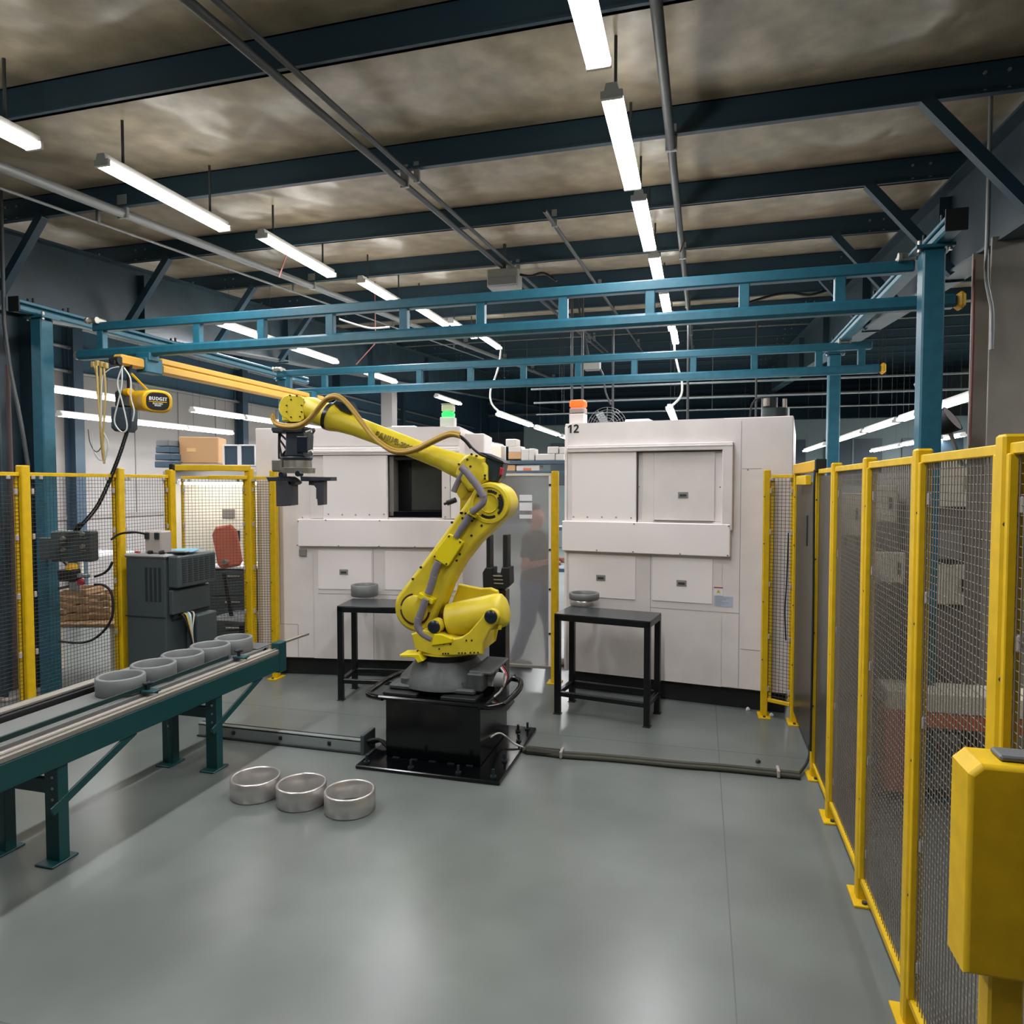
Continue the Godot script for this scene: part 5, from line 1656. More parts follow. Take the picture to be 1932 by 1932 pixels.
# ---------------------------------------------------------------- conveyor and rings
func conveyor() -> void:
	var t := thing("belt_conveyor", "green framed belt conveyor running in from the lower left", "conveyor", Vector3(-3.5, 0, -2.9))
	var z0 := 1.9
	var z1 := -1.9
	var g := G.new()
	g.bx(Vector3(-0.17, 0.66, z1 + 0.03), Vector3(0.15, 0.7, z0), 0.004)
	g.cyl(Vector3(-0.17, 0.662, z1 + 0.04), Vector3(0.15, 0.662, z1 + 0.04), 0.038, -1.0, 18)
	part(t, "belt", g, M.belt)
	g = G.new()
	g.bx(Vector3(0.24, 0.52, z1), Vector3(0.27, 0.655, z0), 0.004)
	g.bx(Vector3(0.17, 0.52, z1), Vector3(0.25, 0.535, z0), 0.002)
	part(t, "front_side_channel", g, M.conveyor_green)
	g = G.new()
	g.bx(Vector3(-0.24, 0.52, z1), Vector3(-0.21, 0.655, z0), 0.004)
	part(t, "rear_side_channel", g, M.conveyor_green)
	g = G.new()
	g.bx(Vector3(0.215, 0.655, z1), Vector3(0.27, 0.69, z0), 0.006)
	g.bx(Vector3(0.235, 0.69, z1), Vector3(0.25, 0.698, z0), 0.002)
	var rl := part(t, "front_rail", g, M.aluminium)
	g = G.new()
	g.bx(Vector3(0.155, 0.655, z1), Vector3(0.2, 0.68, z0), 0.004)
	part(rl, "inner_wear_strip", g, M.beige_box)
	g = G.new()
	g.bx(Vector3(0.2, 0.66, z1), Vector3(0.215, 0.674, z0))
	part(rl, "dark_slot", g, M.pipe_dark)
	g = G.new()
	g.bx(Vector3(-0.27, 0.655, z1), Vector3(-0.235, 0.755, z0), 0.008)
	g.bx(Vector3(-0.235, 0.73, z1 + 0.2), Vector3(-0.21, 0.75, z0), 0.004)
	part(t, "rear_rail", g, M.aluminium)
	g = G.new()
	g.bx(Vector3(-0.205, 0.69, z1 + 0.2), Vector3(-0.185, 0.73, z0), 0.004)
	part(t, "rear_guide_strip", g, M.matt_black)
	g = G.new()
	for q in [[z0, 0.72], [0.58, -1.4]]:
		g.bar(Vector3(0.155, 0.735, q[0]), Vector3(0.155, 0.735, q[1]), 0.012, 0.03, 0.003)
	part(t, "green_guide_bar", g, M.rail_dark)
	for z in [0.65, -0.62, -1.5]:
		g = G.new()
		g.box(Vector3(0.19, 0.712, z), Vector3(0.1, 0.014, 0.07), 0.004)
		g.bar(Vector3(0.15, 0.715, z + 0.04), Vector3(0.22, 0.7, z - 0.03), 0.02, 0.02, 0.003)
		var b := part(t, "guide_bracket", g, M.conveyor_green)
		g = G.new()
		g.cyl(Vector3(0.17, 0.72, z), Vector3(0.17, 0.75, z), 0.012, -1.0, 10)
		for k in 3:
			var d := Vector3(cos(TAU * k / 3.0), 0, sin(TAU * k / 3.0))
			g.cyl(Vector3(0.17, 0.755, z), Vector3(0.17, 0.758, z) + d * 0.03, 0.012, 0.008, 8)
		part(b, "black_star_knob", g, M.matt_black)
	g = G.new()
	g.bx(Vector3(0.2, 0.5, z1 - 0.06), Vector3(0.275, 0.74, z1 + 0.04), 0.006)
	g.bx(Vector3(-0.2, 0.56, z1 - 0.06), Vector3(0.22, 0.64, z1 - 0.035), 0.004)
	var eb := part(t, "end_bracket", g, M.conveyor_green)
	g = G.new()
	g.bar(Vector3(0.2, 0.71, z1 - 0.02), Vector3(0.3, 0.74, z1 - 0.34), 0.03, 0.02, 0.003)
	part(eb, "sensor_arm", g, M.aluminium)
	g = G.new()
	g.bx(Vector3(-0.22, 0.7, z1 - 0.05), Vector3(0.14, 0.71, z1 + 0.14), 0.003)
	part(eb, "transfer_plate", g, M.grey_plastic)
	for z in [-1.14, 0.09]:
		for x in [0.21, -0.16]:
			g = G.new()
			g.bx(Vector3(x - 0.045, 0, z - 0.004), Vector3(x + 0.045, 0.53, z + 0.004), 0.002)
			g.bx(Vector3(x - 0.045, 0, z - 0.06), Vector3(x - 0.037, 0.53, z), 0.002)
			g.bx(Vector3(x + 0.037, 0, z - 0.06), Vector3(x + 0.045, 0.53, z), 0.002)
			var l := part(t, "leg", g, M.conveyor_green)
			g = G.new()
			g.bx(Vector3(x - 0.06, 0, z - 0.1), Vector3(x + 0.06, 0.012, z + 0.06), 0.003)
			part(l, "foot_plate", g, M.conveyor_green)
			g = G.new()
			for y in [0.28, 0.34, 0.4, 0.46]:
				g.cyl(Vector3(x + 0.01, y, z), Vector3(x + 0.01, y, z + 0.008), 0.008, -1.0, 6)
			part(l, "leg_bolts", g, M.aluminium, "stuff")
		g = G.new()
		g.bx(Vector3(-0.16, 0.36, z - 0.04), Vector3(0.2, 0.44, z - 0.01), 0.004)
		part(t, "cross_member", g, M.conveyor_green)
		g = G.new()
		g.bar(Vector3(0.25, 0.29, z + 0.04), Vector3(0.25, 0.53, z - 0.52), 0.05, 0.012, 0.003, Vector3.RIGHT)
		part(t, "diagonal_brace", g, M.conveyor_green)
	var spots := [Vector3(-3.498, 0.7, -3.478), Vector3(-3.525, 0.7, -3.777), Vector3(-3.531, 0.7, -4.052), Vector3(-3.526, 0.7, -4.332), Vector3(-3.519, 0.7, -4.59)]
	var lab := ["nearest grey ring blank of the five on the conveyor", "second grey ring blank from the front on the conveyor", "middle grey ring blank of the five on the conveyor", "fourth grey ring blank from the front on the conveyor", "farthest grey ring blank on the conveyor, near its end"]
	var first: Node3D = null
	for i in 5:
		var p: Vector3 = spots[i]
		p.y = 0.7
		if i == 0:
			first = thing("ring_blank", lab[0], "ring", p, 0.0, "grey rings on the conveyor")
			ring(first, "ring_body", 0.141, 0.117, 0.11, M.ring_grey)
		else:
			copy(first, p, 0.4 * i, lab[i])

func floor_things() -> void:
	var spots := [Vector3(-2.755, 0.125, -3.788), Vector3(-2.411, 0.125, -3.776), Vector3(-2.069, 0.125, -3.767)]
	var lab := ["left shiny steel ring of the three on the floor", "middle shiny steel ring of the three on the floor", "right shiny steel ring of the three on the floor"]
	var first: Node3D = null
	for i in 3:
		var p: Vector3 = spots[i]
		p.y = 0
		if i == 0:
			first = thing("steel_ring", lab[0], "ring", p, 0.0, "machined rings on the floor")
			ring(first, "ring_body", 0.155, 0.138, 0.125, M.ring_steel)
		else:
			copy(first, p, 0.7 * i, lab[i])
	# cable tray on the floor, left of the pedestal
	var t := thing("cable_tray", "flat grey metal cable duct on the floor from the conveyor to the pedestal", "cable duct", Vector3(-3.1, 0, -4.64))
	var g := G.new()
	g.bx(Vector3(-0.75, 0, -0.09), Vector3(0.7, 0.012, 0.07), 0.002)
	g.bx(Vector3(-0.75, 0.012, 0.05), Vector3(0.7, 0.1, 0.065), 0.003)
	g.bx(Vector3(-0.75, 0.085, 0.02), Vector3(0.7, 0.1, 0.065), 0.003)
	part(t, "duct", g, M.tray)
	g = G.new()
	g.bx(Vector3(-0.75, 0.1, 0.01), Vector3(0.7, 0.104, 0.022), 0.002)
	g.bx(Vector3(-0.75, 0.0, 0.065), Vector3(0.7, 0.012, 0.085), 0.002)
	part(t, "dark_edge", g, M.matt_black)
	for x in [-0.42, 0.0, 0.42]:
		g = G.new()
		g.box(Vector3(x, 0.055, 0.068), Vector3(0.028, 0.032, 0.012), 0.004)
		part(t, "black_latch", g, M.matt_black)
	g = G.new()
	g.bx(Vector3(0.69, 0.0, -0.1), Vector3(0.72, 0.15, 0.09), 0.004)
	part(t, "end_plate", g, M.control_grey)
	t = thing("cable_bundle", "short dark cables between the floor duct and the black pedestal", "cable", Vector3(-2.38, 0, -4.64))
	for k in 4:
		g = G.new()
		g.tube(smooth([Vector3(0.0, 0.05 + 0.015 * k, -0.04 + 0.03 * k), Vector3(0.08, 0.07 + 0.01 * k, -0.05 + 0.02 * k), Vector3(0.16, 0.05, -0.02 + 0.01 * k), Vector3(0.22, 0.06 + 0.01 * k, 0.0)], 6), 0.012, 7)
		part(t, "cable", g, M.matt_black)
	# hose run to the right
	t = thing("floor_hose", "dark cable hose lying across the floor from the pedestal to the right fence", "hose", Vector3(-1.206, 0, -4.914))
	g = G.new()
	var pts := [Vector3(-1.262, 0, -4.941), Vector3(-1.17, 0, -4.934), Vector3(-0.966, 0, -4.917), Vector3(-0.696, 0, -4.94), Vector3(-0.43, 0, -4.953), Vector3(-0.132, 0, -4.957), Vector3(0.156, 0, -4.98), Vector3(0.403, 0, -4.983), Vector3(0.609, 0, -4.985), Vector3(0.669, 0, -4.984)]
	for k in 3:
		var row := []
		for i in pts.size():
			row.append(pts[i] + Vector3(0, 0.018 + (0.012 if k == 1 else 0.0), (k - 1) * 0.024))
		g.tube(smooth(row, 6), 0.017, 8)
	wpart(t, "hose", g, M.hose_floor)
	g = G.new()
	for q in [Vector3(-0.966, 0, -4.917), Vector3(0.533, 0, -4.982)]:
		g.box(q + Vector3(0, 0.03, 0), Vector3(0.02, 0.05, 0.1), 0.004)
	wpart(t, "tie_clip", g, M.beige_box)
	g = G.new()
	g.bx(Vector3(-1.242, 0, -4.925) + Vector3(0, 0, -0.045), Vector3(-0.981, 0, -4.913) + Vector3(0, 0.042, 0.03), 0.012)
	wpart(t, "rubber_cuff", g, M.rubber)
	g = G.new()
	g.tube(smooth([Vector3(0.659, 0, -4.981) + Vector3(0, 0.02, 0), Vector3(0.724, 0, -5.117) + Vector3(0, 0.04, 0), Vector3(0.757, 0.099, -5.162), Vector3(0.759, 0.173, -5.166), Vector3(0.774, 0.117, -5.168)], 6), 0.01, 8)
	wpart(t, "cable_tail", g, M.rubber)
	t = thing("hose_line", "thin pale air line plugged into the pedestal's right side", "hose", Vector3(-1.369, 0, -4.911))
	g = G.new()
	g.tube(smooth([Vector3(-1.46, 0.16, -4.75), Vector3(-1.456, 0, -4.996) + Vector3(0, 0.1, 0), Vector3(-1.329, 0, -4.944) + Vector3(0, 0.05, 0), Vector3(-1.226, 0, -4.929) + Vector3(0, 0.03, 0)], 6), 0.007, 7)
	wpart(t, "line", g, M.cable_white)
	for q in [["small white paper scrap on the floor left of the fence post's foot", Vector3(0.424, 0, -6.387)], ["small white paper scrap against the fence post's foot", Vector3(0.609, 0, -6.278)], ["dark metal chip on the floor near the end of the hose", Vector3(0.418, 0, -5.185)]]:
		t = thing("floor_scrap", q[0], "scrap", q[1], 0.4)
		g = G.new()
		g.prism([Vector2(-0.016, 0), Vector2(0.012, 0.002), Vector2(0.018, 0.014), Vector2(0.004, 0.028), Vector2(-0.012, 0.02)], -0.012, 0.012, 0.003)
		part(t, "scrap", g, M.label_white if q[0].begins_with("small") else M.pipe_dark)
	# yellow guard box near the camera
	t = thing("control_pedestal", "yellow control box with a white sticker at the lower right in front of the fence", "control box", Vector3(0.682, 0, -1.78))
	g = G.new()
	g.prism([Vector2(-0.1, 0.9), Vector2(0.055, 0.9), Vector2(0.055, 1.382), Vector2(-0.075, 1.382), Vector2(-0.1, 1.357)], -0.06, 0.06, 0.01)
	part(t, "box", g, M.fence_yellow)
	g = G.new()
	g.bx(Vector3(-0.04, 0.0, -0.03), Vector3(0.03, 0.9, 0.03), 0.006)
	g.bx(Vector3(-0.1, 0, -0.09), Vector3(0.05, 0.012, 0.09), 0.003)
	part(t, "stand", g, M.fence_yellow)
	g = G.new()
	g.bx(Vector3(0.02, 1.335, 0.06), Vector3(0.05, 1.36, 0.063))
	part(t, "white_sticker", g, M.label_white)
	g = G.new()
	g.bx(Vector3(-0.03, 1.382, -0.03), Vector3(0.05, 1.396, 0.03), 0.004)
	part(t, "grey_lid", g, M.grey_plastic)

# ---------------------------------------------------------------- fences
func mesh_panel(t: Node3D, a: Vector3, b: Vector3, y0: float, y1: float, pitch := 0.03, wm: Material = null) -> void:
	var d := (b - a)
	d.y = 0
	var L := d.length()
	d = d.normalized()
	var s := Vector3(-d.z, 0, d.x)
	var g := G.new()
	var r := 0.0019
	var n := int(L / pitch)
	for i in n + 1:
		var p := a + d * (L * i / n)
		g.cyl(Vector3(p.x, y0, p.z), Vector3(p.x, y1, p.z), r, -1.0, 4, false)
	n = int((y1 - y0) / pitch)
	for i in n + 1:
		var y := lerpf(y0, y1, float(i) / n)
		g.cyl(Vector3(a.x, y, a.z) + s * 0.003, Vector3(b.x, y, b.z) + s * 0.003, r, -1.0, 4, false)
	wpart(t, "wire_mesh", g, wm if wm else M.wire_dark, "stuff")
	for e in [a, b]:
		g = G.new()
		g.box(Vector3(e.x, (y0 + y1) / 2, e.z) - s * 0.012 + d * (0.012 if e == a else -0.012), Vector3(0.022, y1 - y0, 0.022), 0.003)
		wpart(t, "side_rail", g, M.fence_yellow)
	# edge angles of the panel
	g = G.new()
	g.bar(Vector3(a.x, y1 + 0.012, a.z), Vector3(b.x, y1 + 0.012, b.z), 0.03, 0.03, 0.003)
	wpart(t, "top_rail", g, M.fence_yellow)
	g = G.new()
	g.bar(Vector3(a.x, y0 - 0.01, a.z), Vector3(b.x, y0 - 0.01, b.z), 0.03, 0.03, 0.003)
	wpart(t, "bottom_rail", g, M.fence_yellow)
	g = G.new()
	for e in [0.04, 0.12, 0.88]:
		var p: Vector3 = a + (b - a) * e
		g.box(Vector3(p.x, y1 - 0.012, p.z) + s * 0.012, Vector3(0.016, 0.03, 0.03), 0.004)
	for y in [0.25, 0.7, 1.15, 1.6, 1.95]:
		for e in [0.035, 0.965]:
			var p: Vector3 = a + (b - a) * e
			g.box(Vector3(p.x, y, p.z) + s * 0.008, Vector3(0.016, 0.045, 0.022), 0.004)
	wpart(t, "mesh_clips", g, M.beige_box, "stuff")

func fence_post(t: Node3D, p: Vector3, h := 2.13, w := 0.056) -> void:
	var g := G.new()
	g.box(Vector3(p.x, h / 2, p.z), Vector3(w, h, w), 0.007)
	var o := wpart(t, "post", g, M.fence_yellow)
	g = G.new()
	g.box(Vector3(p.x, 0.006, p.z), Vector3(0.1, 0.012, 0.18), 0.002)
	wpart(o, "foot_plate", g, M.fence_yellow)
	g = G.new()
	for e in [-0.065, 0.065]:
		g.cyl(Vector3(p.x, 0.012, p.z + e), Vector3(p.x, 0.024, p.z + e), 0.012, -1.0, 6)
	wpart(o, "foot_bolts", g, M.pipe_dark, "stuff")
	g = G.new()
	for y in [0.5, 1.0, 1.5, 1.9]:
		g.cyl(Vector3(p.x - 0.02, y, p.z + w / 2), Vector3(p.x - 0.02, y, p.z + w / 2 + 0.004), 0.006, -1.0, 6)
	wpart(o, "post_screws", g, M.pipe_dark, "stuff")

func fences() -> void:
	var t := thing("safety_fence", "yellow and black mesh safety fence along the right side of the cell", "fence", Vector3(0.77, 0, -3))
	var zs := [-1.32, -2.055, -2.79, -3.59, -4.42, -5.03, -6.14]
	for z in zs:
		fence_post(t, Vector3(0.77, 0, z))
	for i in 4:
		mesh_panel(t, Vector3(0.77, 0, zs[i] - 0.03), Vector3(0.77, 0, zs[i + 1] + 0.03), 0.12, 2.08, 0.026, M.wire)
	var g := G.new()
	g.bx(Vector3(0.766, 0.1, zs[5] + 0.03), Vector3(0.774, 2.06, zs[4] - 0.03))
	wpart(t, "dark_sheet_panel", g, M.dark_sheet)
	g = G.new()
	g.bar(Vector3(0.77, 2.09, zs[4]), Vector3(0.77, 2.09, zs[5]), 0.03, 0.03, 0.003)
	g.bar(Vector3(0.77, 0.09, zs[4]), Vector3(0.77, 0.09, zs[5]), 0.03, 0.03, 0.003)
	wpart(t, "sheet_frame", g, M.fence_yellow)
	t = thing("cell_gate", "dark solid access door with a small slot window at the far right corner", "gate", Vector3(0.77, 0, -5.6))
	g = G.new()
	g.bx(Vector3(0.76, 0.12, zs[6] + 0.05), Vector3(0.78, 2.02, zs[5] - 0.05), 0.003)
	wpart(t, "door_leaf", g, M.dark_sheet)
	g = G.new()
	g.bx(Vector3(0.752, 1.55, -5.62), Vector3(0.766, 1.78, -5.44), 0.006)
	wpart(t, "slot_window", g, M.cap_navy)
	g = G.new()
	g.bx(Vector3(0.74, 2.09, zs[6] - 0.03), Vector3(0.8, 2.17, zs[5] + 0.02), 0.006)
	wpart(t, "header_beam", g, M.hoist_yellow)
	g = G.new()
	g.bx(Vector3(0.735, 2.085, zs[5] + 0.02), Vector3(0.805, 2.175, zs[5] + 0.06), 0.006)
	wpart(t, "black_switch", g, M.matt_black)
	g = G.new()
	g.bx(Vector3(0.72, 2.0, -5.8), Vector3(0.76, 2.07, -5.3), 0.004)
	wpart(t, "lock_bar", g, M.fence_yellow)
	g = G.new()
	g.tube(smooth([Vector3(0.735, 2.1, zs[5] + 0.04), Vector3(0.73, 1.9, zs[5] + 0.06), Vector3(0.738, 1.2, zs[5] + 0.05), Vector3(0.735, 0.2, zs[5] + 0.06)], 8), 0.008, 7)
	wpart(t, "switch_cable", g, M.matt_black)
	t = thing("fence_return", "short narrow mesh panel joining the right fence to the white machine", "fence", Vector3(0.6, 0, -6.2))
	fence_post(t, Vector3(0.545, 0, -6.26))
	mesh_panel(t, Vector3(0.575, 0, -6.25), Vector3(0.745, 0, -6.16), 0.16, 2.06, 0.03)
	g = G.new()
	g.tube(smooth([Vector3(0.71, 1.6, -6.15), Vector3(0.7, 1.2, -6.13), Vector3(0.69, 0.95, -6.13), Vector3(0.7, 0.7, -6.13)], 6), 0.006, 6)
	wpart(t, "black_cable", g, M.matt_black)
	# left run
	t = thing("safety_fence", "yellow and black mesh safety fence at the left behind the conveyor", "fence", Vector3(-5.0, 0, -4.6))
	zs = [-3.3, -4.1, -5.0, -5.62]
	for z in zs:
		fence_post(t, Vector3(-5.0, 0, z), 2.15, 0.07)
	for i in 3:
		mesh_panel(t, Vector3(-5.0, 0, zs[i] - 0.04), Vector3(-5.0, 0, zs[i + 1] + 0.04), 0.14, 2.07)
	t = thing("cell_gate", "yellow framed mesh gate at the back left beside the grey control cabinet", "gate", Vector3(-4.7, 0, -5.85))
	var a := Vector3(-4.96, 0, -5.66)
	var b := Vector3(-4.46, 0, -6.1)
	fence_post(t, b, 2.17, 0.07)
	g = G.new()
	g.bar(a + Vector3(-0.03, 2.17, 0), b + Vector3(0.02, 2.17, 0), 0.06, 0.06, 0.006)
	wpart(t, "header_beam", g, M.fence_yellow)
	g = G.new()
	g.box(a + Vector3(-0.03, 2.17, 0.02), Vector3(0.05, 0.07, 0.05), 0.006)
	wpart(t, "black_end_cap", g, M.matt_black)
	g = G.new()
	g.bar(a.lerp(b, 0.45) + Vector3(0, 2.075, 0.03), b + Vector3(0, 2.075, 0.03), 0.035, 0.04, 0.004)
	wpart(t, "lock_bar", g, M.fence_yellow)
	mesh_panel(t, a + Vector3(0.03, 0, -0.02), b + Vector3(-0.03, 0, 0.02), 0.14, 2.06)
	t = thing("fence_return", "narrow mesh panel with end post between the left gate and the left machine", "fence", Vector3(-4.3, 0, -6.15))
	fence_post(t, Vector3(-4.22, 0, -6.17), 2.15, 0.065)
	mesh_panel(t, Vector3(-4.43, 0, -6.11), Vector3(-4.25, 0, -6.17), 0.14, 2.06, 0.026)

# ---------------------------------------------------------------- robot controller
func controller() -> void:
	var t := thing("control_cabinet", "dark grey robot control cabinet with finned cooling unit behind the conveyor", "cabinet", Vector3(-4.69, 0, -5.25))
	var g := G.new()
	g.bx(Vector3(-0.21, 0.1, -0.22), Vector3(0.21, 1.36, 0.3), 0.012)
	g.bx(Vector3(-0.19, 0.0, -0.28), Vector3(0.19, 0.1, 0.28), 0.004)
	part(t, "cabinet_body", g, M.control_grey)
	g = G.new()
	g.bx(Vector3(-0.225, 1.36, -0.23), Vector3(0.22, 1.395, 0.31), 0.015)
	part(t, "light_top", g, M.control_light)
	g = G.new()
	g.bx(Vector3(-0.215, 0.84, 0.3), Vector3(0.212, 0.848, 0.306))
	part(t, "door_seam", g, M.vent_dark)
	for k in 4:
		g = G.new()
		g.bx(Vector3(0.0 + k * 0.047, 0.98, 0.298), Vector3(0.026 + k * 0.047, 1.28, 0.304), 0.002)
		part(t, "vent_slot", g, M.vent_dark)
	g = G.new()
	g.bx(Vector3(0.21, 1.1, -0.22), Vector3(0.32, 1.38, 0.27), 0.012)
	var fu := part(t, "cooling_unit", g, M.control_grey)
	g = G.new()
	for c in 6:
		for r in 11:
			g.bx(Vector3(0.319, 1.14 + r * 0.02, -0.19 + c * 0.072), Vector3(0.324, 1.149 + r * 0.02, -0.14 + c * 0.072))
	part(fu, "louvres", g, M.vent_dark, "stuff")
	g = G.new()
	g.bx(Vector3(0.21, 0.86, -0.21), Vector3(0.26, 1.08, 0.27), 0.01)
	part(t, "side_panel", g, M.control_grey)
	g = G.new()
	g.bx(Vector3(0.212, 0.82, -0.21), Vector3(0.24, 0.88, 0.24))
	part(t, "cable_slot", g, M.vent_dark)
	g = G.new()
	g.bx(Vector3(0.21, 0.1, -0.2), Vector3(0.34, 0.83, 0.06), 0.012)
	part(t, "lower_side_box", g, M.control_grey)
	for q in [[M.cable_yellow, 0.12, 0.008], [M.cable_white, 0.08, 0.01], [M.cable_white, 0.03, 0.007], [M.paper_blue, 0.1, 0.006], [M.matt_black, 0.16, 0.01]]:
		g = G.new()
		var z: float = q[1]
		g.tube(smooth([Vector3(0.22, 0.85, z), Vector3(0.29, 0.84, z + 0.02), Vector3(0.32, 0.7, 0.1 + z * 0.3), Vector3(0.31, 0.5, 0.08 + z * 0.1), Vector3(0.3, 0.2, 0.07 + z * 0.2)], 7), q[2], 7)
		part(t, "cable", g, q[0])
	g = G.new()
	for x in [0.03, 0.15]:
		g.cyl(Vector3(x, 1.395, 0.26), Vector3(x, 1.42, 0.27), 0.024, -1.0, 14)
	part(t, "black_knob", g, M.matt_black)
	g = G.new()
	g.box(Vector3(-0.15, 1.4, 0.22), Vector3(0.05, 0.02, 0.03), 0.006)
	part(t, "red_button", g, M.red)
	# things lying on it
	t = thing("outlet_box", "beige box with two dark sockets on top of the grey control cabinet", "outlet box", Vector3(-4.64, 1.395, -5.05))
	g = G.new()
	g.bx(Vector3(-0.09, 0, -0.07), Vector3(0.09, 0.2, 0.06), 0.012)
	part(t, "box", g, M.beige_box)
	for x in [-0.055, 0.05]:
		g = G.new()
		g.bx(Vector3(x - 0.025, 0.13, 0.058), Vector3(x + 0.025, 0.19, 0.075), 0.006)
		part(t, "dark_socket", g, M.motor_dark)
	t = thing("power_lead", "black lead arching from the beige outlet box to the fence", "cable", Vector3(-4.75, 1.5, -4.95))
	g = G.new()
	g.tube(smooth([Vector3(-4.7, 1.57, -4.98), Vector3(-4.8, 1.585, -4.95), Vector3(-4.92, 1.57, -4.92), Vector3(-4.98, 1.52, -4.88)], 8), 0.01, 7)
	wpart(t, "lead", g, M.matt_black)
	t = thing("papers", "blue sheets and a dark folder lying on the control cabinet", "papers", Vector3(-4.52, 1.396, -5.2), 0.3)
	g = G.new()
	g.box(Vector3(0.02, 0.012, -0.02), Vector3(0.22, 0.006, 0.2), 0.0, Basis(Vector3.RIGHT, 0.06))
	part(t, "blue_sheet", g, M.paper_blue)
	g = G.new()
	g.bx(Vector3(-0.06, 0, 0.02), Vector3(0.1, 0.012, 0.16), 0.004)
	part(t, "dark_folder", g, M.cap_navy)

# ---------------------------------------------------------------- behind the left fence
func box_thing(called: String, label: String, cat: String, a: Vector3, b: Vector3, m: Material, bev := 0.008, group := "", called_part := "box") -> Node3D:
	var c := Vector3((a.x + b.x) / 2, minf(a.y, b.y), (a.z + b.z) / 2)
	var t := thing(called, label, cat, c, 0.0, group)
	var g := G.new()
	g.bx(a, b, bev)
	wpart(t, called_part, g, m)
	return t

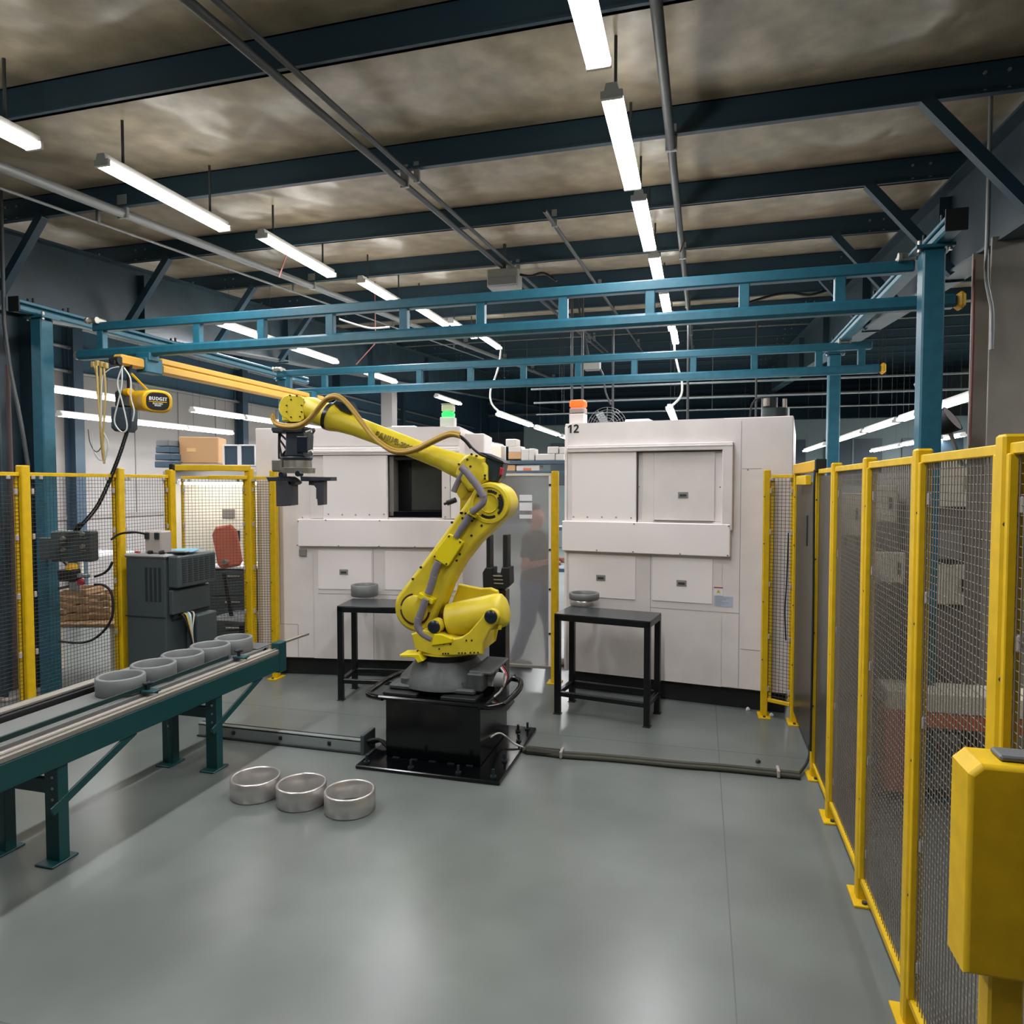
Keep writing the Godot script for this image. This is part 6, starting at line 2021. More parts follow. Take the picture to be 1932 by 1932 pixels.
func left_background() -> void:
	var g: G
	# lifting fixture on the chain
	var c := Vector3(-5.34, 1.461, -4.845)
	var t := thing("lifting_fixture", "grey steel lifting block with bright bolts hanging from the hoist chain", "lifting fixture", c)
	g = G.new()
	g.box(Vector3(0.0, 0, 0), Vector3(0.36, 0.27, 0.12), 0.012, Basis(Vector3.UP, 0.27))
	g.box(Vector3(-0.22, -0.02, 0.06), Vector3(0.12, 0.2, 0.1), 0.01, Basis(Vector3.UP, 0.27))
	var bk := part(t, "block", g, M.control_grey)
	g = G.new()
	for q in [[-0.06, 0.07], [-0.06, -0.03], [0.11, 0.11], [0.11, 0.0]]:
		var p := Basis(Vector3.UP, 0.27) * Vector3(q[0], q[1], 0.06)
		g.cyl(p, p + Vector3(0.005, 0, 0.02), 0.022, 0.018, 12)
		g.box(p + Vector3(0, -0.035, 0.004), Vector3(0.06, 0.008, 0.01))
	part(bk, "bright_bolts", g, M.aluminium)
	g = G.new()
	g.tube(smooth([Vector3(0.0, 0.13, 0), Vector3(0.04, 0.18, 0), Vector3(0.08, 0.2, 0), Vector3(0.06, 0.16, 0), Vector3(0.02, 0.12, 0)], 5), 0.014, 8)
	part(t, "lifting_eye", g, M.chain)
	t = thing("pendant_station", "black control box with yellow knob and red button hanging behind the left fence", "control box", Vector3(-5.206, 1.229, -4.665))
	g = G.new()
	g.box(Vector3.ZERO, Vector3(0.18, 0.1, 0.08), 0.008, Basis(Vector3.BACK, 0.08))
	part(t, "case", g, M.matt_black)
	g = G.new()
	g.cyl(Vector3(0.03, 0.05, 0), Vector3(0.03, 0.1, 0), 0.05, 0.035, 16)
	part(t, "yellow_knob", g, M.hoist_yellow)
	g = G.new()
	g.cyl(Vector3(0.16, -0.05, 0.02), Vector3(0.16, -0.05, 0.05), 0.028, -1.0, 14)
	part(t, "red_button", g, M.red)
	g = G.new()
	g.box(Vector3(0.15, 0.0, 0), Vector3(0.1, 0.035, 0.05), 0.006)
	g.box(Vector3(0.05, -0.09, 0), Vector3(0.09, 0.09, 0.05), 0.012)
	part(t, "grey_valve", g, M.conduit)
	g = G.new()
	g.bar(Vector3(-0.12, -0.12, 0), Vector3(-0.02, -0.1, 0), 0.02, 0.02)
	g.bar(Vector3(-0.02, 0.08, 0), Vector3(-0.1, 0.14, 0), 0.012, 0.012)
	part(t, "black_handle", g, M.matt_black)
	for q in [["upper black hose curling from the pendant to the fence post", [Vector3(-5.085, 1.202, -4.801), Vector3(-5.01, 1.23, -4.823), Vector3(-4.961, 1.276, -4.838), Vector3(-4.935, 1.331, -4.847)]], ["long black hose looping below the pendant behind the left fence", [Vector3(-5.085, 1.133, -4.798), Vector3(-5.009, 1.128, -4.819), Vector3(-4.95, 1.078, -4.833), Vector3(-4.927, 0.985, -4.835), Vector3(-4.935, 0.847, -4.828), Vector3(-5, 0.732, -4.805), Vector3(-5.106, 0.649, -4.773), Vector3(-5.226, 0.626, -4.739), Vector3(-5.373, 0.64, -4.699)]]]:
		t = thing("air_hose", q[0], "hose", q[1][0])
		g = G.new()
		g.tube(smooth(q[1], 7), 0.011, 7)
		wpart(t, "hose", g, M.matt_black)
	# bench, crates and cloth beyond
	for q in [[Vector3(-6.226, 0.624, -5.762) * Vector3(1, 0, 1), Vector3(0.5, 0.6, 0.3), M.wood, "low wooden-topped table carrying crates behind the left fence"], [Vector3(-8.65, 0, -6.9), Vector3(0.5, 1.02, 1.5), M.label_white, "tall white-topped bench beyond the crates at the left"]]:
		t = thing("work_bench", q[3], "table", q[0], 0.267 if q[0].x > -8.0 else 0.0)
		var s: Vector3 = q[1]
		g = G.new()
		g.bx(Vector3(-s.x, s.y - 0.04, -s.z), Vector3(s.x, s.y, s.z), 0.006)
		part(t, "bench_top", g, q[2])
		for x in [-1.0, 1.0]:
			for z in [-1.0, 1.0]:
				g = G.new()
				g.box(Vector3(x * (s.x - 0.06), s.y / 2 - 0.02, z * (s.z - 0.06)), Vector3(0.06, s.y - 0.04, 0.06), 0.004)
				part(t, "leg", g, M.beige_paint)
	var k := 0
	for q in [[Vector3(-6.418, 0.622, -5.657), Vector3(0.24, 0.28, 0.32), 0.0], [Vector3(-6.237, 0.618, -5.759), Vector3(0.22, 0.34, 0.32), 0.02], [Vector3(-6.053, 0.614, -5.861), Vector3(0.24, 0.28, 0.32), -0.03]]:
		t = thing("wooden_crate", ["left slatted wooden crate on the low table behind the left fence", "middle slatted wooden crate on the low table behind the left fence", "right slatted wooden crate on the low table behind the left fence"][k], "crate", Vector3(q[0].x, 0.6, q[0].z), 0.267 + q[2], "wooden crates behind the left fence")
		var s: Vector3 = q[1]
		for i in 4:
			for e in [-1.0, 1.0]:
				g = G.new()
				g.bx(Vector3(-s.x / 2, 0.01 + i * s.y / 4, e * s.z / 2 - 0.008), Vector3(s.x / 2, -0.012 + (i + 1) * s.y / 4, e * s.z / 2 + 0.008), 0.003)
				part(t, "slat", g, M.wood)
			for e in [-1.0, 1.0]:
				g = G.new()
				g.bx(Vector3(e * s.x / 2 - 0.008, 0.01 + i * s.y / 4, -s.z / 2), Vector3(e * s.x / 2 + 0.008, -0.012 + (i + 1) * s.y / 4, s.z / 2), 0.003)
				part(t, "slat", g, M.wood)
		g = G.new()
		g.bx(Vector3(-s.x / 2, 0, -s.z / 2), Vector3(s.x / 2, 0.015, s.z / 2))
		part(t, "bottom_board", g, M.wood)
		k += 1
	box_thing("cardboard_box", "tall brown carton standing at the far left behind the mesh", "box", Vector3(-6.638, 0.223, -5.27) * Vector3(1, 0, 1), Vector3(-6.638, 0.223, -5.27) * Vector3(1, 0, 1) + Vector3(0.2, 0.98, -0.3), M.cardboard)
	# white screen wall with lamp, signs, chair and cupboard seen through the gate
	t = thing("white_screen", "bright white partition wall under a strip light behind the left gate", "partition", Vector3(-6.4, 0, -8.3), deg_to_rad(12))
	g = G.new()
	g.bx(Vector3(-0.95, 0, -0.05), Vector3(0.85, 2.02, 0), 0.006)
	part(t, "white_board", g, M.beige_paint)
	g = G.new()
	g.bx(Vector3(-0.95, 2.02, -0.45), Vector3(1.3, 2.2, 0.02), 0.01)
	part(t, "top_shelf", g, M.wall_white)
	for q in [[Vector2(-0.1, 1.66), Vector2(0.08, 1.53), M.grey_machine], [Vector2(-0.07, 1.36), Vector2(0.15, 1.21), M.motor_dark]]:
		g = G.new()
		g.bx(Vector3(q[0].x, q[1].y, 0), Vector3(q[1].x, q[0].y, 0.01), 0.002)
		part(t, "dark_notice", g, q[2])
	strip_lamp_across(Vector3(-6.3, 2.04, -8.0), deg_to_rad(12), 1.15)
	# boxes on the shelf
	var bx := Vector3(-7.013, 2.303, -8.053)
	t = thing("carton", "large taped cardboard box above the left gate", "box", bx, 0.45)
	g = G.new()
	g.bx(Vector3(0, 0, -0.5), Vector3(0.52, 0.37, 0), 0.01)
	part(t, "box", g, M.cardboard)
	g = G.new()
	g.bx(Vector3(0.1, 0.16, 0), Vector3(0.22, 0.21, 0.004))
	part(t, "label", g, M.tape)
	g = G.new()
	g.bx(Vector3(-0.002, 0.37, -0.29), Vector3(0.522, 0.373, -0.21))
	part(t, "tape", g, M.tape)
	t = thing("pallet", "low pallet under the large cardboard box", "pallet", bx + Vector3(0, -0.09, 0), 0.45)
	for i in 3:
		g = G.new()
		g.bx(Vector3(-0.05 + i * 0.26, 0, -0.52), Vector3(0.04 + i * 0.26, 0.07, 0.02), 0.004)
		part(t, "block", g, M.beige_box)
	g = G.new()
	g.bx(Vector3(-0.06, 0.065, -0.54), Vector3(0.6, 0.085, 0.03), 0.003)
	part(t, "deck_board", g, M.beige_box)
	k = 0
	for y in [0.0, 0.1, 0.2, 0.29]:
		box_thing("storage_tray", ["lowest", "second", "third", "topmost"][k] + " blue-grey tray of the stack left of the large cardboard box", "tray", Vector3(-7.271, 2.241, -7.876) + Vector3(0.01 * k, y, 0), Vector3(-7.271, 2.241, -7.876) + Vector3(0.3 - 0.02 * k, y + 0.085, -0.3), M.blue_steel if k < 3 else M.grey_plastic, 0.01, "trays above the left gate")
		k += 1
	t = thing("window_unit", "white framed double window cabinet beside the large cardboard box", "window cabinet", Vector3(-6.154, 2.248, -7.871), deg_to_rad(12))
	g = G.new()
	g.bx(Vector3(0, 0, -0.25), Vector3(0.45, 0.28, -0.01), 0.006)
	part(t, "case", g, M.blue_steel)
	g = G.new()
	for x in [0.0, 0.2, 0.43]:
		g.bx(Vector3(x, 0, -0.02), Vector3(x + (0.05 if x == 0.2 else 0.02), 0.29, 0.01), 0.003)
	for y in [0.0, 0.27]:
		g.bx(Vector3(0, y, -0.02), Vector3(0.45, y + 0.02, 0.01), 0.003)
	part(t, "white_frame", g, M.label_white)
	# chair
	t = thing("office_chair", "office chair with a tall terracotta backrest turned away behind the left gate", "chair", Vector3(-5, 0.131, -6.441) * Vector3(1, 0, 1))
	g = G.new()
	g.prism([Vector2(-0.13, -0.18), Vector2(-0.09, -0.23), Vector2(0.09, -0.23), Vector2(0.13, -0.18), Vector2(0.13, 0.16), Vector2(0.08, 0.24), Vector2(-0.08, 0.24), Vector2(-0.13, 0.16)], -0.035, 0.035, 0.025, Transform3D(Basis(Vector3.BACK, 0.2) * Basis(Vector3.UP, 0.5), Vector3(-5.029, 1.317, -6.481) - t.position))
	part(t, "backrest", g, M.chair_orange)
	g = G.new()
	g.cyl(Vector3(-5.005, 1.159, -6.481) - t.position + Vector3(0, 0, 0.05), Vector3(-5.005, 1.159, -6.481) - t.position + Vector3(0, 0, 0.1), 0.03, -1.0, 12)
	part(t, "steel_knob", g, M.aluminium)
	g = G.new()
	g.box(Vector3(0.08, 0.52, -0.12), Vector3(0.46, 0.09, 0.46), 0.035)
	part(t, "seat", g, M.grey_plastic)
	g = G.new()
	g.cyl(Vector3(0.08, 0.1, -0.12), Vector3(0.08, 0.5, -0.12), 0.03, -1.0, 12)
	g.bar(Vector3(0.05, 0.5, 0.0), Vector3(0.0, 1.05, 0.06), 0.05, 0.02, 0.004)
	part(t, "pillar", g, M.matt_black)
	for i in 5:
		g = G.new()
		var d := Vector3(cos(TAU * i / 5), 0, sin(TAU * i / 5))
		g.bar(Vector3(0.08, 0.1, -0.12), Vector3(0.08, 0.06, -0.12) + d * 0.3, 0.05, 0.03, 0.006)
		g.cyl(Vector3(0.08, 0.03, -0.14) + d * 0.3, Vector3(0.08, 0.03, -0.1) + d * 0.3, 0.03, -1.0, 12)
		part(t, "castor_leg", g, M.matt_black)
	t = thing("tool_cupboard", "dark grey cupboard with a white worktop edge behind the left gate", "cabinet", Vector3(-5.688, -0.137, -6.968) * Vector3(1, 0, 1), deg_to_rad(12))
	g = G.new()
	g.bx(Vector3(0, 0.02, -0.5), Vector3(0.62, 1.0, 0), 0.008)
	part(t, "carcass", g, M.control_grey)
	g = G.new()
	g.bx(Vector3(-0.02, 1.0, -0.52), Vector3(0.64, 1.03, 0.02), 0.004)
	part(t, "white_worktop", g, M.label_white)
	for i in 3:
		g = G.new()
		g.bx(Vector3(0.02, 0.06 + i * 0.31, 0), Vector3(0.6, 0.35 + i * 0.31, 0.015), 0.004)
		var dr := part(t, "drawer", g, M.control_grey)
		g = G.new()
		g.bx(Vector3(0.22, 0.28 + i * 0.31, 0.015), Vector3(0.4, 0.3 + i * 0.31, 0.035), 0.004)
		part(dr, "handle", g, M.aluminium)

func strip_lamp_across(p: Vector3, turn: float, length: float) -> void:
	var t := thing("strip_light", "bright strip light fixed across the top of the white screen behind the left gate", "lamp", p, turn)
	var g := G.new()
	g.bx(Vector3(-length / 2, 0.0, -0.05), Vector3(length / 2, 0.04, 0.05), 0.006)
	part(t, "housing", g, M.lamp_body)
	g = G.new()
	g.cyl(Vector3(-length / 2 + 0.02, -0.018, 0), Vector3(length / 2 - 0.02, -0.018, 0), 0.02, -1.0, 10)
	part(t, "tube", g, M.tube)
	g = G.new()
	for e in [-1.0, 1.0]:
		g.bx(Vector3(e * length / 2 - 0.02, -0.03, -0.03), Vector3(e * length / 2 + 0.02, 0.02, 0.03), 0.003)
		g.bar(Vector3(e * length * 0.4, 0.03, 0), Vector3(e * length * 0.4, 0.05, -0.3), 0.02, 0.02)
	part(t, "bracket", g, M.lamp_body)
	var a := AreaLight3D.new()
	a.name = "glow"
	a.area_size = Vector2(length - 0.06, 0.06)
	a.light_color = rgb("fff8ee")
	a.light_energy = 0.2
	a.shadow_enabled = true
	a.position = Vector3(0, -0.045, 0)
	a.rotation.x = -PI / 2
	t.add_child(a, true)

# ---------------------------------------------------------------- behind the right fence
func right_background() -> void:
	var g: G
	var t := thing("press_machine", "dark brown-grey machine with beige panels behind the right mesh fence", "machine", Vector3(3.1, 0, -7.2))
	g = G.new()
	g.bx(Vector3(-1.3, 0, -1.3), Vector3(1.6, 2.25, 1.0), 0.02)
	part(t, "frame", g, M.grey_machine)
	for q in [[Vector3(1.326, 2, -6.2), Vector3(1.527, 1.7, -6.2)], [Vector3(1.723, 2.208, -6.2), Vector3(2.066, 1.824, -6.2)], [Vector3(1.748, 1.37, -6.2), Vector3(2.047, 1.045, -6.2)], [Vector3(1.089, 1.934, -6.2), Vector3(1.279, 1.587, -6.2)], [Vector3(1.336, 1.458, -6.2), Vector3(1.595, 1.206, -6.2)]]:
		g = G.new()
		g.bx(Vector3(q[0].x, q[1].y, -6.2), Vector3(q[1].x, q[0].y, -6.17), 0.008)
		var p := wpart(t, "beige_panel", g, M.beige_paint)
		g = G.new()
		g.bx(Vector3(q[1].x - 0.06, (q[0].y + q[1].y) / 2 - 0.05, -6.17), Vector3(q[1].x - 0.04, (q[0].y + q[1].y) / 2 + 0.05, -6.15), 0.003)
		wpart(p, "handle", g, M.pipe_dark)
	var u := [Vector3(1.758, 1.639, -6.2), Vector3(1.995, 1.411, -6.2)]
	g = G.new()
	g.bx(Vector3(u[0].x, u[1].y, -6.2), Vector3(u[1].x, u[0].y, -6.14), 0.006)
	wpart(t, "grey_control_panel", g, M.control_light)
	t = thing("low_cart", "low trolley with pale deck edge and orange band behind the right fence", "cart", Vector3(1.7, 0, -4.9))
	g = G.new()
	g.bx(Vector3(1.13, 0.6, -5.0), Vector3(2.3, 0.72, -4.72), 0.006)
	wpart(t, "deck", g, M.beige_paint)
	g = G.new()
	g.bx(Vector3(1.14, 0.5, -4.98), Vector3(2.28, 0.6, -4.73), 0.004)
	wpart(t, "orange_band", g, M.orange)
	g = G.new()
	g.bx(Vector3(1.13, 0.08, -4.95), Vector3(1.27, 0.6, -4.72), 0.006)
	wpart(t, "orange_end_panel", g, M.chair_orange)
	g = G.new()
	g.bx(Vector3(2.2, 0.08, -4.95), Vector3(2.27, 0.5, -4.75), 0.004)
	wpart(t, "leg", g, M.orange)
	g = G.new()
	g.bx(Vector3(1.2, 0.1, -4.9), Vector3(2.25, 0.14, -4.78), 0.004)
	wpart(t, "lower_rail", g, M.grey_plastic)
	for x in [1.2, 2.23]:
		g = G.new()
		g.cyl(Vector3(x - 0.03, 0.05, -4.84), Vector3(x + 0.03, 0.05, -4.84), 0.05, -1.0, 16)
		wpart(t, "castor", g, M.matt_black)
	t = thing("steel_cupboard", "grey steel cupboard beyond the grey frame column at the right", "cabinet", Vector3(3.0, 0, -5.2))
	g = G.new()
	g.bx(Vector3(-0.3, 0.05, -0.25), Vector3(0.5, 1.25, 0.25), 0.008)
	part(t, "carcass", g, M.grey_machine)
	for e in [0, 1]:
		g = G.new()
		g.bx(Vector3(-0.29 + e * 0.4, 0.1, 0.25), Vector3(0.09 + e * 0.4, 1.2, 0.265), 0.004)
		var d := part(t, "door", g, M.beige_paint)
		g = G.new()
		g.bx(Vector3(0.05 + e * 0.07, 0.6, 0.265), Vector3(0.07 + e * 0.07, 0.72, 0.28), 0.003)
		part(d, "handle", g, M.pipe_dark)
	g = G.new()
	g.bx(Vector3(-0.28, 0, -0.23), Vector3(0.48, 0.05, 0.23))
	part(t, "base", g, M.matt_black)
	t = thing("tall_locker", "tall dull grey-brown locker behind the right fence next to the rear blue column", "cabinet", Vector3(1.3, 0, -7.2))
	g = G.new()
	g.bx(Vector3(-0.36, 0.06, -0.25), Vector3(0.44, 1.92, 0.25), 0.008)
	part(t, "carcass", g, M.grey_machine)
	g = G.new()
	g.bx(Vector3(-0.34, 0, -0.23), Vector3(0.42, 0.06, 0.23))
	part(t, "base", g, M.matt_black)
	for e in [0, 1]:
		for k in 2:
			g = G.new()
			g.bx(Vector3(-0.35 + e * 0.4, 0.1 + k * 0.92, 0.25), Vector3(0.03 + e * 0.4, 0.96 + k * 0.92, 0.264), 0.004)
			var d := part(t, "door", g, M.grey_machine)
			g = G.new()
			g.bx(Vector3(-0.02 + e * 0.1, 0.5 + k * 0.92, 0.264), Vector3(0.0 + e * 0.1, 0.6 + k * 0.92, 0.28), 0.003)
			part(d, "handle", g, M.pipe_dark)
	# work lamp clamped to the frame column
	var c := Vector3(1.678, 2.444, -5.562)
	t = thing("work_lamp", "black work lamp with a pale reflector on an arm right of the blue column", "lamp", c)
	g = G.new()
	g.lathe([Vector2(0.0, -0.09), Vector2(0.05, -0.085), Vector2(0.075, -0.03), Vector2(0.1, 0.05), Vector2(0.096, 0.05), Vector2(0.07, -0.02), Vector2(0.0, -0.06)], Transform3D(Basis(Vector3.BACK, -0.9) * Basis(Vector3.RIGHT, 0.5), Vector3.ZERO), 24)
	part(t, "black_shade", g, M.matt_black)
	g = G.new()
	g.lathe([Vector2(0.0, -0.02), Vector2(0.07, 0.0), Vector2(0.092, 0.048), Vector2(0.0, 0.03)], Transform3D(Basis(Vector3.BACK, -0.9) * Basis(Vector3.RIGHT, 0.5), Vector3.ZERO), 24)
	part(t, "pale_reflector", g, M.label_white)
	g = G.new()
	g.tube(smooth([Vector3(-0.03, 0.05, 0), Vector3(-0.12, 0.16, -0.05), Vector3(-0.16, 0.3, -0.15)], 6), 0.014, 8)
	g.bar(Vector3(0.02, -0.05, 0), Vector3(0.12, -0.3, -0.05), 0.02, 0.02)
	g.bar(Vector3(0.12, -0.3, -0.05), Vector3(2.0 - c.x, -0.32, -5.55 - c.z), 0.02, 0.02)
	part(t, "arm", g, M.conduit)

# ---------------------------------------------------------------- far end
func far_background() -> void:
	var g: G
	var t := thing("storage_rack", "dark blue storage rack stacked with pale boxes seen between the machines", "rack", Vector3(-3.0, 0, -11.3))
	for y in [0.6, 1.3, 2.23, 2.41]:
		g = G.new()
		g.bx(Vector3(-0.9, y - 0.06, -0.5), Vector3(1.4, y, 0.0), 0.005)
		part(t, "shelf", g, M.blue_steel)
	for x in [-0.92, 1.38]:
		for z in [-0.5, 0.0]:
			g = G.new()
			g.bx(Vector3(x - 0.03, 0, z - 0.03), Vector3(x + 0.03, 2.42, z + 0.03), 0.004)
			part(t, "upright", g, M.blue_steel)
	var k := 0
	var spots := [Vector3(-3.581, 2.419, -11.32), Vector3(-3.287, 2.677, -11.32), Vector3(-3.212, 2.649, -11.32), Vector3(-3.034, 2.781, -11.32), Vector3(-3.165, 2.554, -11.32), Vector3(-2.941, 2.654, -11.32), Vector3(-3.165, 2.437, -11.32), Vector3(-2.941, 2.556, -11.32), Vector3(-2.941, 2.413, -11.32), Vector3(-2.803, 2.608, -11.32), Vector3(-2.803, 2.411, -11.32), Vector3(-2.711, 2.615, -11.32), Vector3(-2.483, 2.524, -11.32), Vector3(-2.302, 2.64, -11.32), Vector3(-2.284, 2.521, -11.32), Vector3(-2.194, 2.634, -11.32), Vector3(-2.692, 2.41, -11.32), Vector3(-2.356, 2.522, -11.32), Vector3(-2.346, 2.407, -11.32), Vector3(-2.203, 2.52, -11.32), Vector3(-3.249, 2.235, -11.32), Vector3(-3.043, 2.342, -11.32), Vector3(-3.025, 2.234, -11.32), Vector3(-2.619, 2.33, -11.32)]
	var said := ["slumped beige bag", "small white carton on the very top", "flat white carton above the terracotta one", "carton with a terracotta front", "tall white carton", "white carton behind the tall one", "pale carton on top right", "small pale carton at the top far right", "long pale carton on the right", "pale carton at the far right end", "brown carton on the lower shelf", "white carton on the lower shelf"]
	for i in 12:
		var a: Vector3 = spots[i * 2]
		var b: Vector3 = spots[i * 2 + 1]
		var s := box_thing("storage_box", said[i] + " of the rack between the machines", "box", Vector3(a.x, a.y, -11.62), Vector3(b.x, b.y, -11.32), M.cardboard if i == 3 or i == 10 else (M.beige_paint if i == 0 else M.carton_white), 0.01, "boxes on the rack between the machines")
		if i == 11:
			g = G.new()
			g.bx(Vector3(lerpf(a.x, b.x, 0.3), a.y + 0.01, -11.32), Vector3(lerpf(a.x, b.x, 0.65), a.y + 0.05, -11.317))
			wpart(s, "red_print", g, M.chair_orange)
	# pale building column and fan
	g = G.new()
	g.box(Vector3(0, 2.6, 0), Vector3(0.26, 5.2, 0.26), 0.006)
	var c := part(self, "far_column", g, M.wall_white, "structure")
	c.position = Vector3(-6.536, 2.115, -13.779) * Vector3(1, 0, 1)
	tag(c, "pale square building column beyond the rear crane bridge")
	t = thing("floor_fan", "round wire-guarded fan standing behind the numbered machine", "fan", Vector3(-1.342, 2.855, -10.251) * Vector3(1, 0, 1))
	var y := (Vector3(-1.342, 2.855, -10.251)).y
	g = G.new()
	for i in 7:
		var rr := 0.05 + i * 0.04
		var row := []
		for s in 25:
			row.append(Vector3(cos(TAU * s / 24) * rr, y + sin(TAU * s / 24) * rr, 0.1 - i * 0.01))
		g.tube(row, 0.004, 5)
	for s in 12:
		g.cyl(Vector3(0, y, 0.11), Vector3(cos(TAU * s / 12) * 0.29, y + sin(TAU * s / 12) * 0.29, 0.03), 0.004, -1.0, 5)
	part(t, "wire_guard", g, M.fan_guard)
	for s in 3:
		g = G.new()
		var an := TAU * s / 3
		g.box(Vector3(cos(an) * 0.13, y + sin(an) * 0.13, 0.03), Vector3(0.22, 0.12, 0.008), 0.002, Basis(Vector3.BACK, an) * Basis(Vector3.RIGHT, 0.4))
		part(t, "blade", g, M.fan_guard)
	g = G.new()
	g.cyl(Vector3(0, y, -0.12), Vector3(0, y, 0.06), 0.07, -1.0, 16)
	part(t, "motor", g, M.pipe_dark)
	g = G.new()
	g.cyl(Vector3(0, 0.03, -0.05), Vector3(0, y - 0.06, -0.05), 0.025, -1.0, 12)
	g.cyl(Vector3(0, 0, -0.05), Vector3(0, 0.03, -0.05), 0.25, -1.0, 24)
	part(t, "stand", g, M.pipe_dark)
	# inner office block at the far end, grey, lit by the hanging lamps
	g = G.new()
	g.bx(Vector3(-5.5, 0, -25.5), Vector3(8.6, 3.9, -21.5), 0.02)
	t = thing("office_block", "long grey flat-roofed inner office at the far end of the hall", "building", Vector3(1.5, 0, -23.5))
	wpart(t, "walls", g, M.wall_grey)
	for x in [-4.6, -2.6, -0.6, 1.4, 3.4, 5.4]:
		g = G.new()
		g.bx(Vector3(x, 2.0, -21.5), Vector3(x + 1.5, 3.3, -21.46), 0.006)
		var wn := wpart(t, "window", g, M.window_navy)
		g = G.new()
		g.bx(Vector3(x + 0.73, 2.0, -21.46), Vector3(x + 0.77, 3.3, -21.44))
		wpart(wn, "mullion", g, M.wall_grey)

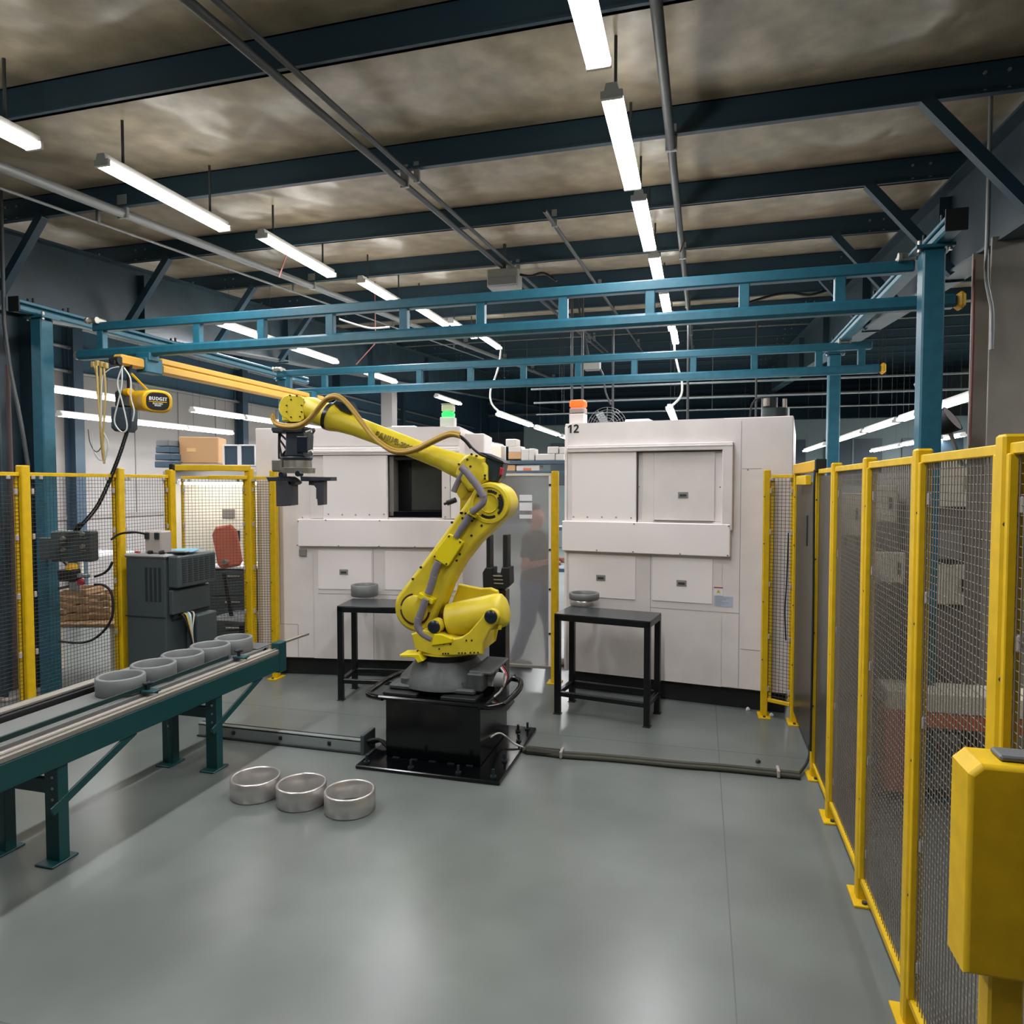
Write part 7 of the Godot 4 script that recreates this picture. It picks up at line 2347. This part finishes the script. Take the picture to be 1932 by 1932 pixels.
# ---------------------------------------------------------------- pipes and cords under the roof
func overhead() -> void:
	var g: G
	for q in [["pale conduit pipe running back under the roof left of the strip lights", -4.83, 4.0, 0.04, 0.5, 24.0, M.conduit], ["thin pale wire pipe left of the conduit pipe", -5.1, 3.95, 0.012, 0.5, 16.0, M.conduit],
			["left pipe of the dark pair running back to the grey junction box", -2.2, 3.95, 0.025, 0.5, 16.0, M.pipe_dark], ["right pipe of the dark pair running back to the grey junction box", -2.1, 3.97, 0.018, 0.5, 16.0, M.pipe_dark],
			["dark pipe beside the strip lights above the numbered machine", -0.22, 3.98, 0.03, 0.5, 20.0, M.pipe_dark], ["thin dark pipe under the roof over the robot's elbow", -1.35, 4.0, 0.02, 6.0, 18.0, M.pipe_dark]]:
		var s0: float = q[4]
		var s1: float = q[5]
		var mid := (s0 + s1) / 2
		var t := thing("roof_pipe", q[0], "pipe", Vector3(q[1], q[2] + 0.0683 * mid, -mid))
		g = G.new()
		var h := (s1 - s0) / 2
		g.cyl(Vector3(0, -0.0683 * h, h), Vector3(0, 0.0683 * h, -h), q[3], -1.0, 12)
		part(t, "pipe", g, q[6])
		var s: float = 0.44 + 1.5 * ceilf(s0 / 1.5)
		while s < s1:
			g = G.new()
			g.box(Vector3(0, 0.0683 * (s - mid) + 0.06, mid - s), Vector3(q[3] * 2.6, 0.12 + q[3] * 2, 0.03), 0.004)
			part(t, "pipe_hanger", g, M.conduit)
			s += 3.0
	for q in [["upper pale cross pipe spanning the hall above the machines", 3.97], ["lower pale cross pipe spanning the hall above the machines", 3.72], ["thin lowest cross pipe spanning the hall above the machines", 3.5]]:
		var t := thing("cross_pipe", q[0], "pipe", Vector3(1.2, q[1], -13.9 - (3.97 - q[1])))
		g = G.new()
		g.cyl(Vector3(-4.6, 0, 0), Vector3(7.2, 0, 0), 0.02 if q[1] > 3.6 else 0.012, -1.0, 10)
		part(t, "pipe", g, M.pale_pipe)
		for x in [-4.0, -1.0, 2.0, 5.0, 7.0]:
			g = G.new()
			g.cyl(Vector3(x, 0, 0), Vector3(x, roof_y(13.9) + 0.05 - q[1], 0), 0.008, -1.0, 6)
			part(t, "hanger_rod", g, M.pipe_dark)
	var b := Vector3(-2.166, 4.32, -7.595)
	var t := thing("junction_box", "grey rectangular junction box under the roof above the front crane bridge", "junction box", b)
	g = G.new()
	g.box(Vector3.ZERO, Vector3(0.36, 0.2, 0.2), 0.01)
	part(t, "box", g, M.control_light)
	g = G.new()
	g.box(Vector3(0, -0.04, 0.1), Vector3(0.34, 0.09, 0.02), 0.004)
	part(t, "cover", g, M.conduit)
	g = G.new()
	g.tube(smooth([Vector3(0.16, 0.05, 0), Vector3(0.3, 0.02, 0), Vector3(0.45, 0.04, 0), Vector3(0.6, -0.06, 0)], 6), 0.014, 7)
	part(t, "cable", g, M.matt_black)
	g = G.new()
	g.bar(Vector3(0, 0.1, 0), Vector3(0, roof_y(-b.z) - b.y - 0.05, 0), 0.03, 0.03)
	part(t, "bracket", g, M.pipe_dark)
	b = Vector3(-1.61, 3.816, -10.528)
	t = thing("junction_box", "small grey junction box on pipes above the gap between the machines", "junction box", b)
	g = G.new()
	g.box(Vector3.ZERO, Vector3(0.24, 0.14, 0.16), 0.01)
	part(t, "box", g, M.control_light)
	g = G.new()
	g.tube(smooth([Vector3(0.1, -0.03, 0), Vector3(0.16, -0.15, 0), Vector3(0.2, -0.4, 0), Vector3(0.28, -0.6, 0)], 6), 0.014, 7)
	part(t, "cable", g, M.pipe_dark)
	g = G.new()
	g.bar(Vector3(-0.05, 0.07, 0), Vector3(-0.25, roof_y(-b.z) - b.y - 0.07, 0), 0.03, 0.03)
	part(t, "bracket", g, M.pipe_dark)
	# cords to the hanging lamps, drop poles, red tie cords
	for q in [["pale flexible cord swinging down to the lamps above the boxes between the machines", [Vector3(-3.383, 4.37, -11.621), Vector3(-3.407, 4.121, -11.605), Vector3(-3.476, 3.872, -11.576), Vector3(-3.553, 3.633, -11.545), Vector3(-3.524, 3.411, -11.544), Vector3(-3.371, 3.245, -11.579)], 0.018, M.cable_white],
			["pale flexible cord hanging down to the lamp behind the numbered machine", [Vector3(-0.445, 4.345, -11.698), Vector3(-0.426, 4.128, -11.695), Vector3(-0.365, 3.867, -11.701), Vector3(-0.312, 3.65, -11.707), Vector3(-0.335, 3.45, -11.692), Vector3(-0.468, 3.303, -11.65)], 0.02, M.cable_white],
			["thin red cord at the top left beside the conduit pipe", [Vector3(-4.081, 4.341, -6.241), Vector3(-4.117, 4.233, -6.227), Vector3(-4.157, 4.109, -6.211)], 0.008, M.red_cord],
			["thin red cord between the two crane bridges near the conduit", [Vector3(-4.349, 3.95, -8.746), Vector3(-4.475, 3.804, -8.705), Vector3(-4.6, 3.658, -8.665)], 0.008, M.red_cord],
			["thin red cord at the top above the right strip lights", [Vector3(-0.173, 4.523, -7.319), Vector3(-0.203, 4.437, -7.307), Vector3(-0.228, 4.362, -7.297)], 0.008, M.red_cord],
			["sagging pale cable behind the front crane bridge left of the strip lights", [Vector3(-4.323, 4.045, -7.719), Vector3(-4.134, 3.98, -7.768), Vector3(-3.944, 3.934, -7.818), Vector3(-3.723, 3.947, -7.879)], 0.012, M.cable_white],
			["black cable sagging under the roof near the right rafter", [Vector3(0.029, 4.179, -9.435), Vector3(0.761, 4.442, -9.646), Vector3(1.094, 4.504, -9.74), Vector3(1.362, 4.483, -9.812), Vector3(1.661, 4.58, -9.898)], 0.018, M.matt_black],
			["dark cable slung at the far left beside the front blue column", [Vector3(-5.767, 3.383, -4.599), Vector3(-5.71, 2.975, -4.598), Vector3(-5.618, 2.522, -4.605), Vector3(-5.557, 2.159, -4.607)], 0.016, M.pipe_dark],
			["reddish brown conduit standing on the left frame column", [Vector3(-6.126, 3.09, -4.904), Vector3(-6.106, 2.557, -4.888), Vector3(-6.064, 1.588, -4.86), Vector3(-6.021, 0.136, -4.813)], 0.02, M.rust],
			["pale curved conduit beside the right frame column", [Vector3(1.828, 3.658, -5.341), Vector3(1.824, 3.397, -5.329), Vector3(1.843, 3.273, -5.329), Vector3(1.864, 3.149, -5.33), Vector3(1.864, 2.902, -5.32)], 0.014, M.conduit],
			["thin reddish conduit standing left of the right frame column", [Vector3(1.821, 3.568, -5.543), Vector3(1.819, 3.015, -5.52), Vector3(1.81, 2.572, -5.499), Vector3(1.805, 2.277, -5.486)], 0.008, M.red_cord]]:
		t = thing("hanging_cord", q[0], "cord", q[1][0])
		g = G.new()
		if q[0].begins_with("thin red cord between") or q[0].begins_with("dark cable slung") or q[0].begins_with("pale curved conduit"):
			var e: Vector3 = q[1][0]
			g.tube([Vector3(e.x, roof_y(-e.z) + 0.02, e.z), e], q[2], 7)
		g.tube(smooth(q[1], 6), q[2], 7)
		wpart(t, "cord", g, q[3])
	for q in [["slim dark drop pole beside the right row of strip lights", Vector3(-0.187, 4.3, -9.899), Vector3(-0.123, 2.84, -9.858)], ["dark drop pole with a splayed foot bracket above the rear crane bridge", Vector3(-1.373, 4.41, -11.136), Vector3(-1.342, 2.972, -11.086)], ["slim dark drop pole left of the red signal tower", Vector3(-1.826, 4.114, -9.962), Vector3(-1.816, 3.076, -9.923)], ["second slim pole left of the red signal tower", Vector3(-1.672, 3.499, -9.979), Vector3(-1.667, 3.076, -9.963)], ["slim dark pole before the far rafter at the right", Vector3(0.914, 4.721, -12.812), Vector3(0.894, 3.153, -12.743)]]:
		t = thing("drop_pole", q[0], "pole", q[1])
		g = G.new()
		var top: Vector3 = q[1]
		top.y = roof_y(-top.z) + 0.02
		var low: Vector3 = q[2]
		g.cyl(top, Vector3(top.x, low.y, top.z), 0.018, -1.0, 8)
		wpart(t, "pole", g, M.pipe_dark)
		g = G.new()
		g.box(top, Vector3(0.1, 0.04, 0.1), 0.006)
		wpart(t, "ceiling_plate", g, M.pipe_dark)
